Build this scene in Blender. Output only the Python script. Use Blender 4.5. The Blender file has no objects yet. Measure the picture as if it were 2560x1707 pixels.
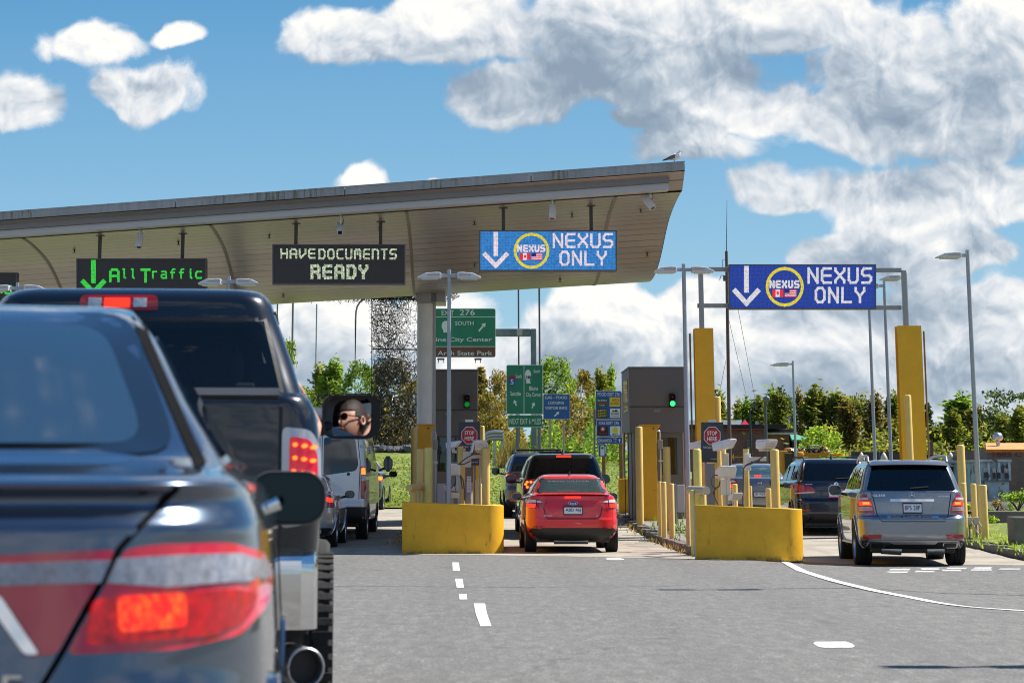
import bpy, bmesh, math, random
import numpy as np
from mathutils import Vector, Matrix
from mathutils.bvhtree import BVHTree
from mathutils.geometry import delaunay_2d_cdt

random.seed(7)
scene = bpy.context.scene
COL = scene.collection
R = math.radians

# ------------------------------------------------------------------ camera, sun, sky, exposure
FE, YH, PX0, CAMZ = 6500.0, 1225.0, 1170.0, 1.18      # horizon scale, horizon row, vanishing column, eye height
TH = math.asin(6500.0 / 27000.0)
F = FE * math.cos(TH)
PY0 = YH - F * math.tan(TH)
CT, ST = math.cos(TH), math.sin(TH)

cam_d = bpy.data.cameras.new('camera')
cam = bpy.data.objects.new('camera', cam_d)
COL.objects.link(cam)
scene.camera = cam
cam.location = (0, 0, CAMZ)
cam.rotation_euler = (R(90) + TH, 0, 0)
cam_d.sensor_width = 36.0
cam_d.sensor_fit = 'HORIZONTAL'
cam_d.lens = F / 2560.0 * 36.0
cam_d.shift_x = (1280.0 - PX0) / 2560.0
cam_d.shift_y = -(853.5 - PY0) / 2560.0
cam_d.clip_start, cam_d.clip_end = 0.1, 6000
cam_d.dof.use_dof = True
cam_d.dof.focus_distance = 54
cam_d.dof.aperture_fstop = 6.3

SUN_AZ, SUN_EL = R(70), R(52)
sun_dir = Vector((math.sin(SUN_AZ) * math.cos(SUN_EL), math.cos(SUN_AZ) * math.cos(SUN_EL), math.sin(SUN_EL)))
sun_d = bpy.data.lights.new('sun', 'SUN')
sun = bpy.data.objects.new('sun', sun_d)
COL.objects.link(sun)
sun_d.energy = 4.9
sun_d.angle = R(0.53)
sun_d.color = (1.0, 0.95, 0.86)
sun.rotation_euler = (-sun_dir).to_track_quat('-Z', 'Y').to_euler()
sun.location = (30, 20, 40)

scene.view_settings.view_transform = 'Standard'
scene.view_settings.look = 'None'
scene.view_settings.gamma = 1
scene.view_settings.exposure = 0.82
scene.render.film_transparent = False
try:
    scene.cycles.use_denoising = True
    scene.cycles.denoiser = 'OPENIMAGEDENOISE'
    scene.cycles.filter_width = 1.05
    scene.cycles.max_bounces = 7
    scene.cycles.transparent_max_bounces = 12
    scene.cycles.sample_clamp_indirect = 6
    scene.cycles.caustics_reflective = False
    scene.cycles.caustics_refractive = False
except Exception:
    pass


def ray(px, py):
    a = (px - PX0) / F
    b = (PY0 - py) / F
    return Vector((a, CT - b * ST, ST + b * CT))


def P(px, py, Y):
    d = ray(px, py)
    return Vector((0, 0, CAMZ)) + d * (Y / d.y)


def lin(c):
    return tuple(((x / 255.0) / 12.92 if x <= 10 else (((x / 255.0) + 0.055) / 1.055) ** 2.4) for x in c)


# ------------------------------------------------------------------ node helpers
class NT:
    def __init__(self, tree):
        self.t = tree
        self.n = tree.nodes
        self.l = tree.links

    def new(self, typ, **kw):
        nd = self.n.new(typ)
        for k, v in kw.items():
            setattr(nd, k, v)
        return nd

    def put(self, sock, val):
        if hasattr(val, 'is_output') or isinstance(val, bpy.types.NodeSocket):
            self.l.new(val, sock)
        else:
            sock.default_value = val

    def math(self, op, a, b=0.0, c=None, clamp=False):
        nd = self.new('ShaderNodeMath', operation=op)
        nd.use_clamp = clamp
        self.put(nd.inputs[0], a)
        self.put(nd.inputs[1], b)
        if c is not None:
            self.put(nd.inputs[2], c)
        return nd.outputs[0]

    def vmath(self, op, a, b=None, out=0):
        nd = self.new('ShaderNodeVectorMath', operation=op)
        self.put(nd.inputs[0], a)
        if b is not None:
            self.put(nd.inputs[1], b)
        return nd.outputs[out]

    def noise(self, vec, scale, detail=4, rough=0.55, lac=2.0, out=0, dist=0.0):
        nd = self.new('ShaderNodeTexNoise')
        if vec is not None:
            self.l.new(vec, nd.inputs['Vector'])
        nd.inputs['Scale'].default_value = scale
        nd.inputs['Detail'].default_value = detail
        nd.inputs['Roughness'].default_value = rough
        nd.inputs['Lacunarity'].default_value = lac
        nd.inputs['Distortion'].default_value = dist
        return nd.outputs[out]

    def noise2(self, *a, **k):
        o = self.noise(*a, **k)
        o.node.noise_dimensions = '2D'
        return o

    def ramp(self, fac, stops, interp='LINEAR'):
        nd = self.new('ShaderNodeValToRGB')
        nd.color_ramp.interpolation = interp
        el = nd.color_ramp.elements
        while len(el) < len(stops):
            el.new(0.5)
        for e, (p, c) in zip(el, stops):
            e.position = p
            e.color = (*c, 1) if len(c) == 3 else c
        self.l.new(fac, nd.inputs[0])
        return nd.outputs[0]

    def mix(self, fac, a, b, typ='MIX'):
        nd = self.new('ShaderNodeMix', data_type='RGBA', blend_type=typ)
        self.put(nd.inputs[0], fac)
        for s, v in ((nd.inputs[6], a), (nd.inputs[7], b)):
            if isinstance(v, tuple):
                s.default_value = (*v[:3], 1)
            else:
                self.l.new(v, s)
        return nd.outputs[2]

    def mrange(self, v, a, b, c=0.0, d=1.0, smooth=False):
        nd = self.new('ShaderNodeMapRange')
        nd.interpolation_type = 'SMOOTHSTEP' if smooth else 'LINEAR'
        self.put(nd.inputs[0], v)
        nd.inputs[1].default_value = a
        nd.inputs[2].default_value = b
        nd.inputs[3].default_value = c
        nd.inputs[4].default_value = d
        return nd.outputs[0]


# ------------------------------------------------------------------ world: sky with cumulus
def build_world():
    w = bpy.data.worlds.new("World")
    scene.world = w
    w.use_nodes = True
    nt = NT(w.node_tree)
    nt.n.clear()
    out = nt.new('ShaderNodeOutputWorld')
    bg = nt.new('ShaderNodeBackground')
    bg.inputs['Strength'].default_value = 0.093
    nt.l.new(bg.outputs[0], out.inputs[0])
    sky = nt.new('ShaderNodeTexSky', sky_type='NISHITA')
    sky.sun_disc = False
    sky.sun_elevation = SUN_EL
    sky.sun_rotation = SUN_AZ
    sky.altitude = 0
    sky.air_density = 1.0
    sky.dust_density = 0.35
    sky.ozone_density = 2.2
    blue = nt.mix(1.0, sky.outputs[0], (0.62, 0.80, 0.84), 'MULTIPLY')
    tc = nt.new('ShaderNodeTexCoord')
    sep = nt.new('ShaderNodeSeparateXYZ')
    nt.l.new(tc.outputs['Generated'], sep.inputs[0])
    X, Y, Z = sep.outputs
    ay = nt.math('MAXIMUM', nt.math('ABSOLUTE', Y), 0.12)
    comb = nt.new('ShaderNodeCombineXYZ')
    nt.l.new(nt.math('DIVIDE', X, ay), comb.inputs[0])
    nt.l.new(nt.math('DIVIDE', Z, ay), comb.inputs[1])
    p0 = comb.outputs[0]
    # domain warp: billows
    n1 = nt.noise2(p0, 22, 2, 0.5, out=1)
    n2 = nt.noise2(p0, 70, 5, 0.6, out=1)
    w1 = nt.vmath('MULTIPLY', nt.vmath('SUBTRACT', n1, (0.5, 0.5, 0.5)), (0.026, 0.017, 0))
    w2 = nt.vmath('MULTIPLY', nt.vmath('SUBTRACT', n2, (0.5, 0.5, 0.5)), (0.004, 0.004, 0))
    pw = nt.vmath('ADD', nt.vmath('ADD', p0, w1), w2)
    blobs = [  # displayed picture px (2352 wide): x, y, rx, ry, weight
        (195, 100, 120, 70, .80), (40, 245, 130, 72, .80), (330, 225, 150, 84, .85), (400, 75, 60, 32, .5),
        (800, 90, 210, 100, 1.0), (1080, 60, 260, 130, 1.15), (1400, 50, 300, 130, 1.25), (1760, 40, 340, 130, 1.25),
        (1170, 220, 150, 100, 1.05), (1480, 175, 360, 120, 1.2), (1640, 260, 300, 80, 1.05), (2060, 160, 230, 150, 1.2), (2290, 90, 170, 120, 1.1),
        (2130, 300, 340, 120, 1.2), (2330, 250, 150, 130, 1.1), (1580, 332, 170, 56, .9), (1790, 450, 120, 66, .95), (2080, 470, 290, 100, 1.1), (2290, 440, 180, 120, 1.1), (2090, 580, 320, 84, 1.0),
        (815, 425, 84, 40, .95), (1035, 408, 40, 18, .9),
        (770, 770, 190, 140, 1.0), (960, 790, 200, 120, .95), (1360, 730, 210, 120, 1.15), (1540, 830, 280, 150, 1.15), (1240, 850, 230, 130, 1.0), (1640, 700, 110, 80, 1.0),
        (1890, 810, 220, 110, 1.05), (2230, 740, 230, 120, 1.05), (2250, 890, 300, 130, 1.0), (1880, 930, 330, 100, .9),
    ]
    cents = []
    for (x, y, rx, ry, wt) in blobs:
        k = 1.0884
        c = ray(x * k, y * k)
        cents.append((c.x / c.y, c.z / c.y, rx * k / F * 0.97, ry * k / F * 1.02, wt))
    # generic cumulus away from the framed part of the sky
    gen = nt.mrange(nt.noise(nt.vmath('MULTIPLY', tc.outputs['Generated'], (1, 1, 2.2)), 2.6, 3, 0.5), 0.36, 0.56, -0.3, 0.9)
    # only outside the framed directions
    ax = nt.math('ABSOLUTE', nt.math('DIVIDE', X, ay))
    outm = nt.math('MAXIMUM', nt.mrange(ax, 0.24, 0.34), nt.mrange(nt.math('DIVIDE', Z, ay), 0.21, 0.30))
    outm = nt.math('MAXIMUM', outm, nt.math('LESS_THAN', Y, 0.0))
    outm = nt.math('MULTIPLY', outm, nt.mrange(Z, 0.92, 0.62))
    gen = nt.math('MULTIPLY', nt.math('ADD', gen, 0.3), outm)

    def density(p):
        acc = None
        for (cx, cy, rx, ry, wt) in cents:
            q = nt.vmath('MULTIPLY', nt.vmath('SUBTRACT', p, (cx, cy, 0)), (1 / rx, 1 / ry, 0))
            # flat undersides: the lower half falls off faster
            q = nt.vmath('MAXIMUM', q, nt.vmath('MULTIPLY', q, (-1.0, -1.4, 0)))
            d = nt.math('MULTIPLY', nt.math('SUBTRACT', 1.0, nt.vmath('LENGTH', q, out=1)), wt)
            acc = d if acc is None else nt.math('SMOOTH_MAX', acc, d, 0.10)
        return acc

    def puffs(p, sc, det):
        v = nt.new('ShaderNodeTexVoronoi', feature='SMOOTH_F1', voronoi_dimensions='2D')
        nt.l.new(p, v.inputs['Vector'])
        v.inputs['Scale'].default_value = sc
        v.inputs['Detail'].default_value = det
        v.inputs['Roughness'].default_value = 0.55
        v.inputs['Smoothness'].default_value = 0.6
        return nt.math('SUBTRACT', 0.5, v.outputs['Distance'])

    def field(p):
        base = nt.math('ADD', nt.math('MAXIMUM', density(p), -1.0), gen)
        big = nt.math('SUBTRACT', nt.noise2(p, 26, 3, 0.5), 0.5)
        f = nt.math('ADD', nt.math("ADD", base, 0.17), nt.math('MULTIPLY', big, 0.95))
        return nt.math('ADD', f, nt.math('MULTIPLY', puffs(p, 36, 1.6), 0.38))

    d0 = field(pw)
    d1 = field(nt.vmath('ADD', pw, (0.009, 0.022, 0)))
    edge = nt.math('MULTIPLY', nt.math('SUBTRACT', nt.noise2(pw, 130, 5, 0.65), 0.5), 0.25)
    alpha = nt.mrange(nt.math('ADD', d0, edge), 0.0, 0.30, 0, 1, True)
    slope = nt.math('SUBTRACT', d0, d1)
    thick = nt.mrange(d0, 0.20, 1.0, 0, 1, True)
    sa = puffs(pw, 120, 2.0)
    sb = puffs(nt.vmath('ADD', pw, (0.0022, 0.0042, 0)), 120, 2.0)
    lit = nt.math('ADD', nt.math('MULTIPLY', slope, 0.52), 0.58)
    lit = nt.math('ADD', lit, nt.math('MULTIPLY', nt.math('SUBTRACT', sa, sb), 0.24))
    lit = nt.math('SUBTRACT', lit, nt.math('MULTIPLY', thick, 0.36))
    lit = nt.math('ADD', lit, nt.math('MULTIPLY', nt.math('SUBTRACT', nt.noise2(p0, 13, 2, 0.5), 0.5), 0.8))
    K = 6.3
    ccol = nt.ramp(lit, [(0.0, (0.27, 0.345, 0.44)), (0.22, (0.35, 0.43, 0.525)), (0.46, (0.53, 0.595, 0.67)), (0.70, (0.78, 0.81, 0.845)), (0.95, (1.0, 0.985, 0.95))])
    ccol = nt.mix(1.0, ccol, (K, K, K), 'MULTIPLY')
    # clear air: deep blue overhead paling towards the horizon
    el = nt.math('DIVIDE', Z, ay)
    air = nt.ramp(nt.math('MULTIPLY', el, 2.5), [(0.02, (0.42, 0.59, 0.74)), (0.16, (0.30, 0.51, 0.68)), (0.30, (0.20, 0.42, 0.64)), (0.48, (0.095, 0.30, 0.55)), (1.0, (0.03, 0.15, 0.40))])
    air = nt.mix(1.0, air, (K * 1.08, K * 1.08, K * 1.08), 'MULTIPLY')
    blue = nt.mix(0.85, blue, air)
    col = nt.mix(nt.math('MULTIPLY', alpha, 0.97), blue, ccol)
    # below the horizon
    col = nt.mix(nt.mrange(Z, -0.02, -0.10), col, (1.1, 1.1, 1.0))
    nt.l.new(col, bg.inputs[0])
    w.cycles.sampling_method = 'MANUAL'
    w.cycles.sample_map_resolution = 256


build_world()

# ------------------------------------------------------------------ materials
MATS = {}


def mat(name, col, rough=0.6, metal=0.0, spec=0.5, coat=0.0, noise=None, bump=None, emit=None, estr=1.0, spots=None, coords='Object', trans=None):
    """col linear rgb.  noise=(scale, amount) multiplies the colour; bump=(scale, strength, dist); spots=(scale, threshold, colour)."""
    if name in MATS:
        return MATS[name]
    m = bpy.data.materials.new(name)
    m.use_nodes = True
    nt = NT(m.node_tree)
    b = nt.n['Principled BSDF']
    b.inputs['Base Color'].default_value = (*col, 1)
    b.inputs['Roughness'].default_value = rough
    b.inputs['Metallic'].default_value = metal
    b.inputs['Specular IOR Level'].default_value = spec
    b.inputs['Coat Weight'].default_value = coat
    b.inputs['Coat Roughness'].default_value = 0.03
    tc = None
    c = None
    if noise or bump or spots:
        tc = nt.new('ShaderNodeTexCoord').outputs[coords]
    if noise:
        f = nt.noise(tc, noise[0], 5, 0.6)
        lo = tuple(x * (1 - noise[1]) for x in col)
        hi = tuple(min(1, x * (1 + noise[1])) for x in col)
        c = nt.ramp(f, [(0.32, lo), (0.68, hi)])
        nt.l.new(c, b.inputs['Base Color'])
    if spots:
        f = nt.mrange(nt.noise(tc, spots[0], 3, 0.5), spots[1], spots[1] + 0.03)
        c = nt.mix(f, c if c is not None else col, spots[2])
        nt.l.new(c, b.inputs['Base Color'])
    if bump:
        bp = nt.new('ShaderNodeBump')
        bp.inputs['Strength'].default_value = bump[1]
        bp.inputs['Distance'].default_value = bump[2]
        nt.l.new(nt.noise(tc, bump[0], 4, 0.6), bp.inputs['Height'])
        nt.l.new(bp.outputs[0], b.inputs['Normal'])
    if emit:
        b.inputs['Emission Color'].default_value = (*emit, 1)
        b.inputs['Emission Strength'].default_value = estr
    MATS[name] = m
    return m


def glass(name, tint, refl=1.0, rough=0.0, alpha=0.0, body=(0.01, 0.012, 0.014)):
    """tinted window: transparent tint (or dark body by alpha) under a fresnel mirror."""
    if name in MATS:
        return MATS[name]
    m = bpy.data.materials.new(name)
    m.use_nodes = True
    nt = NT(m.node_tree)
    nt.n.clear()
    out = nt.new('ShaderNodeOutputMaterial')
    tr = nt.new('ShaderNodeBsdfTransparent')
    tr.inputs[0].default_value = (*tint, 1)
    df = nt.new('ShaderNodeBsdfDiffuse')
    df.inputs[0].default_value = (*body, 1)
    mx0 = nt.new('ShaderNodeMixShader')
    mx0.inputs[0].default_value = alpha
    nt.l.new(tr.outputs[0], mx0.inputs[1])
    nt.l.new(df.outputs[0], mx0.inputs[2])
    gl = nt.new('ShaderNodeBsdfGlossy')
    gl.inputs['Roughness'].default_value = rough
    gl.inputs[0].default_value = (1, 1, 1, 1)
    fr = nt.new('ShaderNodeFresnel')
    fr.inputs[0].default_value = 1.52
    mx = nt.new('ShaderNodeMixShader')
    nt.l.new(nt.math('MULTIPLY', fr.outputs[0], refl, clamp=True), mx.inputs[0])
    nt.l.new(mx0.outputs[0], mx.inputs[1])
    nt.l.new(gl.outputs[0], mx.inputs[2])
    nt.l.new(mx.outputs[0], out.inputs[0])
    MATS[name] = m
    return m


def paint(name, col, metal=0.35, rough=0.28, coat=1.0):
    return mat(name, col, rough=rough, metal=metal, coat=coat)


# ------------------------------------------------------------------ object helpers
def link(o, parent=None):
    COL.objects.link(o)
    if parent is not None:
        o.parent = parent
    return o


def tag(o, label=None, cat=None, group=None, kind=None):
    if label:
        n = len(label.split())
        assert 4 <= n <= 16, (n, label)
        o['label'] = label
    if cat:
        o['category'] = cat
    if group:
        o['group'] = group
    if kind:
        o['kind'] = kind
    return o


def thing(name, label, cat, loc=(0, 0, 0), rotz=0.0, group=None):
    o = bpy.data.objects.new(name, None)
    o.empty_display_size = 0.2
    link(o)
    o.location = loc
    o.rotation_euler = (0, 0, rotz)
    return tag(o, label, cat, group)


class MB:
    """collects geometry, builds one mesh object. All coordinates are in the space of the parent unless org is given."""

    def __init__(self):
        self.v, self.f, self.m = [], [], []

    def add(self, vs, fs, m=0):
        o = len(self.v)
        self.v.extend([tuple(p) for p in vs])
        self.f.extend([tuple(i + o for i in q) for q in fs])
        self.m.extend([m] * len(fs))
        return self

    def box(self, x0, x1, y0, y1, z0, z1, m=0, M=None):
        vs = [Vector(p) for p in ((x0, y0, z0), (x1, y0, z0), (x1, y1, z0), (x0, y1, z0), (x0, y0, z1), (x1, y0, z1), (x1, y1, z1), (x0, y1, z1))]
        if M is not None:
            vs = [M @ p for p in vs]
        return self.add(vs, [(0, 3, 2, 1), (4, 5, 6, 7), (0, 1, 5, 4), (1, 2, 6, 5), (2, 3, 7, 6), (3, 0, 4, 7)], m)

    def cbox(self, c, s, m=0, M=None):
        T = Matrix.Translation(c)
        if M is not None:
            T = T @ M
        return self.box(-s[0] / 2, s[0] / 2, -s[1] / 2, s[1] / 2, -s[2] / 2, s[2] / 2, m, T)

    def tube(self, pts, r, n=10, m=0, caps=True, r2=None):
        pts = [Vector(p) for p in pts]
        rings = []
        up = Vector((0, 0, 1))
        for i, p in enumerate(pts):
            d = (pts[min(i + 1, len(pts) - 1)] - pts[max(i - 1, 0)]).normalized()
            a = d.cross(up)
            if a.length < 1e-3:
                a = d.cross(Vector((1, 0, 0)))
            a.normalize()
            b = a.cross(d).normalized()
            rr = r if r2 is None else r + (r2 - r) * i / (len(pts) - 1)
            rings.append([p + (a * math.cos(t) + b * math.sin(t)) * rr for t in (2 * math.pi * k / n for k in range(n))])
        vs = [q for ring in rings for q in ring]
        fs = []
        for i in range(len(pts) - 1):
            for k in range(n):
                k2 = (k + 1) % n
                fs.append((i * n + k, i * n + k2, (i + 1) * n + k2, (i + 1) * n + k))
        if caps:
            fs.append(tuple(range(n - 1, -1, -1)))
            fs.append(tuple((len(pts) - 1) * n + k for k in range(n)))
        return self.add(vs, fs, m)

    def lathe(self, prof, n=24, m=0, M=None, cap=True):
        """prof: (r, z) pairs round z."""
        vs, fs = [], []
        for (r, z) in prof:
            for k in range(n):
                t = 2 * math.pi * k / n
                p = Vector((r * math.cos(t), r * math.sin(t), z))
                vs.append(M @ p if M is not None else p)
        for i in range(len(prof) - 1):
            for k in range(n):
                k2 = (k + 1) % n
                fs.append((i * n + k, i * n + k2, (i + 1) * n + k2, (i + 1) * n + k))
        if cap:
            fs.append(tuple(range(n - 1, -1, -1)))
            fs.append(tuple((len(prof) - 1) * n + k for k in range(n)))
        return self.add(vs, fs, m)

    def prism(self, front, back, m=0):
        """two matching outlines."""
        n = len(front)
        fs = [tuple(range(n)), tuple(range(2 * n - 1, n - 1, -1))]
        for i in range(n):
            j = (i + 1) % n
            fs.append((i, n + i, n + j, j))
        return self.add(list(front) + list(back), fs, m)

    def build(self, name, mats, parent=None, org=None, smooth=None, bevel=0.0):
        me = bpy.data.meshes.new(name)
        vs = self.v
        if org is not None:
            vs = [(x - org[0], y - org[1], z - org[2]) for (x, y, z) in vs]
        me.from_pydata(vs, [], self.f)
        if not isinstance(mats, (list, tuple)):
            mats = [mats]
        for k in mats:
            me.materials.append(k)
        if len(mats) > 1:
            me.polygons.foreach_set('material_index', self.m)
        bm = bmesh.new()
        bm.from_mesh(me)
        bmesh.ops.recalc_face_normals(bm, faces=bm.faces)
        bm.to_mesh(me)
        bm.free()
        if smooth is not None:
            me.polygons.foreach_set('use_smooth', [True] * len(me.polygons))
            me.set_sharp_from_angle(angle=R(smooth))
        me.update()
        o = bpy.data.objects.new(name, me)
        link(o, parent)
        if org is not None and parent is None:
            o.location = org
        if bevel:
            bv = o.modifiers.new('bevel', 'BEVEL')
            bv.width = bevel
            bv.segments = 2
            bv.limit_method = 'ANGLE'
            bv.angle_limit = R(35)
        return o


def copy_tree(o, parent=None):
    c = o.copy()
    COL.objects.link(c)
    c.parent = parent
    if parent is not None:
        c.matrix_parent_inverse = o.matrix_parent_inverse.copy()
    for ch in list(o.children):
        copy_tree(ch, c)
    return c


# ------------------------------------------------------------------ lettering
_TXT = {}


def text_geo(s, off=0.0):
    key = (s, off)
    if key not in _TXT:
        cu = bpy.data.curves.new('lettering', 'FONT')
        cu.body = s
        cu.size = 1.0
        cu.offset = off
        cu.resolution_u = 3
        ob = bpy.data.objects.new('lettering', cu)
        COL.objects.link(ob)
        dg = bpy.context.evaluated_depsgraph_get()
        me = bpy.data.meshes.new_from_object(ob.evaluated_get(dg))
        vs = [(v.co.x, v.co.y) for v in me.vertices]
        fs = [tuple(p.vertices) for p in me.polygons]
        bpy.data.objects.remove(ob)
        bpy.data.meshes.remove(me)
        bpy.data.curves.remove(cu)
        xs = [p[0] for p in vs]
        ys = [p[1] for p in vs]
        x0, x1, y0, y1 = min(xs), max(xs), min(ys), max(ys)
        vs = [((x - x0) / (x1 - x0), (y - y0) / max(1e-6, (y1 - y0))) for (x, y) in vs]
        _TXT[key] = (vs, fs)
    return _TXT[key]


def px_text(mb, s, x0, y0, x1, y1, Y, m=0, off=0.012):
    """lettering fitted to a picture rectangle on the upright plane at depth Y."""
    vs, fs = text_geo(s, off)
    out = []
    for (u, v) in vs:
        out.append(P(x0 + (x1 - x0) * u, y1 + (y0 - y1) * v, Y))
    mb.add(out, fs, m)
    return mb


def px_prism(mb, pts, Y, t=0.02, m=0):
    """outline in picture px standing upright at depth Y with a real thickness t behind it."""
    fr = [P(x, y, Y) for (x, y) in pts]
    bk = [Vector((p.x, p.y + t, p.z)) for p in fr]
    return mb.prism(fr, bk, m)


def px_rect(mb, x0, y0, x1, y1, Y, t=0.02, m=0):
    return px_prism(mb, [(x0, y0), (x1, y0), (x1, y1), (x0, y1)], Y, t, m)


def rrect(x0, y0, x1, y1, r, n=4):
    out = []
    sx, sy = (1 if x1 > x0 else -1), (1 if y1 > y0 else -1)
    for (cx, cy, a0) in ((x1 - r * sx, y1 - r * sy, 0), (x0 + r * sx, y1 - r * sy, 90), (x0 + r * sx, y0 + r * sy, 180), (x1 - r * sx, y0 + r * sy, 270)):
        for k in range(n + 1):
            t = R(a0 + 90 * k / n)
            out.append((cx + r * sx * math.cos(t), cy + r * sy * math.sin(t)))
    return out


# ------------------------------------------------------------------ ground
def smooth01(t):
    t = max(0.0, min(1.0, t))
    return t * t * (3 - 2 * t)


def H(x, y):
    z = 0.0
    if y > 50:
        z += 0.010 * (min(y, 58) - 50)
    if y > 58:
        z += 0.030 * (min(y, 75) - 58)
    if y > 75:
        left = 1 - smooth01((x - 6) / 8.0)
        z += (0.059 * (min(y, 112) - 75)) * left + 0.004 * (min(y, 112) - 75) * (1 - left)
    if y > 112:
        z += 0.002 * (y - 112)
    z -= 0.12 * smooth01((x - 4.6) / 2.2) * (1 - smooth01((y - 47) / 9.0)) * smooth01((y - 14) / 12)
    return z


def ground_pt(px, py, dz=0.0):
    """where the sight line through a picture point meets the ground."""
    d = ray(px, py)
    d = d / d.y
    y0 = 5.0
    for _ in range(4000):
        y0 += 0.05
        q = Vector((0, 0, CAMZ)) + d * y0
        if q.z <= H(q.x, q.y) + dz:
            return q
    return q


def sheet(name, xs, ys, dz, material, label=None, cat=None, kind='structure', inside=None):
    mb = MB()
    idx = {}
    vs, fs = [], []
    for j, y in enumerate(ys):
        for i, x in enumerate(xs):
            vs.append((x, y, H(x, y) + dz))
    n = len(xs)
    for j in range(len(ys) - 1):
        for i in range(n - 1):
            cx, cy = (xs[i] + xs[i + 1]) / 2, (ys[j] + ys[j + 1]) / 2
            if inside is None or inside(cx, cy):
                fs.append((j * n + i, j * n + i + 1, (j + 1) * n + i + 1, (j + 1) * n + i))
    mb.add(vs, fs)
    o = mb.build(name, material, smooth=40)
    tag(o, label, cat, kind=kind)
    return o


def strip(name, pts, widths, dz, material, kind='structure'):
    """painted band on the ground along pts [(x, y)]."""
    mb = MB()
    vs, fs = [], []
    for i, p in enumerate(pts):
        a = Vector(pts[max(0, i - 1)])
        b = Vector(pts[min(len(pts) - 1, i + 1)])
        d = (b - a).normalized()
        nrm = Vector((-d.y, d.x))
        w = widths[i] if isinstance(widths, (list, tuple)) else widths
        for s in (-0.5, 0.5):
            q = Vector(p) + nrm * w * s
            vs.append((q.x, q.y, H(q.x, q.y) + dz))
    for i in range(len(pts) - 1):
        fs.append((2 * i, 2 * i + 1, 2 * i + 3, 2 * i + 2))
    mb.add(vs, fs)
    return mb
# ------------------------------------------------------------------ vehicles
def pchip(xs, ys, q):
    xs, ys, q = np.asarray(xs, float), np.asarray(ys, float), np.asarray(q, float)
    h = np.diff(xs)
    d = np.diff(ys) / h
    m = np.zeros_like(ys)
    for i in range(1, len(ys) - 1):
        if d[i - 1] * d[i] > 0:
            w1, w2 = 2 * h[i] + h[i - 1], h[i] + 2 * h[i - 1]
            m[i] = (w1 + w2) / (w1 / d[i - 1] + w2 / d[i])
    m[0], m[-1] = d[0], d[-1]
    k = np.clip(np.searchsorted(xs, q) - 1, 0, len(h) - 1)
    t = (q - xs[k]) / h[k]
    return (1 + 2 * t) * (1 - t) ** 2 * ys[k] + t * (1 - t) ** 2 * h[k] * m[k] + t * t * (3 - 2 * t) * ys[k + 1] + t * t * (t - 1) * h[k] * m[k + 1]


def in_poly(x, y, poly):
    c = False
    n = len(poly)
    j = n - 1
    for i in range(n):
        xi, yi = poly[i]
        xj, yj = poly[j]
        if (yi > y) != (yj > y) and x < (xj - xi) * (y - yi) / (yj - yi) + xi:
            c = not c
        j = i
    return c


def roundp(pts, r, n=4):
    """rounds the corners of a polygon."""
    out = []
    N = len(pts)
    for i in range(N):
        p, a, b = Vector(pts[i]), Vector(pts[i - 1]), Vector(pts[(i + 1) % N])
        da, db = (a - p), (b - p)
        k = min(r, da.length * 0.45, db.length * 0.45)
        q0, q1 = p + da.normalized() * k, p + db.normalized() * k
        for s in range(n + 1):
            t = s / n
            q = q0 * (1 - t) ** 2 + p * 2 * t * (1 - t) + q1 * t * t
            out.append((q.x, q.y))
    return out


def mirror(poly):
    return [(-x, z) for (x, z) in reversed(poly)]


M_TYRE = mat('tyre_rubber', (0.018, 0.018, 0.019), rough=0.85, bump=(60, 0.4, 0.01))
M_RIM = mat('alloy_rim', (0.55, 0.56, 0.58), rough=0.3, metal=0.9)
M_BLACKPL = mat('black_plastic', (0.016, 0.016, 0.017), rough=0.55)
M_DARK = mat('dark_interior', (0.02, 0.02, 0.022), rough=0.9)
M_CHROME = mat('chrome', (0.75, 0.76, 0.78), rough=0.08, metal=1.0)
M_SATIN = mat('satin_metal', (0.5, 0.5, 0.51), rough=0.35, metal=0.9)
M_REDLENS = mat('red_lens', (0.42, 0.008, 0.012), rough=0.12, coat=0.8)
M_CLEARLENS = mat('clear_lens', (0.62, 0.63, 0.66), rough=0.15, coat=0.8, noise=(60, 0.25))
M_LIT = mat('lit_brake_light', (0.4, 0.01, 0.0), rough=0.3, emit=(1.0, 0.03, 0.01), estr=1.0)
M_LITHOT = mat('lit_brake_bulb', (0.6, 0.1, 0.0), rough=0.3, emit=(1.0, 0.16, 0.015), estr=1.6)
M_PLATE = mat('plate_white', (0.72, 0.74, 0.78), rough=0.4)
M_PLATETXT = mat('plate_blue_lettering', (0.03, 0.06, 0.28), rough=0.5)
M_MIRROR = mat('mirror_glass', (0.8, 0.82, 0.84), rough=0.015, metal=1.0)
M_MDARK = mat('mirror_dark', (.06, .06, .065), .03, 1.0)
M_FRIT = mat('window_border', (0.008, 0.008, 0.009), rough=0.12, coat=0.5)
G_DARK = glass('privacy_glass', (0.10, 0.11, 0.12), refl=1.0, rough=0.02, alpha=0.35)
G_BLUE = glass('tinted_glass', (0.70, 0.80, 0.82), refl=1.3, rough=0.02, alpha=0.38, body=(.07, .125, .14))
G_MID = glass('grey_glass', (0.30, 0.33, 0.35), refl=1.0, rough=0.02, alpha=0.25)


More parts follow.
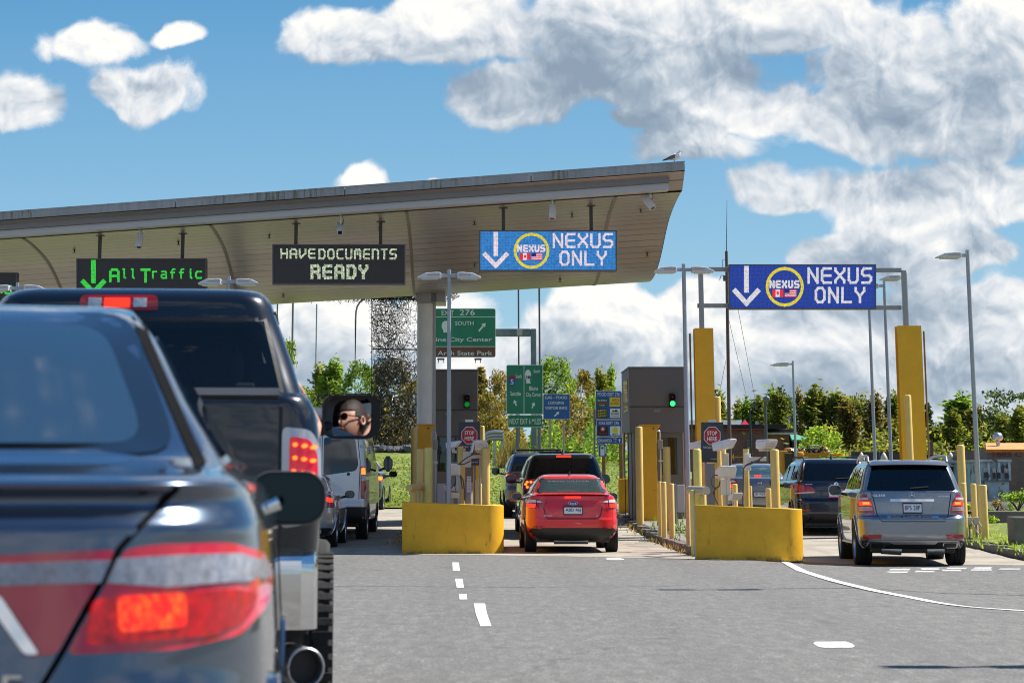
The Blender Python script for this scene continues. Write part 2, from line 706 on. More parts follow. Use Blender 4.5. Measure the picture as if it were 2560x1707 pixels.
def paint2(name, col, metal=.35, rough=.28):
    new = name not in MATS
    m = paint(name, col, metal, rough)
    if new:
        nt = NT(m.node_tree)
        b = nt.n['Principled BSDF']
        g = nt.new('ShaderNodeNewGeometry')
        d = nt.new('ShaderNodeBsdfDiffuse')
        d.inputs[0].default_value = (.02, .02, .022, 1)
        mx = nt.new('ShaderNodeMixShader')
        nt.l.new(g.outputs['Backfacing'], mx.inputs[0])
        nt.l.new(b.outputs[0], mx.inputs[1])
        nt.l.new(d.outputs[0], mx.inputs[2])
        nt.l.new(mx.outputs[0], nt.n['Material Output'].inputs[0])
    return m


class Car:
    def __init__(self, name, label, cat, group, loc, yaw, body_mat, levels, bow=0.05, bowf=0.12, taper=0.05, holes_rear=(), holes_front=(), holes_side=(), NL=64, scale=1.0):
        self.root = thing(name, label, cat, loc, yaw, group)
        self.root.scale = (scale, scale, scale)
        L = np.array(levels, float)              # z, w, yr, yf, R
        s = np.arange(len(L))
        q = np.linspace(0, len(L) - 1, NL)
        A = np.stack([pchip(s, L[:, k], q) for k in range(5)], 1)
        yfmax = L[:, 3].max()
        mid = yfmax / 2
        vs, rings = [], []
        for (z, w, yr, yf, rr) in A:
            rr = min(rr, w * 0.9, (yf - yr) * 0.45)
            pts = []
            nq, nr_ = 8, 8
            # right half from rear centre to front centre
            for k in range(nq):
                x = (w - rr) * k / nq
                pts.append((x, yr + bow * (x / w) ** 2))
            yb = yr + bow * ((w - rr) / w) ** 2
            for k in range(nr_ + 1):
                t = math.pi / 2 * k / nr_
                pts.append((w - rr + rr * math.sin(t), yb + rr * (1 - math.cos(t))))
            yfb = yf - bowf * ((w - rr) / w) ** 2
            ya, yb2 = yb + rr, yfb - rr
            ns = 40
            for k in range(1, ns):
                pts.append((w, ya + (yb2 - ya) * k / ns))
            for k in range(nr_ + 1):
                t = math.pi / 2 * k / nr_
                pts.append((w - rr + rr * math.cos(t), yfb - rr + rr * math.sin(t)))
            for k in range(1, nq + 1):
                x = (w - rr) * (1 - k / nq)
                pts.append((x, yf - bowf * (x / w) ** 2))
            pts = [(x * (1 - taper * abs((y - mid) / mid) ** 3), y) for (x, y) in pts]
            ring = [(x, y, z) for (x, y) in pts] + [(-x, y, z) for (x, y) in pts[-2:0:-1]]
            rings.append(ring)
        n = len(rings[0])
        vs = [p for r_ in rings for p in r_]
        fs = []
        for i in range(NL - 1):
            for k in range(n):
                k2 = (k + 1) % n
                fs.append((i * n + k, i * n + k2, (i + 1) * n + k2, (i + 1) * n + k))
        fs.append(tuple((NL - 1) * n + k for k in range(n)))
        fs.append(tuple(n - 1 - k for k in range(n)))
        self.bvh = BVHTree.FromPolygons([Vector(v) for v in vs], [f for f in fs])
        keep = []
        for f in fs:
            if len(f) > 4:
                keep.append(f)
                continue
            c = sum((Vector(vs[i]) for i in f), Vector()) / 4
            hit = False
            if c.y < mid:
                hit = any(in_poly(c.x, c.z, p) for p in holes_rear)
            else:
                hit = any(in_poly(c.x, c.z, p) for p in holes_front)
            if not hit and abs(c.x) > 0.35:
                hit = any(in_poly(c.y, c.z, p) for p in holes_side)
            if not hit:
                keep.append(f)
        mb = MB().add(vs, keep)
        self.body = mb.build('body', body_mat, self.root, smooth=42)
        self.body_mat = body_mat

    def _patch(self, poly, mode, off, step=0.06, skirt=0.015, sgn=1):
        pts = []
        N = len(poly)
        for i in range(N):
            a, b = Vector(poly[i]), Vector(poly[(i + 1) % N])
            k = max(1, int((b - a).length / step))
            for s in range(k):
                q = a.lerp(b, s / k)
                pts.append(q)
        nb = len(pts)
        xs = [p.x for p in pts]
        ys = [p.y for p in pts]
        inner = []
        x = min(xs) + step * 0.5
        while x < max(xs):
            y = min(ys) + step * 0.5
            while y < max(ys):
                if in_poly(x, y, [(p.x, p.y) for p in pts]) and min((Vector((x, y)) - p).length for p in pts) > step * 0.4:
                    inner.append(Vector((x, y)))
                y += step
            x += step
        res = delaunay_2d_cdt(pts + inner, [(i, (i + 1) % nb) for i in range(nb)], [], 1, 1e-5)
        vv, ff = res[0], res[2]
        out, nrm = [], []
        for p in vv:
            if mode == 'rear':
                o, d = Vector((p.x, -4, p.y)), Vector((0, 1, 0))
            elif mode == 'front':
                o, d = Vector((p.x, 12, p.y)), Vector((0, -1, 0))
            elif mode == 'top':
                o, d = Vector((p.x, p.y, 6)), Vector((0, 0, -1))
            else:
                o, d = Vector((4 * sgn, p.x, p.y)), Vector((-sgn, 0, 0))
            h = self.bvh.ray_cast(o, d)
            if h[0] is None:
                h = self.bvh.find_nearest(Vector((p.x, 0.2, p.y)) if mode == 'rear' else o + d * 3)
            nn = h[1]
            if nn.dot(d) > 0:
                nn = -nn
            out.append(h[0])
            nrm.append(nn)
        vs = [a + b * off for a, b in zip(out, nrm)]
        # skirt
        cnt = {}
        for f in ff:
            for i in range(len(f)):
                e = (f[i], f[(i + 1) % len(f)])
                k = tuple(sorted(e))
                cnt.setdefault(k, []).append(e)
        lo = {}
        faces = [tuple(f) for f in ff]
        for k, es in cnt.items():
            if len(es) == 1:
                a, b = es[0]
                for i in (a, b):
                    if i not in lo:
                        lo[i] = len(vs)
                        vs.append(out[i] - nrm[i] * skirt)
                faces.append((b, a, lo[a], lo[b]))
        return vs, faces

    def rear(self, name, poly, material, off=0.006, parent=None, step=0.06, skirt=0.015):
        vs, fs = self._patch(poly, 'rear', off, step, skirt)
        return MB().add(vs, fs).build(name, material, parent or self.root, smooth=35)

    def rear2(self, name, poly, material, off=0.006, parent=None, step=0.06):
        return self.rear(name, poly, material, off, parent, step), self.rear(name, mirror(poly), material, off, parent, step)

    def side(self, name, poly, material, sgn, off=0.006, parent=None, step=0.1, skirt=0.015):
        vs, fs = self._patch(poly, 'side', off, step, skirt, sgn)
        return MB().add(vs, fs).build(name, material, parent or self.root, smooth=35)

    def front(self, name, poly, material, off=0.004, step=0.15):
        vs, fs = self._patch(poly, 'front', off, step)
        return MB().add(vs, fs).build(name, material, self.root, smooth=35)

    def hit(self, x, z):
        h = self.bvh.ray_cast(Vector((x, -4, z)), Vector((0, 1, 0)))
        return h[0].y

    def text(self, name, s, x0, z0, x1, z1, material, y=None, parent=None, off=0.012, proud=0.012):
        vs, fs = text_geo(s, off)
        yy = y if y is not None else min(self.hit(x0, z0), self.hit(x1, z1), self.hit(x0, z1)) - proud
        mb = MB().add([(x0 + (x1 - x0) * u, yy, z0 + (z1 - z0) * v) for (u, v) in vs], fs)
        return mb.build(name, material, parent or self.root)

    def plate(self, s, x0, z0, x1, z1, frame=M_BLACKPL, face=M_PLATE, txt=M_PLATETXT, extra=None):
        y = min(self.hit(x0, z0), self.hit((x0 + x1) / 2, z1), self.hit(x1, z0)) - 0.02
        p = MB().box(x0, x1, y, y + 0.02, z0, z1).build('license_plate', face, self.root, bevel=0.004)
        w, h = x1 - x0, z1 - z0
        fr = MB()
        e = 0.012
        fr.box(x0 - e, x1 + e, y - 0.006, y + 0.015, z1 - 0.012, z1 + e).box(x0 - e, x1 + e, y - 0.006, y + 0.015, z0 - e, z0 + 0.008)
        fr.box(x0 - e, x0, y - 0.006, y + 0.015, z0 + 0.008, z1 - 0.012).box(x1, x1 + e, y - 0.006, y + 0.015, z0 + 0.008, z1 - 0.012)
        fr.build('plate_frame', frame, p)
        self.text('plate_lettering', s, x0 + w * 0.08, z0 + h * 0.27, x1 - w * 0.08, z0 + h * 0.78, txt, y - 0.003, p)
        return p

    def wheels(self, ys, xo, r, wid=0.24, spokes=5, rim=0.68, sides=(1, -1)):
        for y in ys:
            for s in sides:
                w = bpy.data.objects.new('wheel', None)
                link(w, self.root)
                w.location = (s * (xo - wid / 2), y, r)
                w.rotation_euler = (0, R(90) * s, 0)
                e = wid / 2
                prof = [(r * rim, -e * .9), (r * .93, -e * 1.0), (r * .985, -e * .86), (r, -e * .6)]
                g = 0.012
                for t in (-.33, 0, .33):
                    prof += [(r, e * (t - .05)), (r - g, e * (t - .045)), (r - g, e * (t + .045)), (r, e * (t + .05))]
                prof += [(r, e * .6), (r * .985, e * .86), (r * .93, e), (r * rim, e * .9)]
                MB().lathe(prof, 36, cap=False).build('tyre', M_TYRE, w, smooth=30)
                rm = MB().lathe([(r * rim, -e * .9), (r * rim * .96, -e * .2), (r * rim * .96, e * .6), (r * rim, e * .88)], 32, cap=False)
                rm.lathe([(0.001, e * .1), (r * rim * .95, e * .02)], 24, cap=False)
                for k in range(spokes):
                    a = 2 * math.pi * k / spokes
                    Mx = Matrix.Rotation(a, 4, 'Z')
                    rm.box(0.0, r * rim * .97, -0.035, 0.035, e * .35, e * .62, 0, Mx)
                rm.lathe([(r * .14, e * .2), (r * .14, e * .7), (0.001, e * .72)], 16, cap=False)
                rm.build('rim', M_RIM, w, smooth=30)

    def side_mirror(self, x, y, z, w=0.2, h=0.14, d=0.1, sgn=1, shell=None, glassmat=M_MDARK):
        m = bpy.data.objects.new('side_mirror', None)
        link(m, self.root)
        m.location = (x, y, z)
        mb = MB()
        fr, mdl, bk = [], [], []
        for (a, b) in rrect(-w / 2, -h / 2, w / 2, h / 2, h * 0.42, 5):
            fr.append((a, 0, b))
            mdl.append((a * 1.04, d * .35, b * 1.04))
            bk.append((a * 0.55 - sgn * w * .1, d, b * 0.6))
        n = len(fr)
        mb.add(fr + mdl + bk, [(i, (i + 1) % n, n + (i + 1) % n, n + i) for i in range(n)] + [(n + i, n + (i + 1) % n, 2 * n + (i + 1) % n, 2 * n + i) for i in range(n)] + [tuple(2 * n + i for i in range(n)), tuple(range(n))])
        sh = mb.build('mirror_shell', shell or self.body_mat, m, smooth=50)
        g = MB()
        f2 = [(a, -0.004, b) for (a, b) in rrect(-w * .46, -h * .44, w * .46, h * .44, h * 0.36, 5)]
        b2 = [(p[0], 0.004, p[2]) for p in f2]
        g.prism(f2, b2).build('mirror_glass', glassmat, m)
        MB().tube([(-sgn * w * .3, d * .75, -h * .25), (-sgn * (w * .5 + .12), d * .8, -h * .45)], 0.025, 8).build('mirror_arm', M_BLACKPL, m, smooth=50)
        return m

    def seats(self, ys, xs, z0, z1, y_w=0.5):
        for y in ys:
            for x in xs:
                s = MB().cbox((x, y, (z0 + z1 - 0.2) / 2), (y_w, 0.13, (z1 - 0.2) - z0))
                so = s.build('seat', M_DARK, self.root, bevel=0.05)
                hd = MB().cbox((x, y - 0.03, z1 - 0.08), (0.27, 0.11, 0.19))
                hd.build('headrest', M_DARK, so, bevel=0.045)

    def under(self, x, y0, y1, z0, z1):
        MB().box(-x, x, y0, y1, z0, z1).build('underbody', M_BLACKPL, self.root, bevel=0.03)

    def arches(self, ys, r, z, lipmat, sides=(1, -1), wdt=0.05):
        for y in ys:
            for s in sides:
                outer, inner = [], []
                for k in range(0, 15):
                    t = R(-8 + 196 * k / 14)
                    outer.append((y + (r + wdt) * math.cos(t), z + (r + wdt) * math.sin(t)))
                    inner.append((y + r * math.cos(t), z + r * math.sin(t)))
                self.side('wheel_arch', outer + inner[::-1], lipmat, s, off=0.018, step=0.06)


def circ(cy, cz, r, n=20):
    return [(cy + r * math.cos(2 * math.pi * k / n), cz + r * math.sin(2 * math.pi * k / n)) for k in range(n)]


QG = 'vehicles queueing at the border booths'


# ---- red sedan
def red_sedan():
    p = paint2('red_car_paint', (0.70, 0.008, 0.02), metal=0.05, rough=0.35)
    lv = [(.24, .76, .20, 4.30, .30), (.34, .86, .06, 4.44, .40), (.47, .905, .01, 4.52, .44), (.62, .915, .0, 4.53, .46), (.66, .91, .012, 4.53, .45), (.83, .905, .03, 4.48, .42), (1.0, .875, .07, 4.35, .38),
          (1.07, .83, .08, 4.1, .32), (1.095, .79, .16, 3.9, .28), (1.13, .755, .40, 3.4, .26), (1.26, .69, .66, 3.05, .26), (1.40, .60, .98, 2.65, .26), (1.46, .54, 1.25, 2.4, .26), (1.485, .44, 1.5, 2.1, .2), (1.49, .25, 1.7, 1.9, .1)]
    hole = [(-.655, 1.135), (.655, 1.135), (.56, 1.395), (-.56, 1.395)]
    sideh = [(1.25, 1.13), (3.05, 1.13), (2.55, 1.40), (1.45, 1.40)]
    gx = 2.03
    Y = 50.3
    c = Car('sedan_car', 'bright red compact sedan with its brake lights lit beside the yellow barrier', 'car', QG, (gx, Y, H(gx, Y)), R(1.0), p, lv, bow=.07,
            holes_rear=[hole], holes_front=[[(-.6, 1.16), (.6, 1.16), (.52, 1.4), (-.52, 1.4)]], holes_side=[circ(.86, .32, .35), circ(3.5, .32, .35), sideh], taper=.06)
    win = roundp([(-.69, 1.12), (.69, 1.12), (.585, 1.41), (-.585, 1.41)], .06)
    inn = roundp([(-.655, 1.135), (.655, 1.135), (.56, 1.395), (-.56, 1.395)], .06)
    c.rear('rear_window', inn, G_BLUE, .004)
    frame_ring(c, win, inn)
    c.front('windshield', [(-.62, 1.15), (.62, 1.15), (.53, 1.41), (-.53, 1.41)], G_BLUE)
    for s in (1, -1):
        c.side('side_window', roundp([(1.22, 1.12), (3.1, 1.12), (2.55, 1.415), (1.42, 1.415)], .05), G_MID, s)
    c.seats((1.35, 2.5), (-.36, .36), .6, 1.28)
    # tail lights: clear upper half, lit lower half, wrapping the corner and pointing inwards
    for sg in (1, -1):
        full = [(.50, .93), (.56, .85), (.80, .835), (.87, .84), (.875, .98), (.86, 1.02), (.75, 1.01)]
        up = [(.565, .955), (.63, .945), (.865, .945), (.865, 1.005), (.75, 1.0), (.63, .975)]
        lit = [(.70, .85), (.862, .85), (.862, .925), (.70, .915)]
        hot = [(.74, .862), (.84, .862), (.84, .91), (.74, .905)]
        f = (lambda q: q) if sg == 1 else mirror
        t = c.rear('tail_light', f(full), M_REDLENS, .012, step=.04)
        c.rear('clear_lens', f(up), M_CLEARLENS, .018, t, step=.04)
        l = c.rear('lit_lens', f(lit), M_LIT, .020, t, step=.04)
        c.rear('seam', f([(.705, .835), (.716, .835), (.684, 1.01), (.674, 1.01)]), M_BLACKPL, .022, t, step=.05)
    c.rear('third_brake_light', roundp([(-.165, 1.03), (.165, 1.03), (.15, 1.06), (-.15, 1.06)], .012), M_LIT, .014)
    # spoiler lip
    mb = MB()
    top, bot = [], []
    n = 14
    for i in range(n + 1):
        x = -.72 + 1.44 * i / n
        k = (x / .72) ** 2
        top.append((x, .05 + .10 * k, 1.105 - .015 * k))
        bot.append((x, .16 + .08 * k, 1.085 - .015 * k))
    t2 = [(x, y + .16, z + .015) for (x, y, z) in top]
    m = n + 1
    mb.add(top + t2 + bot, [(i, i + 1, m + i + 1, m + i) for i in range(n)] + [(i, i + 1, 2 * m + i + 1, 2 * m + i) for i in range(n)])
    mb.build('spoiler', p, c.root, smooth=60)
    # boot outline, bumper trims
    seam_line(c, [(-.60, .99), (-.53, .70), (-.48, .645), (.48, .645), (.53, .70), (.60, .99)], .008)
    c.rear('bumper_valance', roundp([(-.82, .27), (-.60, .235), (.60, .235), (.82, .27), (.875, .36), (.80, .47), (-.80, .47), (-.875, .36)], .05), M_BLACKPL, .012)
    for sg in (1, -1):
        q = [(.60, .455), (.76, .47), (.76, .51), (.60, .505)]
        c.rear('reflector', q if sg == 1 else mirror(q), M_REDLENS, .02, step=.04)
    oval = [(.095 * math.cos(t), .93 + .036 * math.sin(t)) for t in (2 * math.pi * k / 20 for k in range(20))]
    em = c.rear('emblem', oval, M_CHROME, .016, step=.04)
    c.rear('emblem_field', [(x * .86, .93 + (z - .93) * .8) for (x, z) in oval], mat('emblem_blue', (.01, .03, .16), .3), .021, em, step=.04)
    c.text('emblem_lettering', 'Ford', -.055, .912, .055, .948, M_CHROME, c.hit(0, .93) - .026, em)
    c.plate('ABD 46J', -.175, .725, .175, .87)
    c.text('badge_lettering', 'FOCUS', -.56, .69, -.40, .712, M_CHROME)
    c.text('badge_lettering', 'SE', .44, .69, .48, .706, M_CHROME)
    c.text('window_lettering', 'VANCOUVER', -.46, 1.335, .38, 1.365, mat('decal_white', (.7, .74, .78), .5), c.hit(0, 1.345) - .05)
    c.under(.72, .25, 4.2, .2, .34)
    MB().tube([(-.36, .30, .25), (.30, .30, .25)], .085, 12).build('muffler', M_SATIN, c.root, smooth=50)
    c.wheels((.86, 3.5), .905, .325, .225)
    c.side_mirror(.98, 3.0, 1.05, .2, .14, .1, 1, M_BLACKPL)
    c.side_mirror(-.98, 3.0, 1.05, .2, .14, .1, -1, p)
    MB().lathe([(.03, 1.465), (.02, 1.49), (.006, 1.55)], 10, M=Matrix.Translation((0, 1.2, 0))).build('antenna', M_BLACKPL, c.root)
    return c


def frame_ring(c, outer, inner, name='window_frame', material=None, off=.003):
    """window border between two outlines of equal length, laid on the body."""
    mb = MB()
    vs = []
    for poly in (outer, inner):
        for (x, z) in poly:
            h = c.bvh.ray_cast(Vector((x, -4, z)), Vector((0, 1, 0)))
            if h[0] is None:
                h = c.bvh.find_nearest(Vector((x, 1, z)))
            nn = h[1] if h[1].y < 0 else -h[1]
            vs.append(h[0] + nn * off)
    n = len(outer)
    mb.add(vs, [(i, (i + 1) % n, n + (i + 1) % n, n + i) for i in range(n)])
    return mb.build(name, material or M_FRIT, c.root, smooth=40)


def seam_line(c, pts, w=.007, name='panel_gap', material=None, off=.003, r=.06):
    """dark shut line following the rear surface."""
    P2 = []
    for i in range(len(pts) - 1):
        a, b = Vector(pts[i]), Vector(pts[i + 1])
        k = max(2, int((b - a).length / .05))
        P2 += [a.lerp(b, s / k) for s in range(k)]
    P2.append(Vector(pts[-1]))
    vs, fs = [], []
    for i, p in enumerate(P2):
        d = (P2[min(i + 1, len(P2) - 1)] - P2[max(0, i - 1)]).normalized()
        nn = Vector((-d.y, d.x)) * w
        for s in (-1, 1):
            q = p + nn * s
            for t in (1, .985, .97, .94, .9, .8):
                h = c.bvh.ray_cast(Vector((q.x * t, -4, q.y)), Vector((0, 1, 0)))
                if h[0] is not None:
                    break
            vs.append(h[0] + (h[1] if h[1].y < 0 else -h[1]) * off)
    for i in range(len(P2) - 1):
        fs.append((2 * i, 2 * i + 1, 2 * i + 3, 2 * i + 2))
    return MB().add(vs, fs).build(name, material or M_BLACKPL, c.root)


# ---- silver luxury SUV on the right
def suv_levels(h, w, L, belt=1.28, gl=.30, tail=.0):
    k = h / 1.84
    return [(.30 * k, w * .88, .22, L - .25, .26), (.40 * k, w * .96, .05, L - .08, .30), (.55 * k, w * .99, .0, L, .30), (.78 * k, w, .0, L, .28), (.83 * k, w * .995, .02, L - .01, .27), (.88 * k, w * .985, .08, L - .02, .26),
            (1.08 * k, w * .98, .09, L - .1, .25), (1.22 * k, w * .965, .11, L - .3, .24), (1.27 * k, w * .95, .12, L - .9, .23), (1.30 * k, w * .925, .14, L - 1.3, .22), (1.52 * k, w * .86, .24, L - 1.75, .20), (1.70 * k, w * .79, .34, L - 2.15, .20),
            (1.76 * k, w * .75, .38, L - 2.35, .20), (1.805 * k, w * .70, .46, L - 2.6, .2), (1.83 * k, w * .58, .75, L - 2.9, .18), (1.84 * k, w * .35, 1.2, L - 3.2, .1)]


def silver_suv():
    p = paint2('grey_silver_paint', (.25, .265, .295), metal=.75, rough=.26)
    gx, Y = 7.86, 46.0
    lv = suv_levels(1.84, .965, 5.1)
    hole = [(-.73, 1.33), (.73, 1.33), (.61, 1.67), (-.61, 1.67)]
    sideh = [(.55, 1.33), (3.2, 1.33), (2.75, 1.68), (.7, 1.68)]
    c = Car('luxury_car', 'silver grey luxury suv with roof rails stopped on the kerb side lane', 'suv', QG, (gx, Y, H(gx, Y + 1)), R(-3.4), p, lv, bow=.06,
            holes_rear=[hole], holes_front=[[(-.7, 1.36), (.7, 1.36), (.6, 1.66), (-.6, 1.66)]], holes_side=[circ(1.0, .38, .42), circ(4.07, .38, .42), sideh], taper=.03)
    outer = roundp([(-.785, 1.292), (.785, 1.292), (.655, 1.722), (-.655, 1.722)], .05)
    inner = roundp([(-.74, 1.325), (.74, 1.325), (.62, 1.675), (-.62, 1.675)], .05)
    c.rear('rear_window', outer, G_DARK, .004)
    c.front('windshield', [(-.72, 1.34), (.72, 1.34), (.62, 1.68), (-.62, 1.68)], G_MID)
    for s in (1, -1):
        for (a, b) in ((.62, 1.35), (1.42, 2.2), (2.28, 3.05)):
            c.side('side_window', roundp([(a, 1.325), (b, 1.325), (b - .12, 1.69), (a + (.12 if a < 1 else .02), 1.69)], .04), G_DARK, s)
    c.seats((1.1, 2.2, 3.0), (-.4, .4), .7, 1.55)
    for sg in (1, -1):
        f = (lambda q: q) if sg == 1 else mirror
        t = c.rear('tail_light', f(roundp([(.655, .905), (.925, .905), (.93, 1.10), (.845, 1.235), (.80, 1.23), (.72, 1.12)], .02)), M_REDLENS, .014, step=.04)
        c.rear('lit_lens', f([(.705, 1.04), (.905, 1.04), (.895, 1.105), (.735, 1.105)]), M_LIT, .020, t, step=.04)
        c.rear('lit_bulb', f([(.74, 1.055), (.85, 1.055), (.85, 1.095), (.75, 1.095)]), M_LITHOT, .024, t, step=.04)
        for z in (.965, 1.0, 1.14, 1.165):
            c.rear('clear_lens', f([(.70 if z < 1.1 else .76, z - .008), (.915, z - .008), (.91, z + .008), (.70 if z < 1.1 else .765, z + .008)]), M_CLEARLENS, .020, t, step=.05)
        c.rear('reflector', f(roundp([(.575, .475), (.87, .475), (.87, .54), (.56, .54)], .01)), M_REDLENS, .014, step=.05)
        ex = roundp([(.50, .335), (.76, .335), (.76, .415), (.50, .415)], .03)
        e = c.rear('exhaust_tip', f(ex), M_CHROME, .03, step=.05)
        c.rear('exhaust_opening', f(roundp([(.525, .35), (.735, .35), (.735, .40), (.525, .40)], .02)), M_BLACKPL, .035, e, step=.05)
    lower = roundp([(-.86, .31), (-.60, .27), (.60, .27), (.86, .31), (.90, .44), (-.90, .44)], .04)
    c.rear('bumper_valance', lower, M_BLACKPL, .008)
    sk = [(-.82, .36), (-.78, .45), (.78, .45), (.82, .36), (.79, .36), (.75, .425), (.42, .425), (.36, .39), (-.36, .39), (-.42, .425), (-.75, .425), (-.79, .36)]
    c.rear('skid_trim', sk, M_SATIN, .024, step=.05)
    # tailgate
    seam_line(c, [(-.70, 1.28), (-.655, 1.05), (-.62, .86), (-.55, .765), (.55, .765), (.62, .86), (.655, 1.05), (.70, 1.28)], .008)
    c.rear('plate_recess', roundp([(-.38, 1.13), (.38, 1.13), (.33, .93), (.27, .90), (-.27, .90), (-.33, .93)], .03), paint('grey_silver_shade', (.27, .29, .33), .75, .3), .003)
    c.rear('chrome_bar', roundp([(-.385, 1.105), (.385, 1.105), (.385, 1.145), (-.385, 1.145)], .015), M_CHROME, .03, step=.06)
    c.rear('step_plate', [(-.45, .825), (.45, .825), (.45, .848), (-.45, .848)], M_CHROME, .01, step=.05)
    c.plate('BP5 28P', -.16, .915, .16, 1.075)
    # star in a ring
    yy = c.hit(0, 1.225) - .012
    em = MB()
    ring = [(.05 * math.cos(2 * math.pi * k / 20), yy, 1.222 + .05 * math.sin(2 * math.pi * k / 20)) for k in range(21)]
    em.tube(ring, .006, 6, caps=False)
    for k in range(3):
        a = R(90 + 120 * k)
        em.tube([(0, yy, 1.222), (.048 * math.cos(a), yy, 1.222 + .048 * math.sin(a))], .009, 6, r2=.002)
    em.build('emblem', M_CHROME, c.root, smooth=60)
    c.text('badge_lettering', 'GL350', -.69, 1.195, -.47, 1.23, M_CHROME)
    c.text('badge_lettering', 'BLUETEC', .47, 1.185, .66, 1.205, M_CHROME)
    c.rear('third_brake_light', roundp([(-.17, 1.752), (.17, 1.752), (.165, 1.775), (-.165, 1.775)], .006), M_LIT, .016, step=.04)
    # lip over the window
    mb = MB()
    n = 14
    a1, a2, a3 = [], [], []
    for i in range(n + 1):
        x = -.70 + 1.40 * i / n
        k = (x / .70) ** 2
        a1.append((x, .26 + .06 * k, 1.745 - .015 * k))
        a2.append((x, .30 + .06 * k, 1.785 - .02 * k))
        a3.append((x, .55, 1.825 - .05 * k))
    m = n + 1
    mb.add(a1 + a2 + a3, [(i, i + 1, m + i + 1, m + i) for i in range(n)] + [(m + i, m + i + 1, 2 * m + i + 1, 2 * m + i) for i in range(n)])
    mb.add([(x, y + .14, z) for (x, y, z) in a1] + a1, [(i, i + 1, m + i + 1, m + i) for i in range(n)])
    mb.build('roof_spoiler', p, c.root, smooth=60)
    wip = MB().tube([(-.02, c.hit(0, 1.34) - .03, 1.335), (.30, c.hit(.3, 1.36) - .03, 1.36)], .012, 6)
    wip.build('wiper', M_BLACKPL, c.root)
    for s in (1, -1):
        pts = [(s * .70, .62, 1.79), (s * .70, .72, 1.875), (s * .70, .95, 1.895), (s * .68, 2.4, 1.905), (s * .66, 3.0, 1.87), (s * .66, 3.1, 1.80)]
        MB().tube(pts, .026, 8).build('roof_rail', M_SATIN, c.root, smooth=60)
    c.under(.74, .28, 4.7, .22, .40)
    MB().tube([(-.55, .35, .30), (-.20, .35, .28)], .10, 10).build('muffler', M_SATIN, c.root, smooth=50)
    MB().tube([(.25, .35, .28), (.55, .35, .30)], .10, 10).build('muffler', M_SATIN, c.root, smooth=50)
    c.arches((1.0, 4.07), .43, .38, p, wdt=.07)
    c.wheels((1.0, 4.07), .975, .385, .30, spokes=7)
    c.side_mirror(-1.10, 3.15, 1.30, .24, .19, .12, -1, p)
    c.side_mirror(1.10, 3.15, 1.30, .24, .19, .12, 1, p)
    for s in (1, -1):
        MB().box(s * .9 - .06, s * .9 + .06, 1.5, 3.6, .36, .40).build('side_step', M_SATIN, c.root, bevel=.01)
    return c


def black_suv():
    p = paint2('black_suv_paint', (.008, .009, .011), metal=.2, rough=.2)
    Y = 59.0
    gx = 2.20
    lv = suv_levels(1.90, .985, 4.85)
    hole = [(-.72, 1.36), (.72, 1.36), (.62, 1.72), (-.62, 1.72)]
    sideh = [(.55, 1.38), (3.0, 1.38), (2.6, 1.72), (.7, 1.72)]
    c = Car('black_suv', 'black suv with its sunroof tilted open waiting ahead of the red car', 'suv', QG, (gx, Y, H(gx, Y)), R(1.0), p, lv, bow=.06, holes_rear=[hole], holes_front=[[(-.68, 1.4), (.68, 1.4), (.6, 1.7), (-.6, 1.7)]],
            holes_side=[circ(.98, .39, .43), circ(3.9, .39, .43), sideh], taper=.04)
    c.rear('rear_window', roundp([(-.79, 1.33), (.79, 1.33), (.66, 1.77), (-.66, 1.77)], .05), G_DARK, .004)
    c.front('windshield', [(-.70, 1.37), (.70, 1.37), (.62, 1.73), (-.62, 1.73)], G_MID)
    for s in (1, -1):
        for (a, b) in ((.62, 1.3), (1.36, 2.1), (2.16, 2.9)):
            c.side('side_window', roundp([(a, 1.36), (b, 1.36), (b - .1, 1.74), (a + .08, 1.74)], .04), G_DARK, s)
    c.seats((1.2, 2.4), (-.4, .4), .7, 1.56)
    for sg in (1, -1):
        f = (lambda q: q) if sg == 1 else mirror
        t = c.rear('tail_light', f(roundp([(.64, 1.08), (.95, 1.08), (.95, 1.32), (.66, 1.32)], .03)), M_REDLENS, .012, step=.05)
        for q in ((.68, 1.13), (.76, 1.12), (.84, 1.14), (.68, 1.24), (.76, 1.25), (.84, 1.25), (.66, 1.19), (.87, 1.2)):
            c.rear('lit_bulb', f(circ(q[0], q[1], .028, 10)), M_LITHOT, .018, t, step=.05)
        c.rear('reflector', f([(.6, .50), (.82, .50), (.82, .54), (.6, .54)]), M_REDLENS, .014)
    c.rear('third_brake_light', roundp([(-.17, 1.80), (.17, 1.80), (.165, 1.83), (-.165, 1.83)], .006), M_LIT, .02, step=.04)
    c.rear('bumper_valance', roundp([(-.86, .31), (.86, .31), (.92, .55), (-.92, .55)], .04), M_BLACKPL, .008)
    c.plate('CG4 62K', -.16, .93, .16, 1.08)
    pan = MB().box(-.52, .52, 1.15, 1.9, 1.965, 1.985, M=Matrix.Rotation(R(-2), 4, 'X'))
    pan.build('sunroof_panel', M_FRIT, c.root, bevel=.008)
    MB().lathe([(.05, 1.90), (.03, 1.94), (.008, 1.99)], 10, M=Matrix.Translation((0, .75, 0))).build('antenna', M_BLACKPL, c.root)
    c.under(.74, .28, 4.5, .24, .42)
    c.wheels((.98, 3.9), .985, .39, .28)
    c.arches((.98, 3.9), .43, .39, p)
    c.side_mirror(1.12, 3.0, 1.33, .24, .2, .12, 1, M_BLACKPL)
    c.side_mirror(-1.12, 3.0, 1.33, .24, .2, .12, -1, M_BLACKPL, M_MDARK)
    return c


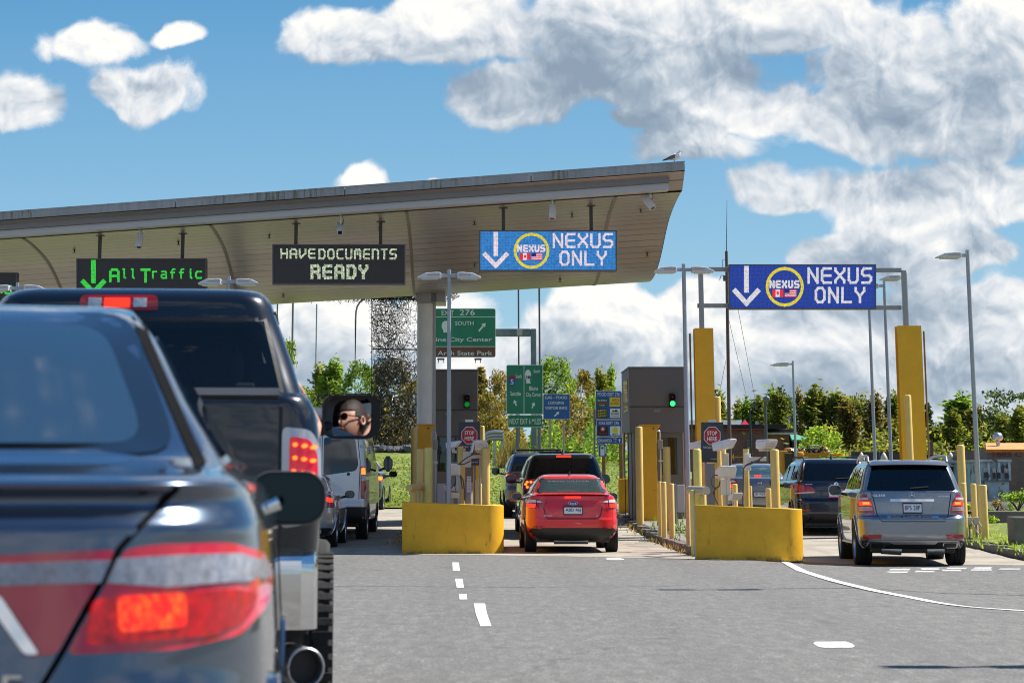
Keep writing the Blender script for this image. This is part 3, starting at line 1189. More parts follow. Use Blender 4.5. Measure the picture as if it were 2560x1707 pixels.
def grey_suv():
    p = paint2('slate_suv_paint', (.10, .11, .13), metal=.7, rough=.28)
    Y, gx = 70.0, 1.93
    lv = suv_levels(1.74, .95, 4.9)
    c = Car('grey_suv', 'slate grey suv with black roof rack farthest up the middle lane', 'suv', QG, (gx, Y, H(gx, Y)), R(1), p, lv, bow=.06, holes_side=[circ(1.0, .37, .41), circ(3.85, .37, .41)])
    k = 1.74 / 1.84
    c.rear('rear_window', roundp([(-.77, 1.30 * k), (.77, 1.30 * k), (.64, 1.72 * k), (-.64, 1.72 * k)], .05), M_FRIT, .004)
    for s in (1, -1):
        c.side('side_window', roundp([(.62, 1.29), (3.0, 1.29), (2.6, 1.62), (.75, 1.62)], .05), M_FRIT, s)
    for sg in (1, -1):
        f = (lambda q: q) if sg == 1 else mirror
        t = c.rear('tail_light', f(roundp([(.55, 1.02), (.92, 1.0), (.92, 1.19), (.62, 1.17)], .03)), M_REDLENS, .012)
        c.rear('lit_lens', f(roundp([(.70, 1.05), (.88, 1.05), (.88, 1.15), (.72, 1.15)], .02)), M_LITHOT, .018, t)
        c.rear('reflector', f([(.5, .46), (.8, .46), (.8, .51), (.5, .51)]), M_REDLENS, .016)
    c.rear('bumper_valance', roundp([(-.86, .29), (.86, .29), (.92, .50), (-.92, .50)], .04), M_BLACKPL, .008)
    c.plate('AH7 90R', -.16, .86, .16, 1.0)
    rk = MB()
    for s in (1, -1):
        rk.tube([(s * .62, .7, 1.72), (s * .62, .8, 1.80), (s * .62, 2.7, 1.82), (s * .62, 2.8, 1.73)], .022, 8)
    for y in (1.0, 1.8, 2.5):
        rk.tube([(-.62, y, 1.82), (.62, y, 1.82)], .018, 8)
    rk.build('roof_rack', M_BLACKPL, c.root, smooth=50)
    c.under(.72, .28, 4.5, .22, .38)
    c.wheels((1.0, 3.85), .955, .37, .25)
    for s in (1, -1):
        c.side_mirror(s * 1.1, 2.95, 1.26, .22, .18, .12, s, M_BLACKPL)
    return c


def navy_suv():
    p = paint2('midnight_paint', (.010, .013, .030), metal=.4, rough=.2)
    Y = 60.5
    gx = P(2092, 1225, Y).x
    lv = suv_levels(1.76, .97, 4.9)
    k = 1.76 / 1.84
    hole = [(-.72, 1.29), (.72, 1.29), (.62, 1.58), (-.62, 1.58)]
    sideh = [(.5, 1.28), (3.1, 1.28), (2.7, 1.58), (.65, 1.58)]
    c = Car('navy_suv', 'dark navy suv with a pink edged plate ahead of the silver suv', 'suv', QG, (gx, Y, H(gx, Y)), R(0), p, lv, bow=.07, holes_rear=[hole], holes_front=[[(-.68, 1.3), (.68, 1.3), (.6, 1.56), (-.6, 1.56)]],
            holes_side=[circ(.98, .37, .41), circ(3.9, .37, .41), sideh], taper=.04)
    c.rear('rear_window', roundp([(-.78, 1.25), (.78, 1.25), (.66, 1.63), (-.66, 1.63)], .05), G_DARK, .004)
    c.front('windshield', [(-.70, 1.27), (.70, 1.27), (.62, 1.60), (-.62, 1.60)], G_BLUE)
    for s in (1, -1):
        for (a, b) in ((.58, 1.3), (1.38, 2.15), (2.22, 3.0)):
            c.side('side_window', roundp([(a, 1.26), (b, 1.26), (b - .1, 1.60), (a + .1, 1.60)], .04), G_MID, s)
    c.seats((1.2, 2.4), (-.4, .4), .65, 1.46)
    for sg in (1, -1):
        f = (lambda q: q) if sg == 1 else mirror
        t = c.rear('tail_light', f(roundp([(.47, .97), (.93, .93), (.94, 1.20), (.80, 1.14), (.56, 1.10)], .02)), M_REDLENS, .012, step=.05)
        c.rear('clear_lens', f([(.5, .968), (.92, .945), (.92, .97), (.52, .99)]), M_CLEARLENS, .018, t, step=.05)
        c.rear('seam', f([(.70, .95), (.71, .95), (.71, 1.13), (.70, 1.13)]), M_BLACKPL, .02, t)
        c.rear('reflector', f([(.62, .56), (.82, .56), (.82, .585), (.62, .585)]), M_REDLENS, .014)
        MB().tube([(sg * .62, .02, .40), (sg * .62, .3, .42)], .055, 12, caps=False).build('exhaust_tip', M_SATIN, c.root, smooth=50)
    c.rear('bumper_valance', roundp([(-.86, .30), (.86, .30), (.92, .47), (-.92, .47)], .04), M_BLACKPL, .008)
    c.plate('BBX5417', -.17, .875, .17, 1.03, frame=mat('pink_plate_frame', (.75, .12, .40), .4), txt=mat('plate_dark', (.03, .05, .09), .5))
    yy = c.hit(0, 1.16) - .012
    em = MB().lathe([(.055, 0), (.055, .008), (.001, .009)], 20, M=Matrix.Translation((0, yy, 1.155)) @ Matrix.Rotation(R(90), 4, 'X')).build('emblem', M_CHROME, c.root)
    q = MB()
    for a0 in (0, 180):
        pts = [(0, yy - .012, 1.155)] + [(.034 * math.cos(R(a0 + 90 * k / 5)), yy - .012, 1.155 + .034 * math.sin(R(a0 + 90 * k / 5))) for k in range(6)]
        q.add(pts, [tuple(range(7))])
    q.build('emblem_field', mat('emblem_cyan', (.03, .12, .35), .4), em)
    c.text('badge_lettering', 'xDrive35', -.72, 1.15, -.55, 1.17, M_CHROME)
    seam_line(c, [(-.70, 1.20), (-.60, .78), (.60, .78), (.70, 1.20)], .007)
    MB().tube([(0, c.hit(0, 1.3) - .03, 1.29), (.45, c.hit(.45, 1.3) - .03, 1.31)], .012, 6).build('wiper', M_BLACKPL, c.root)
    for s in (1, -1):
        MB().tube([(s * .66, .6, 1.70), (s * .66, .75, 1.775), (s * .65, 2.4, 1.80), (s * .63, 2.9, 1.74)], .024, 8).build('roof_rail', M_BLACKPL, c.root, smooth=60)
    MB().box(-.5, .5, 1.1, 1.9, 1.785, 1.80).build('sunroof_panel', M_FRIT, c.root, bevel=.006)
    MB().lathe([(.05, 1.745), (.03, 1.79), (.008, 1.85)], 10, M=Matrix.Translation((0, .75, 0))).build('antenna', M_BLACKPL, c.root)
    c.under(.72, .28, 4.5, .2, .38)
    c.arches((.98, 3.9), .41, .37, p)
    c.wheels((.98, 3.9), .97, .37, .27)
    c.side_mirror(-1.10, 3.0, 1.2, .22, .17, .12, -1, M_BLACKPL)
    c.side_mirror(1.10, 3.0, 1.2, .22, .17, .12, 1, p)
    return c


SEDAN_LV = lambda k, w, L: [(.24, w * .85, .20, L - .25, .3), (.34, w * .95, .06, L - .1, .38), (.47, w * .99, .01, L - .01, .42), (.65, w, .0, L, .42), (.83, w * .99, .02, L - .05, .4), (1.0 * k, w * .965, .05, L - .2, .36), (1.07 * k, w * .93, .07, L - .45, .32), (1.095 * k, w * .88, .18, L - .65, .28),
                            (1.13 * k, w * .84, .45, L - 1.15, .26), (1.26 * k, w * .77, .75, L - 1.5, .26), (1.40 * k, w * .68, 1.1, L - 1.9, .26), (1.46 * k, w * .60, 1.35, L - 2.15, .26), (1.485 * k, w * .49, 1.6, L - 2.4, .2), (1.49 * k, w * .28, 1.8, L - 2.6, .1)]


def honda_sedan():
    p = paint2('steel_blue_paint', (.17, .19, .21), metal=.7, rough=.28)
    Y = 70.0
    gx = P(1900, 1225, Y).x
    lv = SEDAN_LV(.98, .88, 4.45)
    hole = [(-.62, 1.125), (.62, 1.125), (.52, 1.35), (-.52, 1.35)]
    c = Car('sedan_car', 'steel blue sedan behind the white cameras ahead of the navy suv', 'car', QG, (gx, Y, H(gx, Y)), R(0), p, lv, bow=.08, holes_rear=[hole], holes_front=[[(-.55, 1.14), (.55, 1.14), (.5, 1.36), (-.5, 1.36)]],
            holes_side=[circ(.9, .32, .35), circ(3.5, .32, .35)], taper=.05)
    c.rear('rear_window', roundp([(-.66, 1.11), (.66, 1.11), (.56, 1.375), (-.56, 1.375)], .05), G_BLUE, .004)
    c.front('windshield', [(-.6, 1.13), (.6, 1.13), (.52, 1.38), (-.52, 1.38)], G_BLUE)
    for s in (1, -1):
        c.side('side_window', roundp([(1.25, 1.1), (3.05, 1.1), (2.5, 1.38), (1.5, 1.38)], .05), M_FRIT, s)
    c.seats((1.5, 2.4), (-.36, .36), .6, 1.26)
    for sg in (1, -1):
        f = (lambda q: q) if sg == 1 else mirror
        t = c.rear('tail_light', f(roundp([(.56, .80), (.85, .78), (.86, 1.0), (.62, 1.03)], .03)), M_REDLENS, .012, step=.05)
        c.rear('lit_lens', f(roundp([(.62, .82), (.84, .81), (.84, .89), (.64, .9)], .02)), M_LIT, .018, t)
        c.rear('clear_lens', f([(.62, .95), (.84, .94), (.84, .99), (.66, 1.0)]), M_CLEARLENS, .018, t)
    c.rear('third_brake_light', [(-.09, 1.10), (.09, 1.10), (.085, 1.125), (-.085, 1.125)], M_LIT, .02, step=.04)
    em = MB()
    yy = c.hit(0, .93) - .015
    em.tube([(-.05, yy, .90), (-.04, yy, .97)], .008, 6).tube([(.05, yy, .90), (.04, yy, .97)], .008, 6).tube([(-.045, yy, .935), (.045, yy, .935)], .008, 6)
    em.build('emblem', M_CHROME, c.root)
    c.plate('187 WDR', -.16, .57, .16, .70)
    c.under(.7, .25, 4.1, .2, .34)
    c.wheels((.9, 3.5), .88, .32, .21)
    for s in (1, -1):
        c.side_mirror(s * .98, 3.0, 1.02, .19, .13, .1, s, p)
    return c


def light_sedan():
    p = paint2('ice_blue_paint', (.56, .62, .65), metal=.6, rough=.25)
    Y = 53.2
    gx = P(838, 1225, Y).x - .93
    lv = SEDAN_LV(1.0, .93, 4.6)
    hole = [(-.66, 1.14), (.66, 1.14), (.56, 1.38), (-.56, 1.38)]
    c = Car('sedan_car', 'pale silver blue sedan half hidden by the black pickup truck', 'car', QG, (gx, Y, H(gx, Y)), R(-1.0), p, lv, bow=.08, holes_rear=[hole], holes_side=[circ(.95, .33, .36), circ(3.7, .33, .36)], taper=.05)
    c.rear('rear_window', roundp([(-.69, 1.12), (.69, 1.12), (.6, 1.41), (-.6, 1.41)], .05), G_MID, .004)
    for s in (1, -1):
        c.side('side_window', roundp([(1.15, 1.13), (3.1, 1.13), (2.55, 1.41), (1.45, 1.41)], .05), M_FRIT, s)
        c.side('window_trim', [(1.1, 1.105), (3.15, 1.105), (3.15, 1.12), (1.1, 1.12)], M_CHROME, s, off=.01)
    c.seats((1.5,), (-.36, .36), .6, 1.28)
    for sg in (1, -1):
        f = (lambda q: q) if sg == 1 else mirror
        t = c.rear('tail_light', f(roundp([(.58, .82), (.90, .80), (.905, .96), (.80, 1.06), (.70, 1.04)], .03)), M_REDLENS, .012, step=.05)
        c.rear('lit_lens', f(roundp([(.66, .93), (.86, .90), (.84, .98), (.72, 1.02)], .02)), M_LIT, .018, t)
        c.rear('lit_bulb', f(roundp([(.62, .93), (.72, .93), (.72, .99), (.66, .99)], .02)), M_LITHOT, .02, t)
        c.rear('clear_lens', f([(.62, .83), (.74, .825), (.74, .89), (.64, .9)]), M_CLEARLENS, .018, t)
        MB().tube([(sg * .60, .03, .33), (sg * .60, .3, .35)], .06, 12).build('exhaust_tip', M_CHROME, c.root, smooth=50)
    c.rear('bumper_valance', roundp([(-.8, .25), (.8, .25), (.86, .40), (-.86, .40)], .04), M_BLACKPL, .008)
    c.under(.72, .25, 4.2, .2, .34)
    c.arches((.95, 3.7), .36, .33, p)
    c.wheels((.95, 3.7), .925, .33, .235)
    for s in (1, -1):
        c.side_mirror(s * 1.04, 3.0, 1.06, .2, .15, .1, s, M_BLACKPL)
    return c


def cargo_van():
    p = mat('van_silver', (.70, .70, .71), rough=.3, metal=.35, coat=.6)
    Y = 58.0
    gx = P(915, 1225, Y).x - 1.0
    w, L = .995, 5.9
    lv = [(.42, w * .9, .1, L - .2, .12), (.5, w * .98, .02, L, .12), (.78, w, .0, L, .12), (.9, w, .03, L, .12), (1.35, w * .995, .05, L - .15, .12), (1.5, w * .985, .06, L - .5, .12), (1.9, w * .95, .09, L - .95, .13), (2.4, w * .885, .14, L - 1.5, .16),
          (2.6, w * .82, .22, L - 1.8, .2), (2.70, w * .7, .4, L - 2.0, .2), (2.74, w * .5, .7, L - 2.3, .2)]
    c = Car('cargo_van', 'tall silver van with black rear glass ahead of the pale sedan', 'van', QG, (gx, Y, H(gx, Y)), R(-1.2), p, lv, bow=.02, bowf=.2, holes_side=[circ(1.1, .36, .42), circ(4.7, .36, .42)], taper=.02)
    gl = paint('van_black_glass', (.010, .014, .02), .1, .05)
    for sg in (1, -1):
        f = (lambda q: q) if sg == 1 else mirror
        c.rear('rear_window', f(roundp([(.04, 1.42), (.76, 1.52), (.82, 1.64), (.74, 2.22), (.04, 2.25)], .06)), gl, .006)
        t = c.rear('tail_light', f(roundp([(.88, .92), (.985, .92), (.955, 1.62), (.87, 1.62)], .02)), M_REDLENS, .012, step=.05)
        c.rear('lit_lens', f([(.885, 1.44), (.96, 1.44), (.95, 1.58), (.885, 1.58)]), M_LITHOT, .02, t, step=.05)
        c.rear('clear_lens', f([(.89, 1.30), (.965, 1.30), (.962, 1.42), (.89, 1.42)]), M_CLEARLENS, .018, t, step=.05)
        c.rear('reflector', f([(.68, .66), (.86, .66), (.86, .73), (.68, .73)]), M_REDLENS, .014)
        c.rear('door_hinge', f([(.86, 2.02), (.91, 2.02), (.91, 2.08), (.86, 2.08)]), M_SATIN, .02)
        c.rear('mud_flap', f([(.62, .18), (.95, .18), (.95, .5), (.62, .5)]), M_BLACKPL, .03)
        for (a, b) in ((.7, 2.1), (2.2, 3.6), (3.7, 4.5)):
            c.side('side_window', roundp([(a, 1.5), (b, 1.5), (b - .05, 2.2), (a + .03, 2.2)], .05), gl, sg)
    seam_line(c, [(0, .62), (0, 2.55)], .008)
    seam_line(c, [(-.84, .9), (-.86, 1.7), (-.78, 2.4), (.78, 2.4), (.86, 1.7), (.84, .9)], .008)
    c.rear('bumper', roundp([(-.99, .44), (.99, .44), (.99, .74), (-.99, .74)], .03), M_BLACKPL, .02)
    c.rear('door_lock', circ(.60, 1.45, .035, 12), M_BLACKPL, .012, step=.03)
    bx = MB().box(-.62, .62, .9, 2.6, 2.70, 2.94)
    bx.build('roof_air_conditioner', mat('white_plastic', (.78, .79, .80), .4), c.root, bevel=.06)
    c.rear('third_brake_light', [(-.25, 2.46), (.25, 2.46), (.25, 2.50), (-.25, 2.50)], M_LIT, .02)
    c.under(.8, .2, 5.6, .3, .5)
    c.wheels((1.1, 4.7), .985, .36, .26)
    c.arches((1.1, 4.7), .41, .36, M_BLACKPL)
    for s in (1, -1):
        c.side_mirror(s * 1.24, 4.75, 1.72, .22, .36, .13, s, M_BLACKPL, M_MDARK)
    # loose white sheet by the wheel
    return c


def far_dark_car():
    p = paint2('night_blue_paint', (.02, .03, .05), metal=.5, rough=.2)
    Y = 75.0
    gx = P(955, 1225, Y).x - .90
    lv = SEDAN_LV(1.0, .90, 4.4)
    c = Car('hatchback_car', 'dark blue black car at the head of the lane by the lawn', 'car', QG, (gx, Y, H(gx, Y)), R(-2.2), p, lv, bow=.08, holes_side=[circ(.9, .33, .36), circ(3.5, .33, .36)], taper=.05)
    c.rear('rear_window', roundp([(-.66, 1.12), (.66, 1.12), (.58, 1.40), (-.58, 1.40)], .05), M_FRIT, .004)
    for s in (1, -1):
        c.side('side_window', roundp([(1.2, 1.12), (3.05, 1.12), (2.5, 1.40), (1.5, 1.40)], .05), M_FRIT, s)
        f = (lambda q: q) if s == 1 else mirror
        t = c.rear('tail_light', f(roundp([(.6, .84), (.88, .82), (.88, 1.0), (.66, 1.02)], .03)), M_REDLENS, .012)
        c.rear('lit_lens', f(roundp([(.66, .88), (.86, .87), (.86, .97), (.68, .98)], .02)), M_LITHOT, .018, t)
        c.side_mirror(s * 1.02, 2.95, 1.06, .24, .17, .1, s, M_BLACKPL)
    c.under(.7, .25, 4.1, .2, .34)
    c.wheels((.9, 3.5), .90, .33, .22)
    c.arches((.9, 3.5), .36, .33, p)
    return c


def hot_lamp(name, stops, e, sc=34):
    m = mat(name, (.25, .004, .002), rough=.25, coat=.4)
    nt = NT(m.node_tree)
    b = nt.n['Principled BSDF']
    tc = nt.new('ShaderNodeTexCoord').outputs['Object']
    f = nt.noise(nt.vmath('MULTIPLY', tc, (1.6, 1, 1)), sc, 3, .7)
    nt.l.new(nt.ramp(f, stops), b.inputs['Emission Color'])
    b.inputs['Emission Strength'].default_value = e
    return m


# ---- near sedan, out of focus at the picture's edge
def near_sedan():
    p = paint2('storm_blue_paint', (.095, .125, .175), metal=.85, rough=.2)
    Y = 5.4
    SEAL = mat('seal_black', (.003, .003, .004), .9, spec=.1)
    gx = -1.315
    z0 = 0.0
    lv = [(.22, .78, .22, 4.5, .30), (.34, .87, .08, 4.72, .40), (.50, .905, .02, 4.82, .46), (.72, .915, .0, 4.85, .48), (.80, .915, .01, 4.85, .48), (.86, .912, .02, 4.8, .46), (1.06, .90, .045, 4.62, .42), (1.10, .895, .05, 4.55, .40),
          (1.155, .875, .10, 4.3, .36), (1.19, .855, .075, 4.2, .32), (1.205, .84, .12, 4.1, .28), (1.23, .80, .40, 3.9, .24), (1.255, .78, .58, 3.75, .13), (1.40, .675, .95, 3.35, .10), (1.58, .565, 1.38, 2.95, .10), (1.65, .505, 1.60, 2.75, .12), (1.69, .46, 1.85, 2.5, .17), (1.705, .3, 2.1, 2.3, .1)]
    hole = [(-.62, 1.275), (.62, 1.275), (.47, 1.61), (-.47, 1.61)]
    sideh = [(1.25, 1.27), (3.4, 1.27), (2.9, 1.58), (1.75, 1.58)]
    c = Car('blue_sedan', 'dark blue grey sedan close to the viewer with a wide red tail light', 'car', QG, (gx, Y, H(gx, Y)), R(3.8), p, lv, bow=.09, holes_rear=[hole], holes_front=[[(-.6, 1.28), (.6, 1.28), (.5, 1.57), (-.5, 1.57)]],
            holes_side=[circ(.95, .33, .37), circ(3.75, .33, .37), sideh], taper=.05, NL=90)
    win = roundp([(-.68, 1.262), (.68, 1.262), (.49, 1.655), (-.49, 1.655)], .09)
    inn = roundp([(-.60, 1.285), (.60, 1.285), (.43, 1.61), (-.43, 1.61)], .09)
    c.rear('rear_window', inn, glass('near_window', (.16, .20, .24), refl=1.5, rough=.05, alpha=.86, body=(.022, .045, .075)), .004, step=.05)
    frame_ring(c, win, inn)
    c.front('windshield', [(-.66, 1.27), (.66, 1.27), (.53, 1.6), (-.53, 1.6)], G_BLUE)
    for s in (1, -1):
        c.side('side_window', roundp([(1.2, 1.265), (3.45, 1.265), (2.9, 1.595), (1.72, 1.595)], .06), G_MID, s, off=.008)
        c.side('window_trim', [(1.1, 1.245), (3.5, 1.245), (3.5, 1.26), (1.1, 1.26)], M_CHROME, s, off=.012)
    c.seats((1.65, 2.6), (-.37, .37), .7, 1.45)
    red2 = mat('red_lens_near', (.62, .006, .03), rough=.1, coat=1.0)
    red3 = mat('deep_red_lens', (.58, .008, .035), rough=.12, coat=1.0)
    clear2 = mat('clear_lens_near', (.27, .28, .33), rough=.12, coat=1.0, noise=(40, .35))
    lit2 = hot_lamp('lit_lens_near', [(.36, (.10, .0, .002)), (.55, (.5, .002, .003)), (.72, (1, .006, .003))], .36, 16)
    hot2 = hot_lamp('lit_bulb_near', [(.44, (1, .008, .002)), (.58, (1, .10, .004)), (.70, (1, .24, .01))], .55)
    for sg in (1, -1):
        f = (lambda q: q) if sg == 1 else mirror
        o = c.rear('tail_light', f(roundp([(.595, 1.060), (.66, 1.068), (.80, 1.070), (.875, 1.045), (.893, .985), (.885, .93), (.83, .875), (.70, .853), (.485, .848)], .02)), red2, .014, step=.035)
        c.rear('clear_lens', f([(.578, 1.040), (.70, 1.046), (.82, 1.046), (.872, 1.026), (.886, .985), (.80, .987), (.68, .980), (.556, .990)]), clear2, .020, o, step=.035)
        c.rear('lit_lens', f(roundp([(.53, .958), (.80, .972), (.862, .960), (.84, .905), (.78, .880), (.52, .866)], .02)), lit2, .020, o, step=.035)
        c.rear('lit_bulb', f(roundp([(.578, .963), (.712, .968), (.715, .898), (.585, .890)], .015)), hot2, .024, o, step=.035)
        i = c.rear('boot_lamp', f(roundp([(.10, 1.035), (.575, 1.058), (.465, .848), (.40, .846), (.325, .945), (.17, .985)], .015)), red3, .014, step=.035)
        c.rear('clear_lens', f([(.12, 1.022), (.565, 1.036), (.545, .990), (.33, .985), (.18, .992)]), clear2, .020, i, step=.035)
        c.rear('chrome_trim', f(roundp([(.12, .985), (.165, .985), (.325, .945), (.40, .848), (.43, .848), (.345, .965), (.20, 1.0)], .01)), M_CHROME, .022, step=.035)
    seam_line(c, [(.735, 1.225), (.665, 1.15), (.585, 1.06), (.475, .85), (.40, .72), (.36, .62)], .0065, material=SEAL)
    seam_line(c, [(-.735, 1.225), (-.665, 1.15), (-.585, 1.06), (-.475, .85), (-.40, .72), (-.36, .62)], .0065, material=SEAL)
    for sg in (1, -1):
        seam_line(c, [(sg * .735, 1.235), (sg * .70, 1.29), (sg * .60, 1.47), (sg * .50, 1.655)], .012, 'window_seal', SEAL)
    seam_line(c, [(-.36, .62), (.36, .62)], .0065, material=SEAL)
    c.text('badge_lettering', 'SE', .315, .765, .40, .812, M_CHROME, proud=.016)
    c.plate('BC9 71W', -.16, .70, .16, .85)
    c.rear('bumper_valance', roundp([(-.8, .25), (.8, .25), (.86, .38), (-.86, .38)], .04), M_BLACKPL, .01)
    for s in (1, -1):
        c.side('door_gap', [(1.55, .45), (1.562, .45), (1.40, 1.24), (1.388, 1.24)], M_BLACKPL, s, off=.003)
        c.side('door_gap', [(2.7, .4), (2.712, .4), (2.712, 1.24), (2.7, 1.24)], M_BLACKPL, s, off=.003)
        c.side('door_handle', roundp([(1.75, 1.12), (1.95, 1.12), (1.95, 1.15), (1.75, 1.15)], .01), M_CHROME, s, off=.03)
        c.side('side_marker', roundp([(.42, .70), (.58, .70), (.58, .73), (.42, .73)], .01), M_REDLENS, s, off=.012)
    c.under(.74, .25, 4.5, .18, .34)
    c.wheels((.95, 3.75), .91, .335, .22)
    c.arches((.95, 3.75), .37, .335, p)
    c.side_mirror(.93, 3.2, 1.155, .25, .17, .13, 1, M_BLACKPL, mat('mirror_teal', (.022, .03, .032), .03, 1.0))
    c.side_mirror(-1.02, 3.2, 1.215, .23, .17, .13, -1, p)
    return c
# ------------------------------------------------------------------ pickup truck and the person in it
def pickup():
    p = paint('pickup_paint', (.012, .015, .022), metal=.5, rough=.24)
    Y, gx = 11.3, -1.65
    root = thing('pickup_truck', 'tall black pickup truck with lit tail light and a big chrome mirror', 'pickup truck', (gx, Y, 0), R(3.3), QG)

    class Sub(Car):
        pass
    # cargo box
    bed_lv = [(.78, .95, .10, 2.10, .10), (.86, .99, .02, 2.10, .10), (1.0, 1.005, .0, 2.10, .11), (1.2, 1.01, -.01, 2.10, .11), (1.40, 1.0, .0, 2.10, .12), (1.50, .985, .01, 2.10, .13), (1.57, .955, .02, 2.10, .14), (1.60, .935, .05, 2.09, .14)]
    bed = Sub.__new__(Sub)
    tmp = Car('tmp_body', None, None, None, (0, 0, 0), 0, p, bed_lv, bow=.03, bowf=.0, taper=0.0, NL=44, holes_side=[circ(1.15, .42, .50)])
    cab_lv = [(.70, .93, 2.14, 5.95, .12), (.9, .99, 2.13, 5.95, .14), (1.2, 1.005, 2.13, 5.95, .14), (1.42, .99, 2.14, 5.85, .14), (1.56, .955, 2.15, 5.5, .14), (1.62, .925, 2.16, 4.7, .14), (1.70, .895, 2.19, 4.5, .14), (1.85, .845, 2.26, 4.2, .14), (2.04, .775, 2.33, 3.85, .15),
              (2.19, .71, 2.37, 3.55, .16), (2.235, .63, 2.48, 3.35, .16), (2.25, .40, 2.8, 3.1, .1)]
    hole = [(-.70, 1.70), (.70, 1.70), (.62, 2.02), (-.62, 2.02)]
    shole = [(2.45, 1.58), (4.1, 1.58), (3.7, 2.04), (2.6, 2.04)]
    tmp2 = Car('tmp_cab', None, None, None, (0, 0, 0), 0, p, cab_lv, bow=.03, bowf=.25, taper=0.0, NL=64, holes_rear=[hole], holes_front=[[(-.7, 1.7), (.7, 1.7), (.6, 2.04), (-.6, 2.04)]], holes_side=[shole])
    for t, nm in ((tmp, 'cargo_box'), (tmp2, 'cab')):
        t.body.parent = root
        t.body.name = nm
        old = t.root
        t.root = root
        bpy.data.objects.remove(old)
    b, cb = tmp, tmp2
    # cab rear window
    cb.rear('rear_window', roundp([(-.79, 1.665), (.79, 1.665), (.685, 2.05), (-.685, 2.05)], .04), glass('pickup_glass', (.35, .40, .42), 1.0, .02, .45), .004)
    cb.front('windshield', [(-.74, 1.68), (.74, 1.68), (.63, 2.06), (-.63, 2.06)], G_BLUE)
    cb.side('side_window', roundp([(2.42, 1.66), (4.15, 1.66), (3.7, 2.06), (2.58, 2.06)], .03), G_DARK, -1)
    seam_line(cb, [(-.80, 1.62), (-.80, 1.68), (-.70, 2.065), (.70, 2.065), (.80, 1.68), (.80, 1.62)], .010)
    cb.seats((2.75, 3.6), (-.42, .42), 1.0, 1.95, .52)
    # high brake light
    def roofpt(x, z):
        return cb.hit(x, z)
    t = cb.rear('third_brake_light', roundp([(-.29, 2.108), (.13, 2.108), (.125, 2.183), (-.28, 2.183)], .02), M_REDLENS, .016, step=.04)
    for (x0, x1, mt, nm) in ((-.24, -.17, M_CLEARLENS, 'cargo_lamp'), (-.155, -.02, M_LIT, 'lit_lens'), (0.0, .07, M_CLEARLENS, 'cargo_lamp')):
        cb.rear(nm, [(x0, 2.123), (x1, 2.123), (x1, 2.169), (x0, 2.169)], mt, .022, t, step=.04)
    for s in (1, -1):
        cb.side('roof_seam', [(2.5, 2.10), (3.6, 2.10), (3.6, 2.115), (2.5, 2.115)], M_BLACKPL, s, off=.01)
    # tailgate: upper edge cap, seams, recess, lights
    b.rear('tailgate_cap', roundp([(-.82, 1.572), (.82, 1.572), (.82, 1.595), (-.82, 1.595)], .01), mat('tailgate_cap', (.06, .062, .068), rough=.35, coat=.4), .03, step=.05)
    seam_line(b, [(.828, 1.59), (.828, .93), (-.828, .93), (-.828, 1.59)], .008)
    b.rear('tailgate_handle', roundp([(-.20, 1.36), (.20, 1.36), (.20, 1.47), (-.20, 1.47)], .03), M_BLACKPL, .012)
    b.text('badge_lettering', 'RAM', -.42, 1.08, .42, 1.28, M_CHROME)
    b.text('badge_lettering', '2500', .48, 1.0, .72, 1.06, M_CHROME)
    for sg in (1, -1):
        f = (lambda q: q) if sg == 1 else mirror
        t = b.rear('tail_light', f(roundp([(.835, 1.02), (.975, 1.04), (1.0, 1.16), (.992, 1.36), (.955, 1.435), (.835, 1.45)], .03)), mat('silver_bezel', (.50, .51, .54), .2, .5, coat=.6), .016, step=.04)
        r_ = b.rear('red_lens', f(roundp([(.868, 1.09), (.972, 1.10), (.982, 1.18), (.976, 1.33), (.945, 1.395), (.868, 1.41)], .02)), mat('red_lens_lit', (.5, .008, .03), .15, coat=.6, emit=(1, .006, .02), estr=.16), .022, t, step=.04)
        for k in range(5):
            for q in range(3):
                x, z = .888 + .034 * q + (.004 if k < 2 else 0), 1.372 - .056 * k - .006 * q
                b.rear('lit_bulb', f([(x - .0125 + .0105 * math.cos(a) + .0125, z + .0085 * math.sin(a)) for a in (2 * math.pi * i / 10 for i in range(10))]), M_LITHOT, .028, r_, step=.05, skirt=.004)
        MB().cbox((sg * .80, .2, .62), (.28, .02, .5)).build('mud_flap', M_BLACKPL, root)
    # bumper: chrome with a dark step pad
    mb = MB()
    prof = [(-.10, .60), (-.115, .64), (-.165, .86), (-.15, .905), (-.10, .92), (.02, .925), (.02, .60)]
    xs = [-1.0, -.985, -.93, -.6, -.3, 0, .3, .6, .93, .985, 1.0]
    yo = [.16, .08, .03, .0, -.01, -.012, -.01, 0, .03, .08, .16]
    m = len(prof)
    for x, y0 in zip(xs, yo):
        mb.v += [(x, y + y0, z) for (y, z) in prof]
    fs = []
    for i in range(len(xs) - 1):
        for k in range(m):
            fs.append((i * m + k, i * m + (k + 1) % m, (i + 1) * m + (k + 1) % m, (i + 1) * m + k))
    fs += [tuple(range(m)), tuple((len(xs) - 1) * m + k for k in range(m))]
    mb.f += fs
    mb.m += [0] * len(fs)
    bp = mb.build('bumper', M_CHROME, root, smooth=35)
    MB().box(-.72, .72, -.165, .0, .918, .936).build('bumper_step', M_BLACKPL, bp, bevel=.006)
    pl = MB().box(-.17, .17, -.195, -.18, .70, .84).build('license_plate', M_PLATE, root, bevel=.004)
    vs, fs = text_geo('DM7 04L', .012)
    MB().add([(-.14 + .28 * u, -.199, .735 + .07 * v) for (u, v) in vs], fs).build('plate_lettering', M_PLATETXT, pl)
    # exhaust
    p0 = Vector((.955, -.06, .445))
    dx = Vector((-.30, .95, .03)).normalized()
    e = MB().tube([p0, p0 + dx * .01, p0 + dx * .45], .083, 28, caps=False)
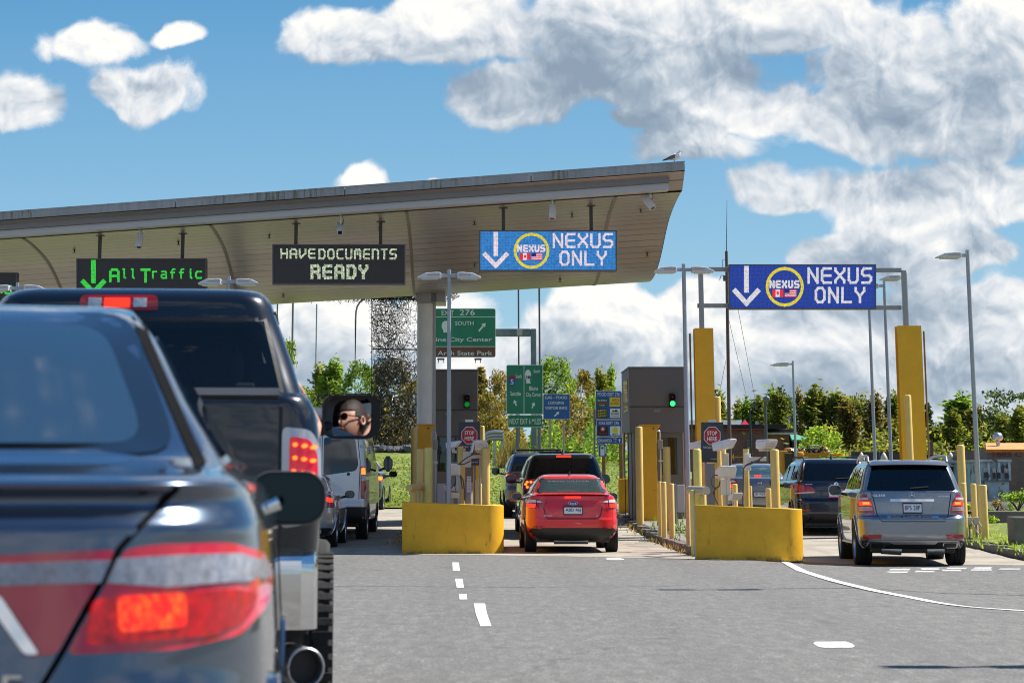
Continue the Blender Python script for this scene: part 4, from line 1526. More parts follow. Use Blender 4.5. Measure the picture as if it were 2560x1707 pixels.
    e.tube([p0 + dx * .45, p0 + dx * .02, p0], .074, 28, caps=False)
    a_ = dx.cross(Vector((0, 0, 1))).normalized()
    b_ = a_.cross(dx)
    e.tube([p0 + (a_ * math.cos(t) + b_ * math.sin(t)) * .0785 for t in (2 * math.pi * k / 28 for k in range(29))], .006, 6, caps=False)
    ex = e.build('exhaust_tip', M_SATIN, root, smooth=60)
    MB().tube([p0 + dx * .06, p0 + dx * .40], .0738, 24).build('exhaust_opening', M_BLACKPL, ex)
    MB().box(-.7, .7, .3, 5.6, .45, .80).build('underbody', M_BLACKPL, root, bevel=.04)
    b.wheels((1.15, 4.75), 1.075, .445, .30, spokes=8)
    tread(root, 1.15, 1.075, .445, .30)
    # right wing mirror turned so that it shows the passenger
    Mw = Vector((-.675, 14.9, 1.59))
    head = Vector((-1.06, 14.30, 1.73))
    n_ = ((Vector((0, 0, CAMZ)) - Mw).normalized() + (head + Vector((.0, .02, .02)) - Mw).normalized()).normalized()
    bpy.context.view_layer.update()
    inv = Matrix.Translation((gx, Y, 0)) @ Matrix.Rotation(R(3.3), 4, 'Z')
    inv = inv.inverted()
    zax = Vector((0, 0, 1))
    yax = -n_
    xax = yax.cross(zax).normalized()
    zax = xax.cross(yax).normalized()
    G = Matrix((xax, yax, zax)).transposed().to_4x4()
    G.translation = Mw
    mir = bpy.data.objects.new('side_mirror', None)
    link(mir, root)
    mir.matrix_local = inv @ G
    # shell faces straight back (small turn), glass sits turned inside the frame
    S = G.inverted() @ (Matrix.Translation(Mw) @ Matrix.Rotation(R(3), 4, 'Z'))
    w, h = .335, .25
    fr = [S @ Vector((a, -.035, bz)) for (a, bz) in rrect(-w / 2, -h / 2, w / 2, h / 2, .075, 6)]
    inn = [S @ Vector((a, -.028, bz)) for (a, bz) in rrect(-w * .44 - .004, -h * .44, w * .36, h * .44, .06, 6)]
    bk = [S @ Vector((a * .98 + .002, .08, bz * 1.0)) for (a, bz) in rrect(-w / 2, -h / 2, w / 2, h / 2, .075, 6)]
    bk2 = [S @ Vector((a * .7, .15, bz * .75)) for (a, bz) in rrect(-w / 2, -h / 2, w / 2, h / 2, .075, 6)]
    inb = [S @ Vector((a, .06, bz)) for (a, bz) in rrect(-w * .44 - .004, -h * .44, w * .36, h * .44, .06, 6)]
    n = len(fr)
    mb = MB()
    q = lambda o1, o2: [(o1 + i, o1 + (i + 1) % n, o2 + (i + 1) % n, o2 + i) for i in range(n)]
    mb.add(inb + inn + fr + bk + bk2, q(0, n) + q(n, 2 * n) + q(2 * n, 3 * n) + q(3 * n, 4 * n) + [tuple(4 * n + i for i in range(n))])
    mb.m = [1 if k < 2 * n else 0 for k in range(len(mb.f))]
    mb.build('mirror_shell', [M_CHROME, M_BLACKPL], mir, smooth=50)
    g0 = [(a, -.0, bz) for (a, bz) in rrect(-w * .47, -h * .43, w * .36, h * .43, .05, 5)]
    MB().prism(g0, [(a, .006, c_) for (a, _, c_) in g0]).build('mirror_glass', M_MIRROR, mir)
    MB().tube([S @ Vector((-.10, .07, -.05)), S @ Vector((-.36, .10, -.09))], .045, 10).build('mirror_arm', M_BLACKPL, mir, smooth=50)
    return root, head


def tread(root, y, xo, r, wid):
    """knobbly blocks round the rear tyres."""
    for s in (1, -1):
        mb = MB()
        for k in range(46):
            a = 2 * math.pi * k / 46
            for q, (u0, u1) in enumerate(((-.5, -.22), (-.18, .12), (.16, .5))):
                Mx = Matrix.Translation((s * (xo - wid / 2), y, r)) @ Matrix.Rotation(a + (q % 2) * .09, 4, 'X')
                mb.box(u0 * wid, u1 * wid, -.019, .019, r - .006, r + .005, 0, Mx)
        mb.build('tyre_tread', M_TYRE, root, bevel=.004)


def build_person(head):
    skin = mat('skin', (.52, .27, .19), rough=.5, noise=(20, .08))
    hairm = mat('brown_hair', (.022, .012, .007), rough=.65, bump=(40, .6, .01))
    # face points forward and a little to the left
    fy = Vector((-.22, .965, -.06)).normalized()
    fx = fy.cross(Vector((0, 0, 1))).normalized()
    fz = fx.cross(fy).normalized()
    Mh = Matrix((fx, fy, fz)).transposed().to_4x4()
    Mh.translation = head
    # skinned torso, neck, arms with hands
    bm = bmesh.new()
    lay = bm.verts.layers.skin.verify()

    def node(p, r, prev=None):
        v = bm.verts.new(p)
        v[lay].radius = (r, r) if not isinstance(r, tuple) else r
        if prev is not None:
            bm.edges.new((prev, v))
        return v
    hx, hy, hz = head
    pel = node((hx - .02, hy - .05, hz - .75), (.17, .13))
    pel[lay].use_root = True
    ch = node((hx - .01, hy - .05, hz - .42), (.16, .11), pel)
    up = node((hx, hy - .05, hz - .25), (.10, .08), ch)
    nk = node((hx, hy - .03, hz - .17), .052, up)
    node((hx, hy - .015, hz - .07), .05, nk)

    def arm(sh, el, wr, fdir, side):
        s0 = node(sh, .06, up)
        e0 = node(el, .043, s0)
        w0 = node(wr, .028, e0)
        d = Vector(fdir).normalized()
        a = d.cross(Vector((0, .3, 1))).normalized()
        pm = node(Vector(wr) + d * .055, (.036, .018), w0)
        for k, ln in zip((-1.5, -.5, .5, 1.5), (.055, .068, .064, .05)):
            k0 = node(Vector(wr) + d * .09 + a * .017 * k, .010, pm)
            k1 = node(Vector(wr) + d * (.09 + ln * .55) + a * .018 * k + Vector((0, 0, -.008)), .0088, k0)
            node(Vector(wr) + d * (.09 + ln) + a * .018 * k + Vector((0, 0, -.024)), .0075, k1)
        t0 = node(Vector(wr) + d * .035 + a * .036 * side, .011, pm)
        node(Vector(wr) + d * .075 + a * .05 * side, .009, t0)
    arm((hx + .19, hy - .03, hz - .27), (hx + .205, hy + .17, hz - .20), (hx + .12, hy - .07, hz + .0), (-.6, -.6, .35), 1)
    arm((hx - .19, hy - .05, hz - .27), (hx - .27, hy + .12, hz - .48), (hx - .16, hy + .36, hz - .40), (.1, 1, .1), 1)
    me = bpy.data.meshes.new('person_skeleton')
    bm.to_mesh(me)
    bm.free()
    ob = bpy.data.objects.new('person_skeleton', me)
    COL.objects.link(ob)
    sk = ob.modifiers.new('skin', 'SKIN')
    sk.use_smooth_shade = True
    sb = ob.modifiers.new('sub', 'SUBSURF')
    sb.levels = sb.render_levels = 1
    dg = bpy.context.evaluated_depsgraph_get()
    m2 = bpy.data.meshes.new_from_object(ob.evaluated_get(dg))
    body = MB().add([v.co[:] for v in m2.vertices], [tuple(f.vertices) for f in m2.polygons])
    bpy.data.objects.remove(ob)
    # head: shaped sphere
    vs, fs = [], []
    NU, NV = 28, 22

    def headpt(u, v, grow=0.0):
        th = math.pi * v
        ph = 2 * math.pi * u
        x, y, z = math.sin(th) * math.sin(ph), math.sin(th) * math.cos(ph), math.cos(th)
        p = Vector((x * .075, y * .095, z * .118))
        if p.z < 0:
            k = -p.z / .118
            p.x *= 1 - .30 * k
            p.y = p.y * (1 - .12 * k) + .012 * k
        front = max(0, y)
        p.y += .026 * math.exp(-((x * .075 / .013) ** 2) - ((p.z + .022) / .020) ** 2) * front        # nose
        p.y += .008 * math.exp(-((p.x / .03) ** 2) - ((p.z - .032) / .014) ** 2) * front              # brow
        p.y -= .010 * math.exp(-(((abs(p.x) - .032) / .016) ** 2) - ((p.z - .010) / .014) ** 2) * front  # eye sockets
        p.y += .007 * math.exp(-((p.x / .022) ** 2) - ((p.z + .060) / .009) ** 2) * front             # lips
        p.y += .010 * math.exp(-((p.x / .02) ** 2) - ((p.z + .100) / .014) ** 2) * front              # chin
        if grow:
            p *= 1 + grow
        return p
    for j in range(NV + 1):
        for i in range(NU):
            vs.append(Mh @ headpt(i / NU, max(.002, min(.998, j / NV))))
    for j in range(NV):
        for i in range(NU):
            fs.append((j * NU + i, j * NU + (i + 1) % NU, (j + 1) * NU + (i + 1) % NU, (j + 1) * NU + i))
    body.add(vs, fs)
    for s in (1, -1):
        er = MB().lathe([(.001, -.006), (.014, -.008), (.022, .0), (.018, .008), (.010, .004)], 12, M=Mh @ Matrix.Translation((s * .078, -.01, -.005)) @ Matrix.Rotation(R(90) * s, 4, 'Y') @ Matrix.Scale(1.4, 4, (1, 0, 0)), cap=False)
        body.add(er.v, er.f)
    o = body.build('person', skin, smooth=60, org=(head.x, head.y, head.z - .75))
    tag(o, 'person in sunglasses riding in the black pickup with one arm out of the window', 'person')
    # hair: cap over crown and back, drawn tight into a knot
    hv, hf = [], []
    idx = {}
    for j in range(NV + 1):
        for i in range(NU):
            q = headpt(i / NU, max(.002, min(.998, j / NV)), .09 + .025 * math.sin(i * 2.3) * math.sin(j * 1.7))
            idx[(j, i)] = len(hv)
            hv.append(q)
    for j in range(NV):
        for i in range(NU):
            c = headpt((i + .5) / NU, (j + .5) / NV)
            hairline = .050 if c.y > .045 else (.050 - (.045 - c.y) * 2.2)
            if c.z > max(hairline, -.07) and c.y < .085:
                hf.append((idx[(j, i)], idx[(j, (i + 1) % NU)], idx[(j + 1, (i + 1) % NU)], idx[(j + 1, i)]))
    hair = MB().add([Mh @ q for q in hv], hf)
    bun = MB().lathe([(.001, -.04), (.03, -.03), (.042, 0), (.03, .03), (.001, .04)], 14, M=Mh @ Matrix.Translation((0, -.115, .03)), cap=False)
    hair.add(bun.v, bun.f)
    base = Vector((head.x, head.y, head.z - .75))
    hair.build('hair', hairm, o, org=base, smooth=60)
    gl = MB()
    for s in (1, -1):
        ov = [Mh @ Vector((s * .034 + .027 * math.cos(t), .108 - .10 * (abs(s * .034 + .027 * math.cos(t))) ** 1.4, .008 + .023 * math.sin(t))) for t in (2 * math.pi * k / 16 for k in range(16))]
        bkv = [q - fy * .006 for q in ov]
        gl.prism(ov, bkv)
        gl.tube([Mh @ Vector((s * .060, .098, .014)), Mh @ Vector((s * .080, .05, .012)), Mh @ Vector((s * .083, -.01, .008))], .0035, 6)
    gl.tube([Mh @ Vector((-.010, .11, .012)), Mh @ Vector((.010, .11, .012))], .003, 6)
    gl.build('sunglasses', mat('dark_lens', (.012, .008, .006), .25), o, org=base)
    lp = MB().tube([Mh @ Vector((-.020, .098, -.060)), Mh @ Vector((0, .104, -.058)), Mh @ Vector((.020, .098, -.060))], .005, 8)
    lp.build('lips', mat('lip', (.42, .14, .12), .4), o, org=base, smooth=60)
    sh = MB().lathe([(.185, -.50), (.175, -.30), (.15, -.26), (.085, -.20)], 20, M=Matrix.Translation(head) @ Matrix.Translation((0, -.05, 0)) @ Matrix.Scale(.75, 4, (0, 1, 0)), cap=False)
    sh.build('shirt', mat('dark_shirt', (.02, .02, .025), .8), o, org=base, smooth=60)
    return o


# ------------------------------------------------------------------ gull
def gull():
    c = P(1684, 391, 51.2)
    foot = P(1686, 407, 51.2)
    s = 1.0
    root = thing('gull', 'white gull with grey wings perched on the canopy edge', 'bird', foot)
    white = mat('gull_white', (.80, .80, .78), .7)
    grey = mat('gull_grey', (.12, .13, .15), .6)
    dark = mat('gull_dark', (.02, .02, .02), .6)
    mb = MB()

    def ell(path, radii, squash=1.0, n=14):
        vs = []
        for (x, z), r_ in zip(path, radii):
            for k in range(n):
                t = 2 * math.pi * k / n
                vs.append((x - .35 * r_ * math.sin(t), r_ * squash * math.cos(t), z + r_ * math.sin(t)))
        fs = []
        for i in range(len(path) - 1):
            for k in range(n):
                fs.append((i * n + k, i * n + (k + 1) % n, (i + 1) * n + (k + 1) % n, (i + 1) * n + k))
        fs += [tuple(range(n)), tuple((len(path) - 1) * n + k for k in range(n))]
        return vs, fs
    mb.add(*ell([(-.16, .075), (-.10, .085), (-.04, .10), (.03, .12), (.08, .15), (.105, .185), (.115, .215), (.112, .24), (.105, .255)], [.012, .034, .055, .064, .060, .044, .038, .034, .012]))
    mb.build('gull_body', white, root, smooth=70)
    w = MB()
    for sg in (1, -1):
        vs, fs = ell([(-.21, .055), (-.15, .075), (-.08, .098), (0, .125), (.05, .145)], [.006, .020, .034, .040, .012], .35)
        w = MB().add([(x, y + sg * .050, z) for (x, y, z) in vs], fs)
        wo = w.build('wing', grey, root, smooth=70)
        vs, fs = ell([(-.24, .045), (-.19, .060), (-.14, .078)], [.004, .012, .016], .3)
        MB().add([(x, y + sg * .05, z) for (x, y, z) in vs], fs).build('wing_tip', dark, wo, smooth=70)
    MB().lathe([(.010, 0), (.008, .02), (.001, .045)], 8, M=Matrix.Translation((.13, 0, .228)) @ Matrix.Rotation(R(100), 4, 'Y')).build('beak', mat('beak_yellow', (.6, .35, .03), .5), root)
    for sg in (1, -1):
        MB().tube([(.0, sg * .02, .08), (.005, sg * .02, .0)], .005, 6).tube([(.0, sg * .02, .004), (.04, sg * .025, .004)], .006, 6).build('leg', mat('leg_pink', (.5, .3, .25), .6), root)
        MB().lathe([(.001, -.004), (.006, 0), (.001, .004)], 8, M=Matrix.Translation((.125, sg * .03, .232))).build('eye', dark, root)
    return root


# ------------------------------------------------------------------ trees and plants
def leaf_mat(name, c0, c1, c2):
    if name in MATS:
        return MATS[name]
    m = bpy.data.materials.new(name)
    m.use_nodes = True
    nt = NT(m.node_tree)
    b = nt.n['Principled BSDF']
    b.inputs['Roughness'].default_value = .6
    b.inputs['Specular IOR Level'].default_value = .25
    g = nt.new('ShaderNodeNewGeometry')
    oi = nt.new('ShaderNodeObjectInfo')
    f = nt.noise(g.outputs['Position'], 1.3, 3, .6)
    f2 = nt.math('ADD', nt.math('MULTIPLY', f, .8), nt.math('MULTIPLY', g.outputs['Random Per Island'], .45))
    f3 = nt.math('SUBTRACT', f2, nt.math('MULTIPLY', nt.math('SUBTRACT', oi.outputs['Random'], .5), .25))
    c = nt.ramp(f3, [(.35, c0), (.6, c1), (.85, c2)])
    nt.l.new(c, b.inputs['Base Color'])
    tr = nt.new('ShaderNodeBsdfTranslucent')
    nt.l.new(nt.mix(1.0, c, (1.3, 1.35, .6), 'MULTIPLY'), tr.inputs[0])
    mx = nt.new('ShaderNodeMixShader')
    mx.inputs[0].default_value = .58
    nt.l.new(b.outputs[0], mx.inputs[1])
    nt.l.new(tr.outputs[0], mx.inputs[2])
    nt.l.new(mx.outputs[0], nt.n['Material Output'].inputs[0])
    MATS[name] = m
    return m


L_OLIVE = leaf_mat('leaves_olive', (.085, .105, .022), (.165, .19, .036), (.30, .30, .08))
L_GREEN = leaf_mat('leaves_green', (.082, .134, .029), (.180, .278, .050), (.360, .468, .090))
L_BRIGHT = leaf_mat('leaves_bright', (.105, .173, .027), (.225, .330, .048), (.420, .510, .105))
L_DARK = leaf_mat('needles_dark', (.030, .051, .027), (.060, .093, .048), (.112, .150, .075))
L_BROWN = leaf_mat('leaves_brownish', (.118, .100, .036), (.234, .190, .065), (.396, .296, .108))
L_STRAW = leaf_mat('seed_heads', (.16, .15, .05), (.30, .22, .11), (.45, .32, .20))
BARK = mat('bark', (.09, .07, .05), .9, bump=(12, .6, .03))


def leaf_quad(mb, p, s, rng, droop=0.0):
    a = Vector((rng.gauss(0, 1), rng.gauss(0, 1), rng.gauss(0, .7))).normalized()
    b = a.cross(Vector((rng.gauss(0, 1), rng.gauss(0, 1), rng.gauss(0, 1)))).normalized()
    l, w = s * rng.uniform(.7, 1.4), s * rng.uniform(.35, .6)
    mb.add([p - a * l * .5, p + b * w * .5, p + a * l * .5, p - b * w * .5], [(0, 1, 2, 3)])


def crown_mesh(kind, seed, n=2600):
    """crown of a unit tree: height about 1 (trunk base at 0)."""
    rng = random.Random(seed)
    mb = MB()
    limbs = []
    if kind == 'poplar':
        nc = 46
        for c in range(nc):
            t = rng.uniform(.06, 1.0) ** .9
            r = .135 * (math.sin(min(1, t * 1.25 + .12) * math.pi) ** .6 if t < .75 else (1 - t) * 2.6 + .12) * rng.uniform(.3, 1.1)
            a = rng.uniform(0, 6.283)
            p = Vector((math.cos(a) * r, math.sin(a) * r, t))
            limbs.append(p)
            hgt = rng.uniform(.07, .15)
            for k in range(n // nc):
                q = p + Vector((rng.gauss(0, .024), rng.gauss(0, .024), rng.gauss(0, 1) * hgt * .5))
                leaf_quad(mb, q, .046, rng)
    elif kind == 'conifer':
        for tier in range(17):
            t = .10 + .88 * tier / 17
            r = .20 * (1 - t) ** .85 + .012
            nb = int(7 + 5 * (1 - t))
            for k in range(nb):
                a = rng.uniform(0, 6.283)
                rr = r * rng.uniform(.65, 1.15)
                for s in range(int(n / 17 / nb)):
                    u = rng.uniform(.05, 1) ** .7
                    q = Vector((math.cos(a) * rr * u, math.sin(a) * rr * u, t - .05 * u * (1 + rr) + rng.gauss(0, .008)))
                    q += Vector((rng.gauss(0, .012), rng.gauss(0, .012), 0))
                    leaf_quad(mb, q, .042, rng)
            limbs.append(Vector((0, 0, t)))
    elif kind == 'cedar':
        for c in range(34):
            a = rng.uniform(0, 6.283)
            t = rng.uniform(.22, .98)
            r = .48 * (1 - (t - .25) ** 2 * 1.1) * rng.uniform(.3, 1.0)
            p = Vector((math.cos(a) * r, math.sin(a) * r, t))
            limbs.append(p)
            for k in range(n // 34):
                q = p + Vector((rng.gauss(0, .07), rng.gauss(0, .07), rng.gauss(0, .022) - .02))
                leaf_quad(mb, q, .046, rng)
    else:                                                    # broad
        nc = 60
        for c in range(nc):
            a = rng.uniform(0, 6.283)
            zz = rng.uniform(-.9, 1)
            rr = math.sqrt(max(0, 1 - zz * zz)) * rng.uniform(.55, 1.05)
            p = Vector((math.cos(a) * rr * .36, math.sin(a) * rr * .36, .58 + zz * .38))
            limbs.append(p)
            sg = rng.uniform(.03, .07)
            for k in range(n // nc):
                cl = lambda: max(-1.6, min(1.6, rng.gauss(0, 1))) * sg
                q = p + Vector((cl(), cl(), cl() * .8))
                leaf_quad(mb, q, .050, rng)
    tk = MB()
    top = .9 if kind in ('poplar', 'conifer') else .62
    tk.tube([(0, 0, -.02), (.01, 0, top * .4), (0, .01, top)], .014, 8, r2=.004)
    rng.shuffle(limbs)
    for p in limbs[:14]:
        b0 = Vector((0, 0, max(.12, p.z * .7)))
        tk.tube([b0, b0.lerp(p, .5) + Vector((0, 0, .015)), p], .005, 5, r2=.002)
    return mb, tk


TREE = {}


def tree(name, label, cx, ytop, wpx, Y, kind, lm, seed, group, density=2600):
    key = (kind, seed, lm.name)
    top = P(cx, ytop, Y)
    x = top.x
    z0 = H(x, Y)
    h = top.z - z0
    root = thing(name, label, 'tree', (x, Y, z0), random.uniform(0, 6.28), group)
    if key not in TREE:
        a, b = crown_mesh(kind, seed, density)
        co = a.build('crown', lm, root)
        to = b.build('trunk', BARK, root, smooth=60)
        TREE[key] = (co.data, to.data)
    else:
        for nm, d in zip(('crown', 'trunk'), TREE[key]):
            link(bpy.data.objects.new(nm, d), root)
    wu = {'poplar': .175, 'conifer': .33, 'cedar': .85, 'broad': .70}[kind]
    wid = wpx / (FE / Y)
    root.scale = (wid / wu, wid / wu, h)
    return root


def bush(name, label, x, y, w, d, h, lm, seed, group=None, n=1500, leaf=.12, cat='shrub', z=None):
    rng = random.Random(seed)
    mb = MB()
    nc = max(8, int(n / 60))
    for c in range(nc):
        a = rng.uniform(0, 6.283)
        e = rng.uniform(0, 1)
        rr = math.sqrt(1 - e * e) * rng.uniform(.4, 1.05)
        p = Vector((math.cos(a) * rr * w / 2, math.sin(a) * rr * d / 2, e * h * rng.uniform(.75, 1.05)))
        sg = min(w, h * 1.2) * rng.uniform(.06, .13)
        for k in range(n // nc):
            q = p + Vector((rng.gauss(0, sg), rng.gauss(0, sg), rng.gauss(0, sg)))
            q.z = max(.02, q.z)
            leaf_quad(mb, q, leaf, rng)
    zz = H(x, y) if z is None else z
    root = thing(name, label, cat, (x, y, zz), 0, group)
    mb.build('foliage', lm, root)
    st = MB()
    for k in range(5):
        a = rng.uniform(0, 6.283)
        st.tube([(0, 0, 0), (math.cos(a) * w * .12, math.sin(a) * d * .12, h * .4), (math.cos(a) * w * .25, math.sin(a) * d * .25, h * .75)], .02, 5, r2=.008)
    st.build('stem', BARK, root)
    return root
# ------------------------------------------------------------------ setting: ground, road, lanes, lawn
def asphalt_mat():
    m = mat('asphalt', (.15, .148, .145), rough=.88)
    nt = NT(m.node_tree)
    b = nt.n['Principled BSDF']
    pos = nt.new('ShaderNodeNewGeometry').outputs['Position']
    big = nt.noise(pos, .22, 4, .6)
    fine = nt.noise(pos, 38, 3, .7)
    fine2 = nt.noise(nt.vmath('MULTIPLY', pos, (1, .22, 1)), 9, 4, .75)
    v = nt.math('ADD', nt.math('MULTIPLY', fine, .9), nt.math('MULTIPLY', fine2, .5))
    c = nt.ramp(v, [(.42, (.060, .058, .055)), (.70, (.126, .122, .116)), (.95, (.31, .30, .285))])
    c2 = nt.mix(nt.mrange(big, .35, .7, 0, .22), c, (.15, .145, .137))
    # tyre polish along the lanes
    sep = nt.new('ShaderNodeSeparateXYZ')
    nt.l.new(pos, sep.inputs[0])
    wx = nt.math('SINE', nt.math('MULTIPLY', nt.math('ADD', sep.outputs[0], nt.math('MULTIPLY', big, 1.4)), 3.4))
    c3 = nt.mix(nt.mrange(wx, .3, 1.0, 0, .16), c2, (.08, .078, .076))
    # oil drips and fine cracks
    oil = nt.math('MULTIPLY', nt.mrange(nt.noise(nt.vmath('MULTIPLY', pos, (1, .45, 1)), 1.7, 2, .5), .66, .74), .4)
    c3 = nt.mix(oil, c3, (.05, .048, .046))
    vo = nt.new('ShaderNodeTexVoronoi', feature='DISTANCE_TO_EDGE', voronoi_dimensions='2D')
    nt.l.new(nt.vmath('ADD', pos, nt.vmath('MULTIPLY', nt.noise(pos, .8, 4, .6, out=1), (1.6, 1.6, 0))), vo.inputs['Vector'])
    vo.inputs['Scale'].default_value = .11
    cr = nt.math('MULTIPLY', nt.math('LESS_THAN', vo.outputs['Distance'], .0025), .35)
    c3 = nt.mix(cr, c3, (.04, .038, .036))
    nt.l.new(c3, b.inputs['Base Color'])
    bp = nt.new('ShaderNodeBump')
    bp.inputs['Strength'].default_value = .55
    bp.inputs['Distance'].default_value = .02
    nt.l.new(fine, bp.inputs['Height'])
    nt.l.new(bp.outputs[0], b.inputs['Normal'])
    return m


def concrete_mat(name, base, groove=0.0):
    m = mat(name, base, rough=.85)
    nt = NT(m.node_tree)
    b = nt.n['Principled BSDF']
    pos = nt.new('ShaderNodeNewGeometry').outputs['Position']
    f = nt.noise(pos, .9, 5, .65)
    g = nt.noise(pos, 26, 3, .7)
    v = nt.math('ADD', nt.math('MULTIPLY', f, .7), nt.math('MULTIPLY', g, .35))
    lo = tuple(x * .70 for x in base)
    hi = tuple(x * 1.15 for x in base)
    c = nt.ramp(v, [(.38, lo), (.70, hi)])
    # oil stains down the lane, and saw-cut joints every few metres
    sep = nt.new('ShaderNodeSeparateXYZ')
    nt.l.new(pos, sep.inputs[0])
    st = nt.mrange(nt.noise(nt.vmath('MULTIPLY', pos, (1, .16, 1)), 1.6, 3, .6), .54, .72, 0, .4)
    c = nt.mix(st, c, tuple(x * .42 for x in base))
    if groove:
        j = nt.math('LESS_THAN', nt.math('FRACT', nt.math('DIVIDE', sep.outputs[1], groove)), .012)
        c = nt.mix(nt.math('MULTIPLY', j, .7), c, (.05, .045, .04))
    nt.l.new(c, b.inputs['Base Color'])
    bp = nt.new('ShaderNodeBump')
    bp.inputs['Strength'].default_value = .3
    bp.inputs['Distance'].default_value = .015
    nt.l.new(g, bp.inputs['Height'])
    nt.l.new(bp.outputs[0], b.inputs['Normal'])
    return m


def grass_mat(name, c0, c1, c2):
    m = mat(name, c1, rough=.9)
    nt = NT(m.node_tree)
    b = nt.n['Principled BSDF']
    pos = nt.new('ShaderNodeNewGeometry').outputs['Position']
    f = nt.noise(pos, .45, 4, .6)
    g = nt.noise(nt.vmath('MULTIPLY', pos, (1, .35, 1)), 7, 4, .7)
    v = nt.math('ADD', nt.math('MULTIPLY', f, .6), nt.math('MULTIPLY', g, .75))
    c = nt.ramp(v, [(.48, c0), (.66, c1), (.84, c2)])
    fl = nt.mrange(nt.noise(pos, 3.2, 2, .5), .73, .76)
    c = nt.mix(nt.math('MULTIPLY', fl, .8), c, (.45, .40, .05))
    nt.l.new(c, b.inputs['Base Color'])
    bp = nt.new('ShaderNodeBump')
    bp.inputs['Strength'].default_value = .8
    bp.inputs['Distance'].default_value = .12
    nt.l.new(g, bp.inputs['Height'])
    nt.l.new(bp.outputs[0], b.inputs['Normal'])
    return m


M_ASPH = asphalt_mat()
M_CONC = concrete_mat('lane_concrete', (.36, .32, .26), 4.6)
M_KERB = concrete_mat('kerb_concrete', (.20, .185, .165))
M_GREYC = concrete_mat('grey_concrete', (.24, .22, .20))
M_GRASS = grass_mat('lawn_grass', (.06, .095, .009), (.135, .185, .017), (.25, .27, .045))
M_DRY = grass_mat('rough_ground', (.06, .07, .02), (.11, .12, .035), (.16, .15, .06))
M_WPAINT = mat('road_paint', (.72, .71, .68), rough=.7, noise=(9, .12), spots=(26, .64, (.30, .29, .28)), coords='Generated')

M_FADED = mat('worn_road_paint', (.50, .49, .47), .8, noise=(14, .3), coords='Object', spots=(20, .58, (.22, .215, .205)))
SEAM = [(-60, 48.6)] + [tuple(ground_pt(a, b).xy) for (a, b) in ((820, 1385), (1200, 1387), (1700, 1396), (1800, 1400), (2000, 1404), (2300, 1411), (2540, 1413))] + [(60, 44.6)]


def seam_y(x):
    for (x0, y0), (x1, y1) in zip(SEAM, SEAM[1:]):
        if x0 <= x <= x1:
            return y0 + (y1 - y0) * (x - x0) / max(1e-6, x1 - x0)
    return 46.0


def frange(a, b, s):
    out = []
    while a < b - 1e-6:
        out.append(round(a, 4))
        a += s
    out.append(b)
    return out


sheet('ground', [-500, -200, -80, -40, -20, -8, 0, 6, 8, 10, 12, 14, 30, 80, 200, 500], [-60, 0, 20, 47, 50, 58, 66, 75, 85, 95, 112, 150, 260, 600, 1500], -.09, M_DRY)
# the road ends on the oblique joint with the lane concrete
mb = MB()
xs = frange(-40, 40, 1.0)
rows = 40
vs, fs = [], []
for j in range(rows + 1):
    for x in xs:
        y = -20 + (seam_y(x) + 20) * j / rows
        vs.append((x, y, H(x, y)))
for j in range(rows):
    for i in range(len(xs) - 1):
        a = j * len(xs) + i
        fs.append((a, a + 1, a + 1 + len(xs), a + len(xs)))
tag(mb.add(vs, fs).build('road', M_ASPH, smooth=40), kind='structure')
mb = MB()
vs, fs = [], []
ys_far = 76.0
for j in range(33):
    for x in frange(-22, 10.4, .6):
        y0 = seam_y(x)
        y = y0 + (ys_far - y0) * j / 32
        vs.append((x, y, H(x, y) + .002))
nx = len(frange(-22, 10.4, .6))
for j in range(32):
    for i in range(nx - 1):
        a = j * nx + i
        fs.append((a, a + 1, a + 1 + nx, a + nx))
tag(mb.add(vs, fs).build('lane_pavement', M_CONC, smooth=40), kind='structure')
sheet('lawn', frange(-45, 14, 2.0), frange(76, 118, 1.5), .05, M_GRASS)
sheet('far_pavement', frange(6.5, 60, 2.5), frange(76, 112, 3), -.02, mat('far_asphalt', (.10, .095, .09), 1.0, spec=.05))

# road markings
mb = MB()


def gquad(mb, pts, dz=.006):
    mb.add([ground_pt(a, b) + Vector((0, 0, dz)) for (a, b) in pts], [tuple(range(len(pts)))])


for k, q in enumerate([[(1131, 1406), (1147, 1406), (1149.6, 1427.4), (1132, 1427.4)], [(1137.7, 1446.8), (1155.8, 1446.8), (1159.8, 1469), (1142, 1469)], [(1147, 1485.5), (1166.6, 1485.5), (1167.4, 1498.5), (1149, 1498.5)],
                       [(1184.7, 1509), (1212.6, 1509), (1217, 1533), (1228.5, 1565.8), (1201, 1565.8), (1189, 1533)]]):
    mb = MB()
    gquad(mb, q)
    tag(mb.build('lane_marking', M_WPAINT), kind='structure')
mb = MB()
gquad(mb, [(1513, 1397), (1522, 1394.6), (1548, 1394.6), (1561, 1398), (1556, 1399.8), (1524, 1399.8)])
tag(mb.build('road_marking', M_WPAINT), kind='structure')
mb = MB()
oc = [(2033, 1609), (2040, 1605), (2115, 1604.6), (2130, 1610), (2137, 1616), (2130, 1619.4), (2060, 1619.6), (2046, 1617)]
ic = [(2064, 1611), (2064, 1609.6), (2098, 1609.6), (2102, 1611.5), (2104, 1613), (2100, 1614.6), (2074, 1614.6), (2068, 1613)]
vs = [ground_pt(a, b) + Vector((0, 0, .006)) for (a, b) in oc + ic]
mb.add(vs, [(i, (i + 1) % 8, 8 + (i + 1) % 8, 8 + i) for i in range(8)])
tag(mb.build('road_marking', M_WPAINT), kind='structure')
mb = MB()
mb.add(vs[8:], [tuple(range(8))])
tag(mb.build('road_marking', M_FADED), kind='structure')
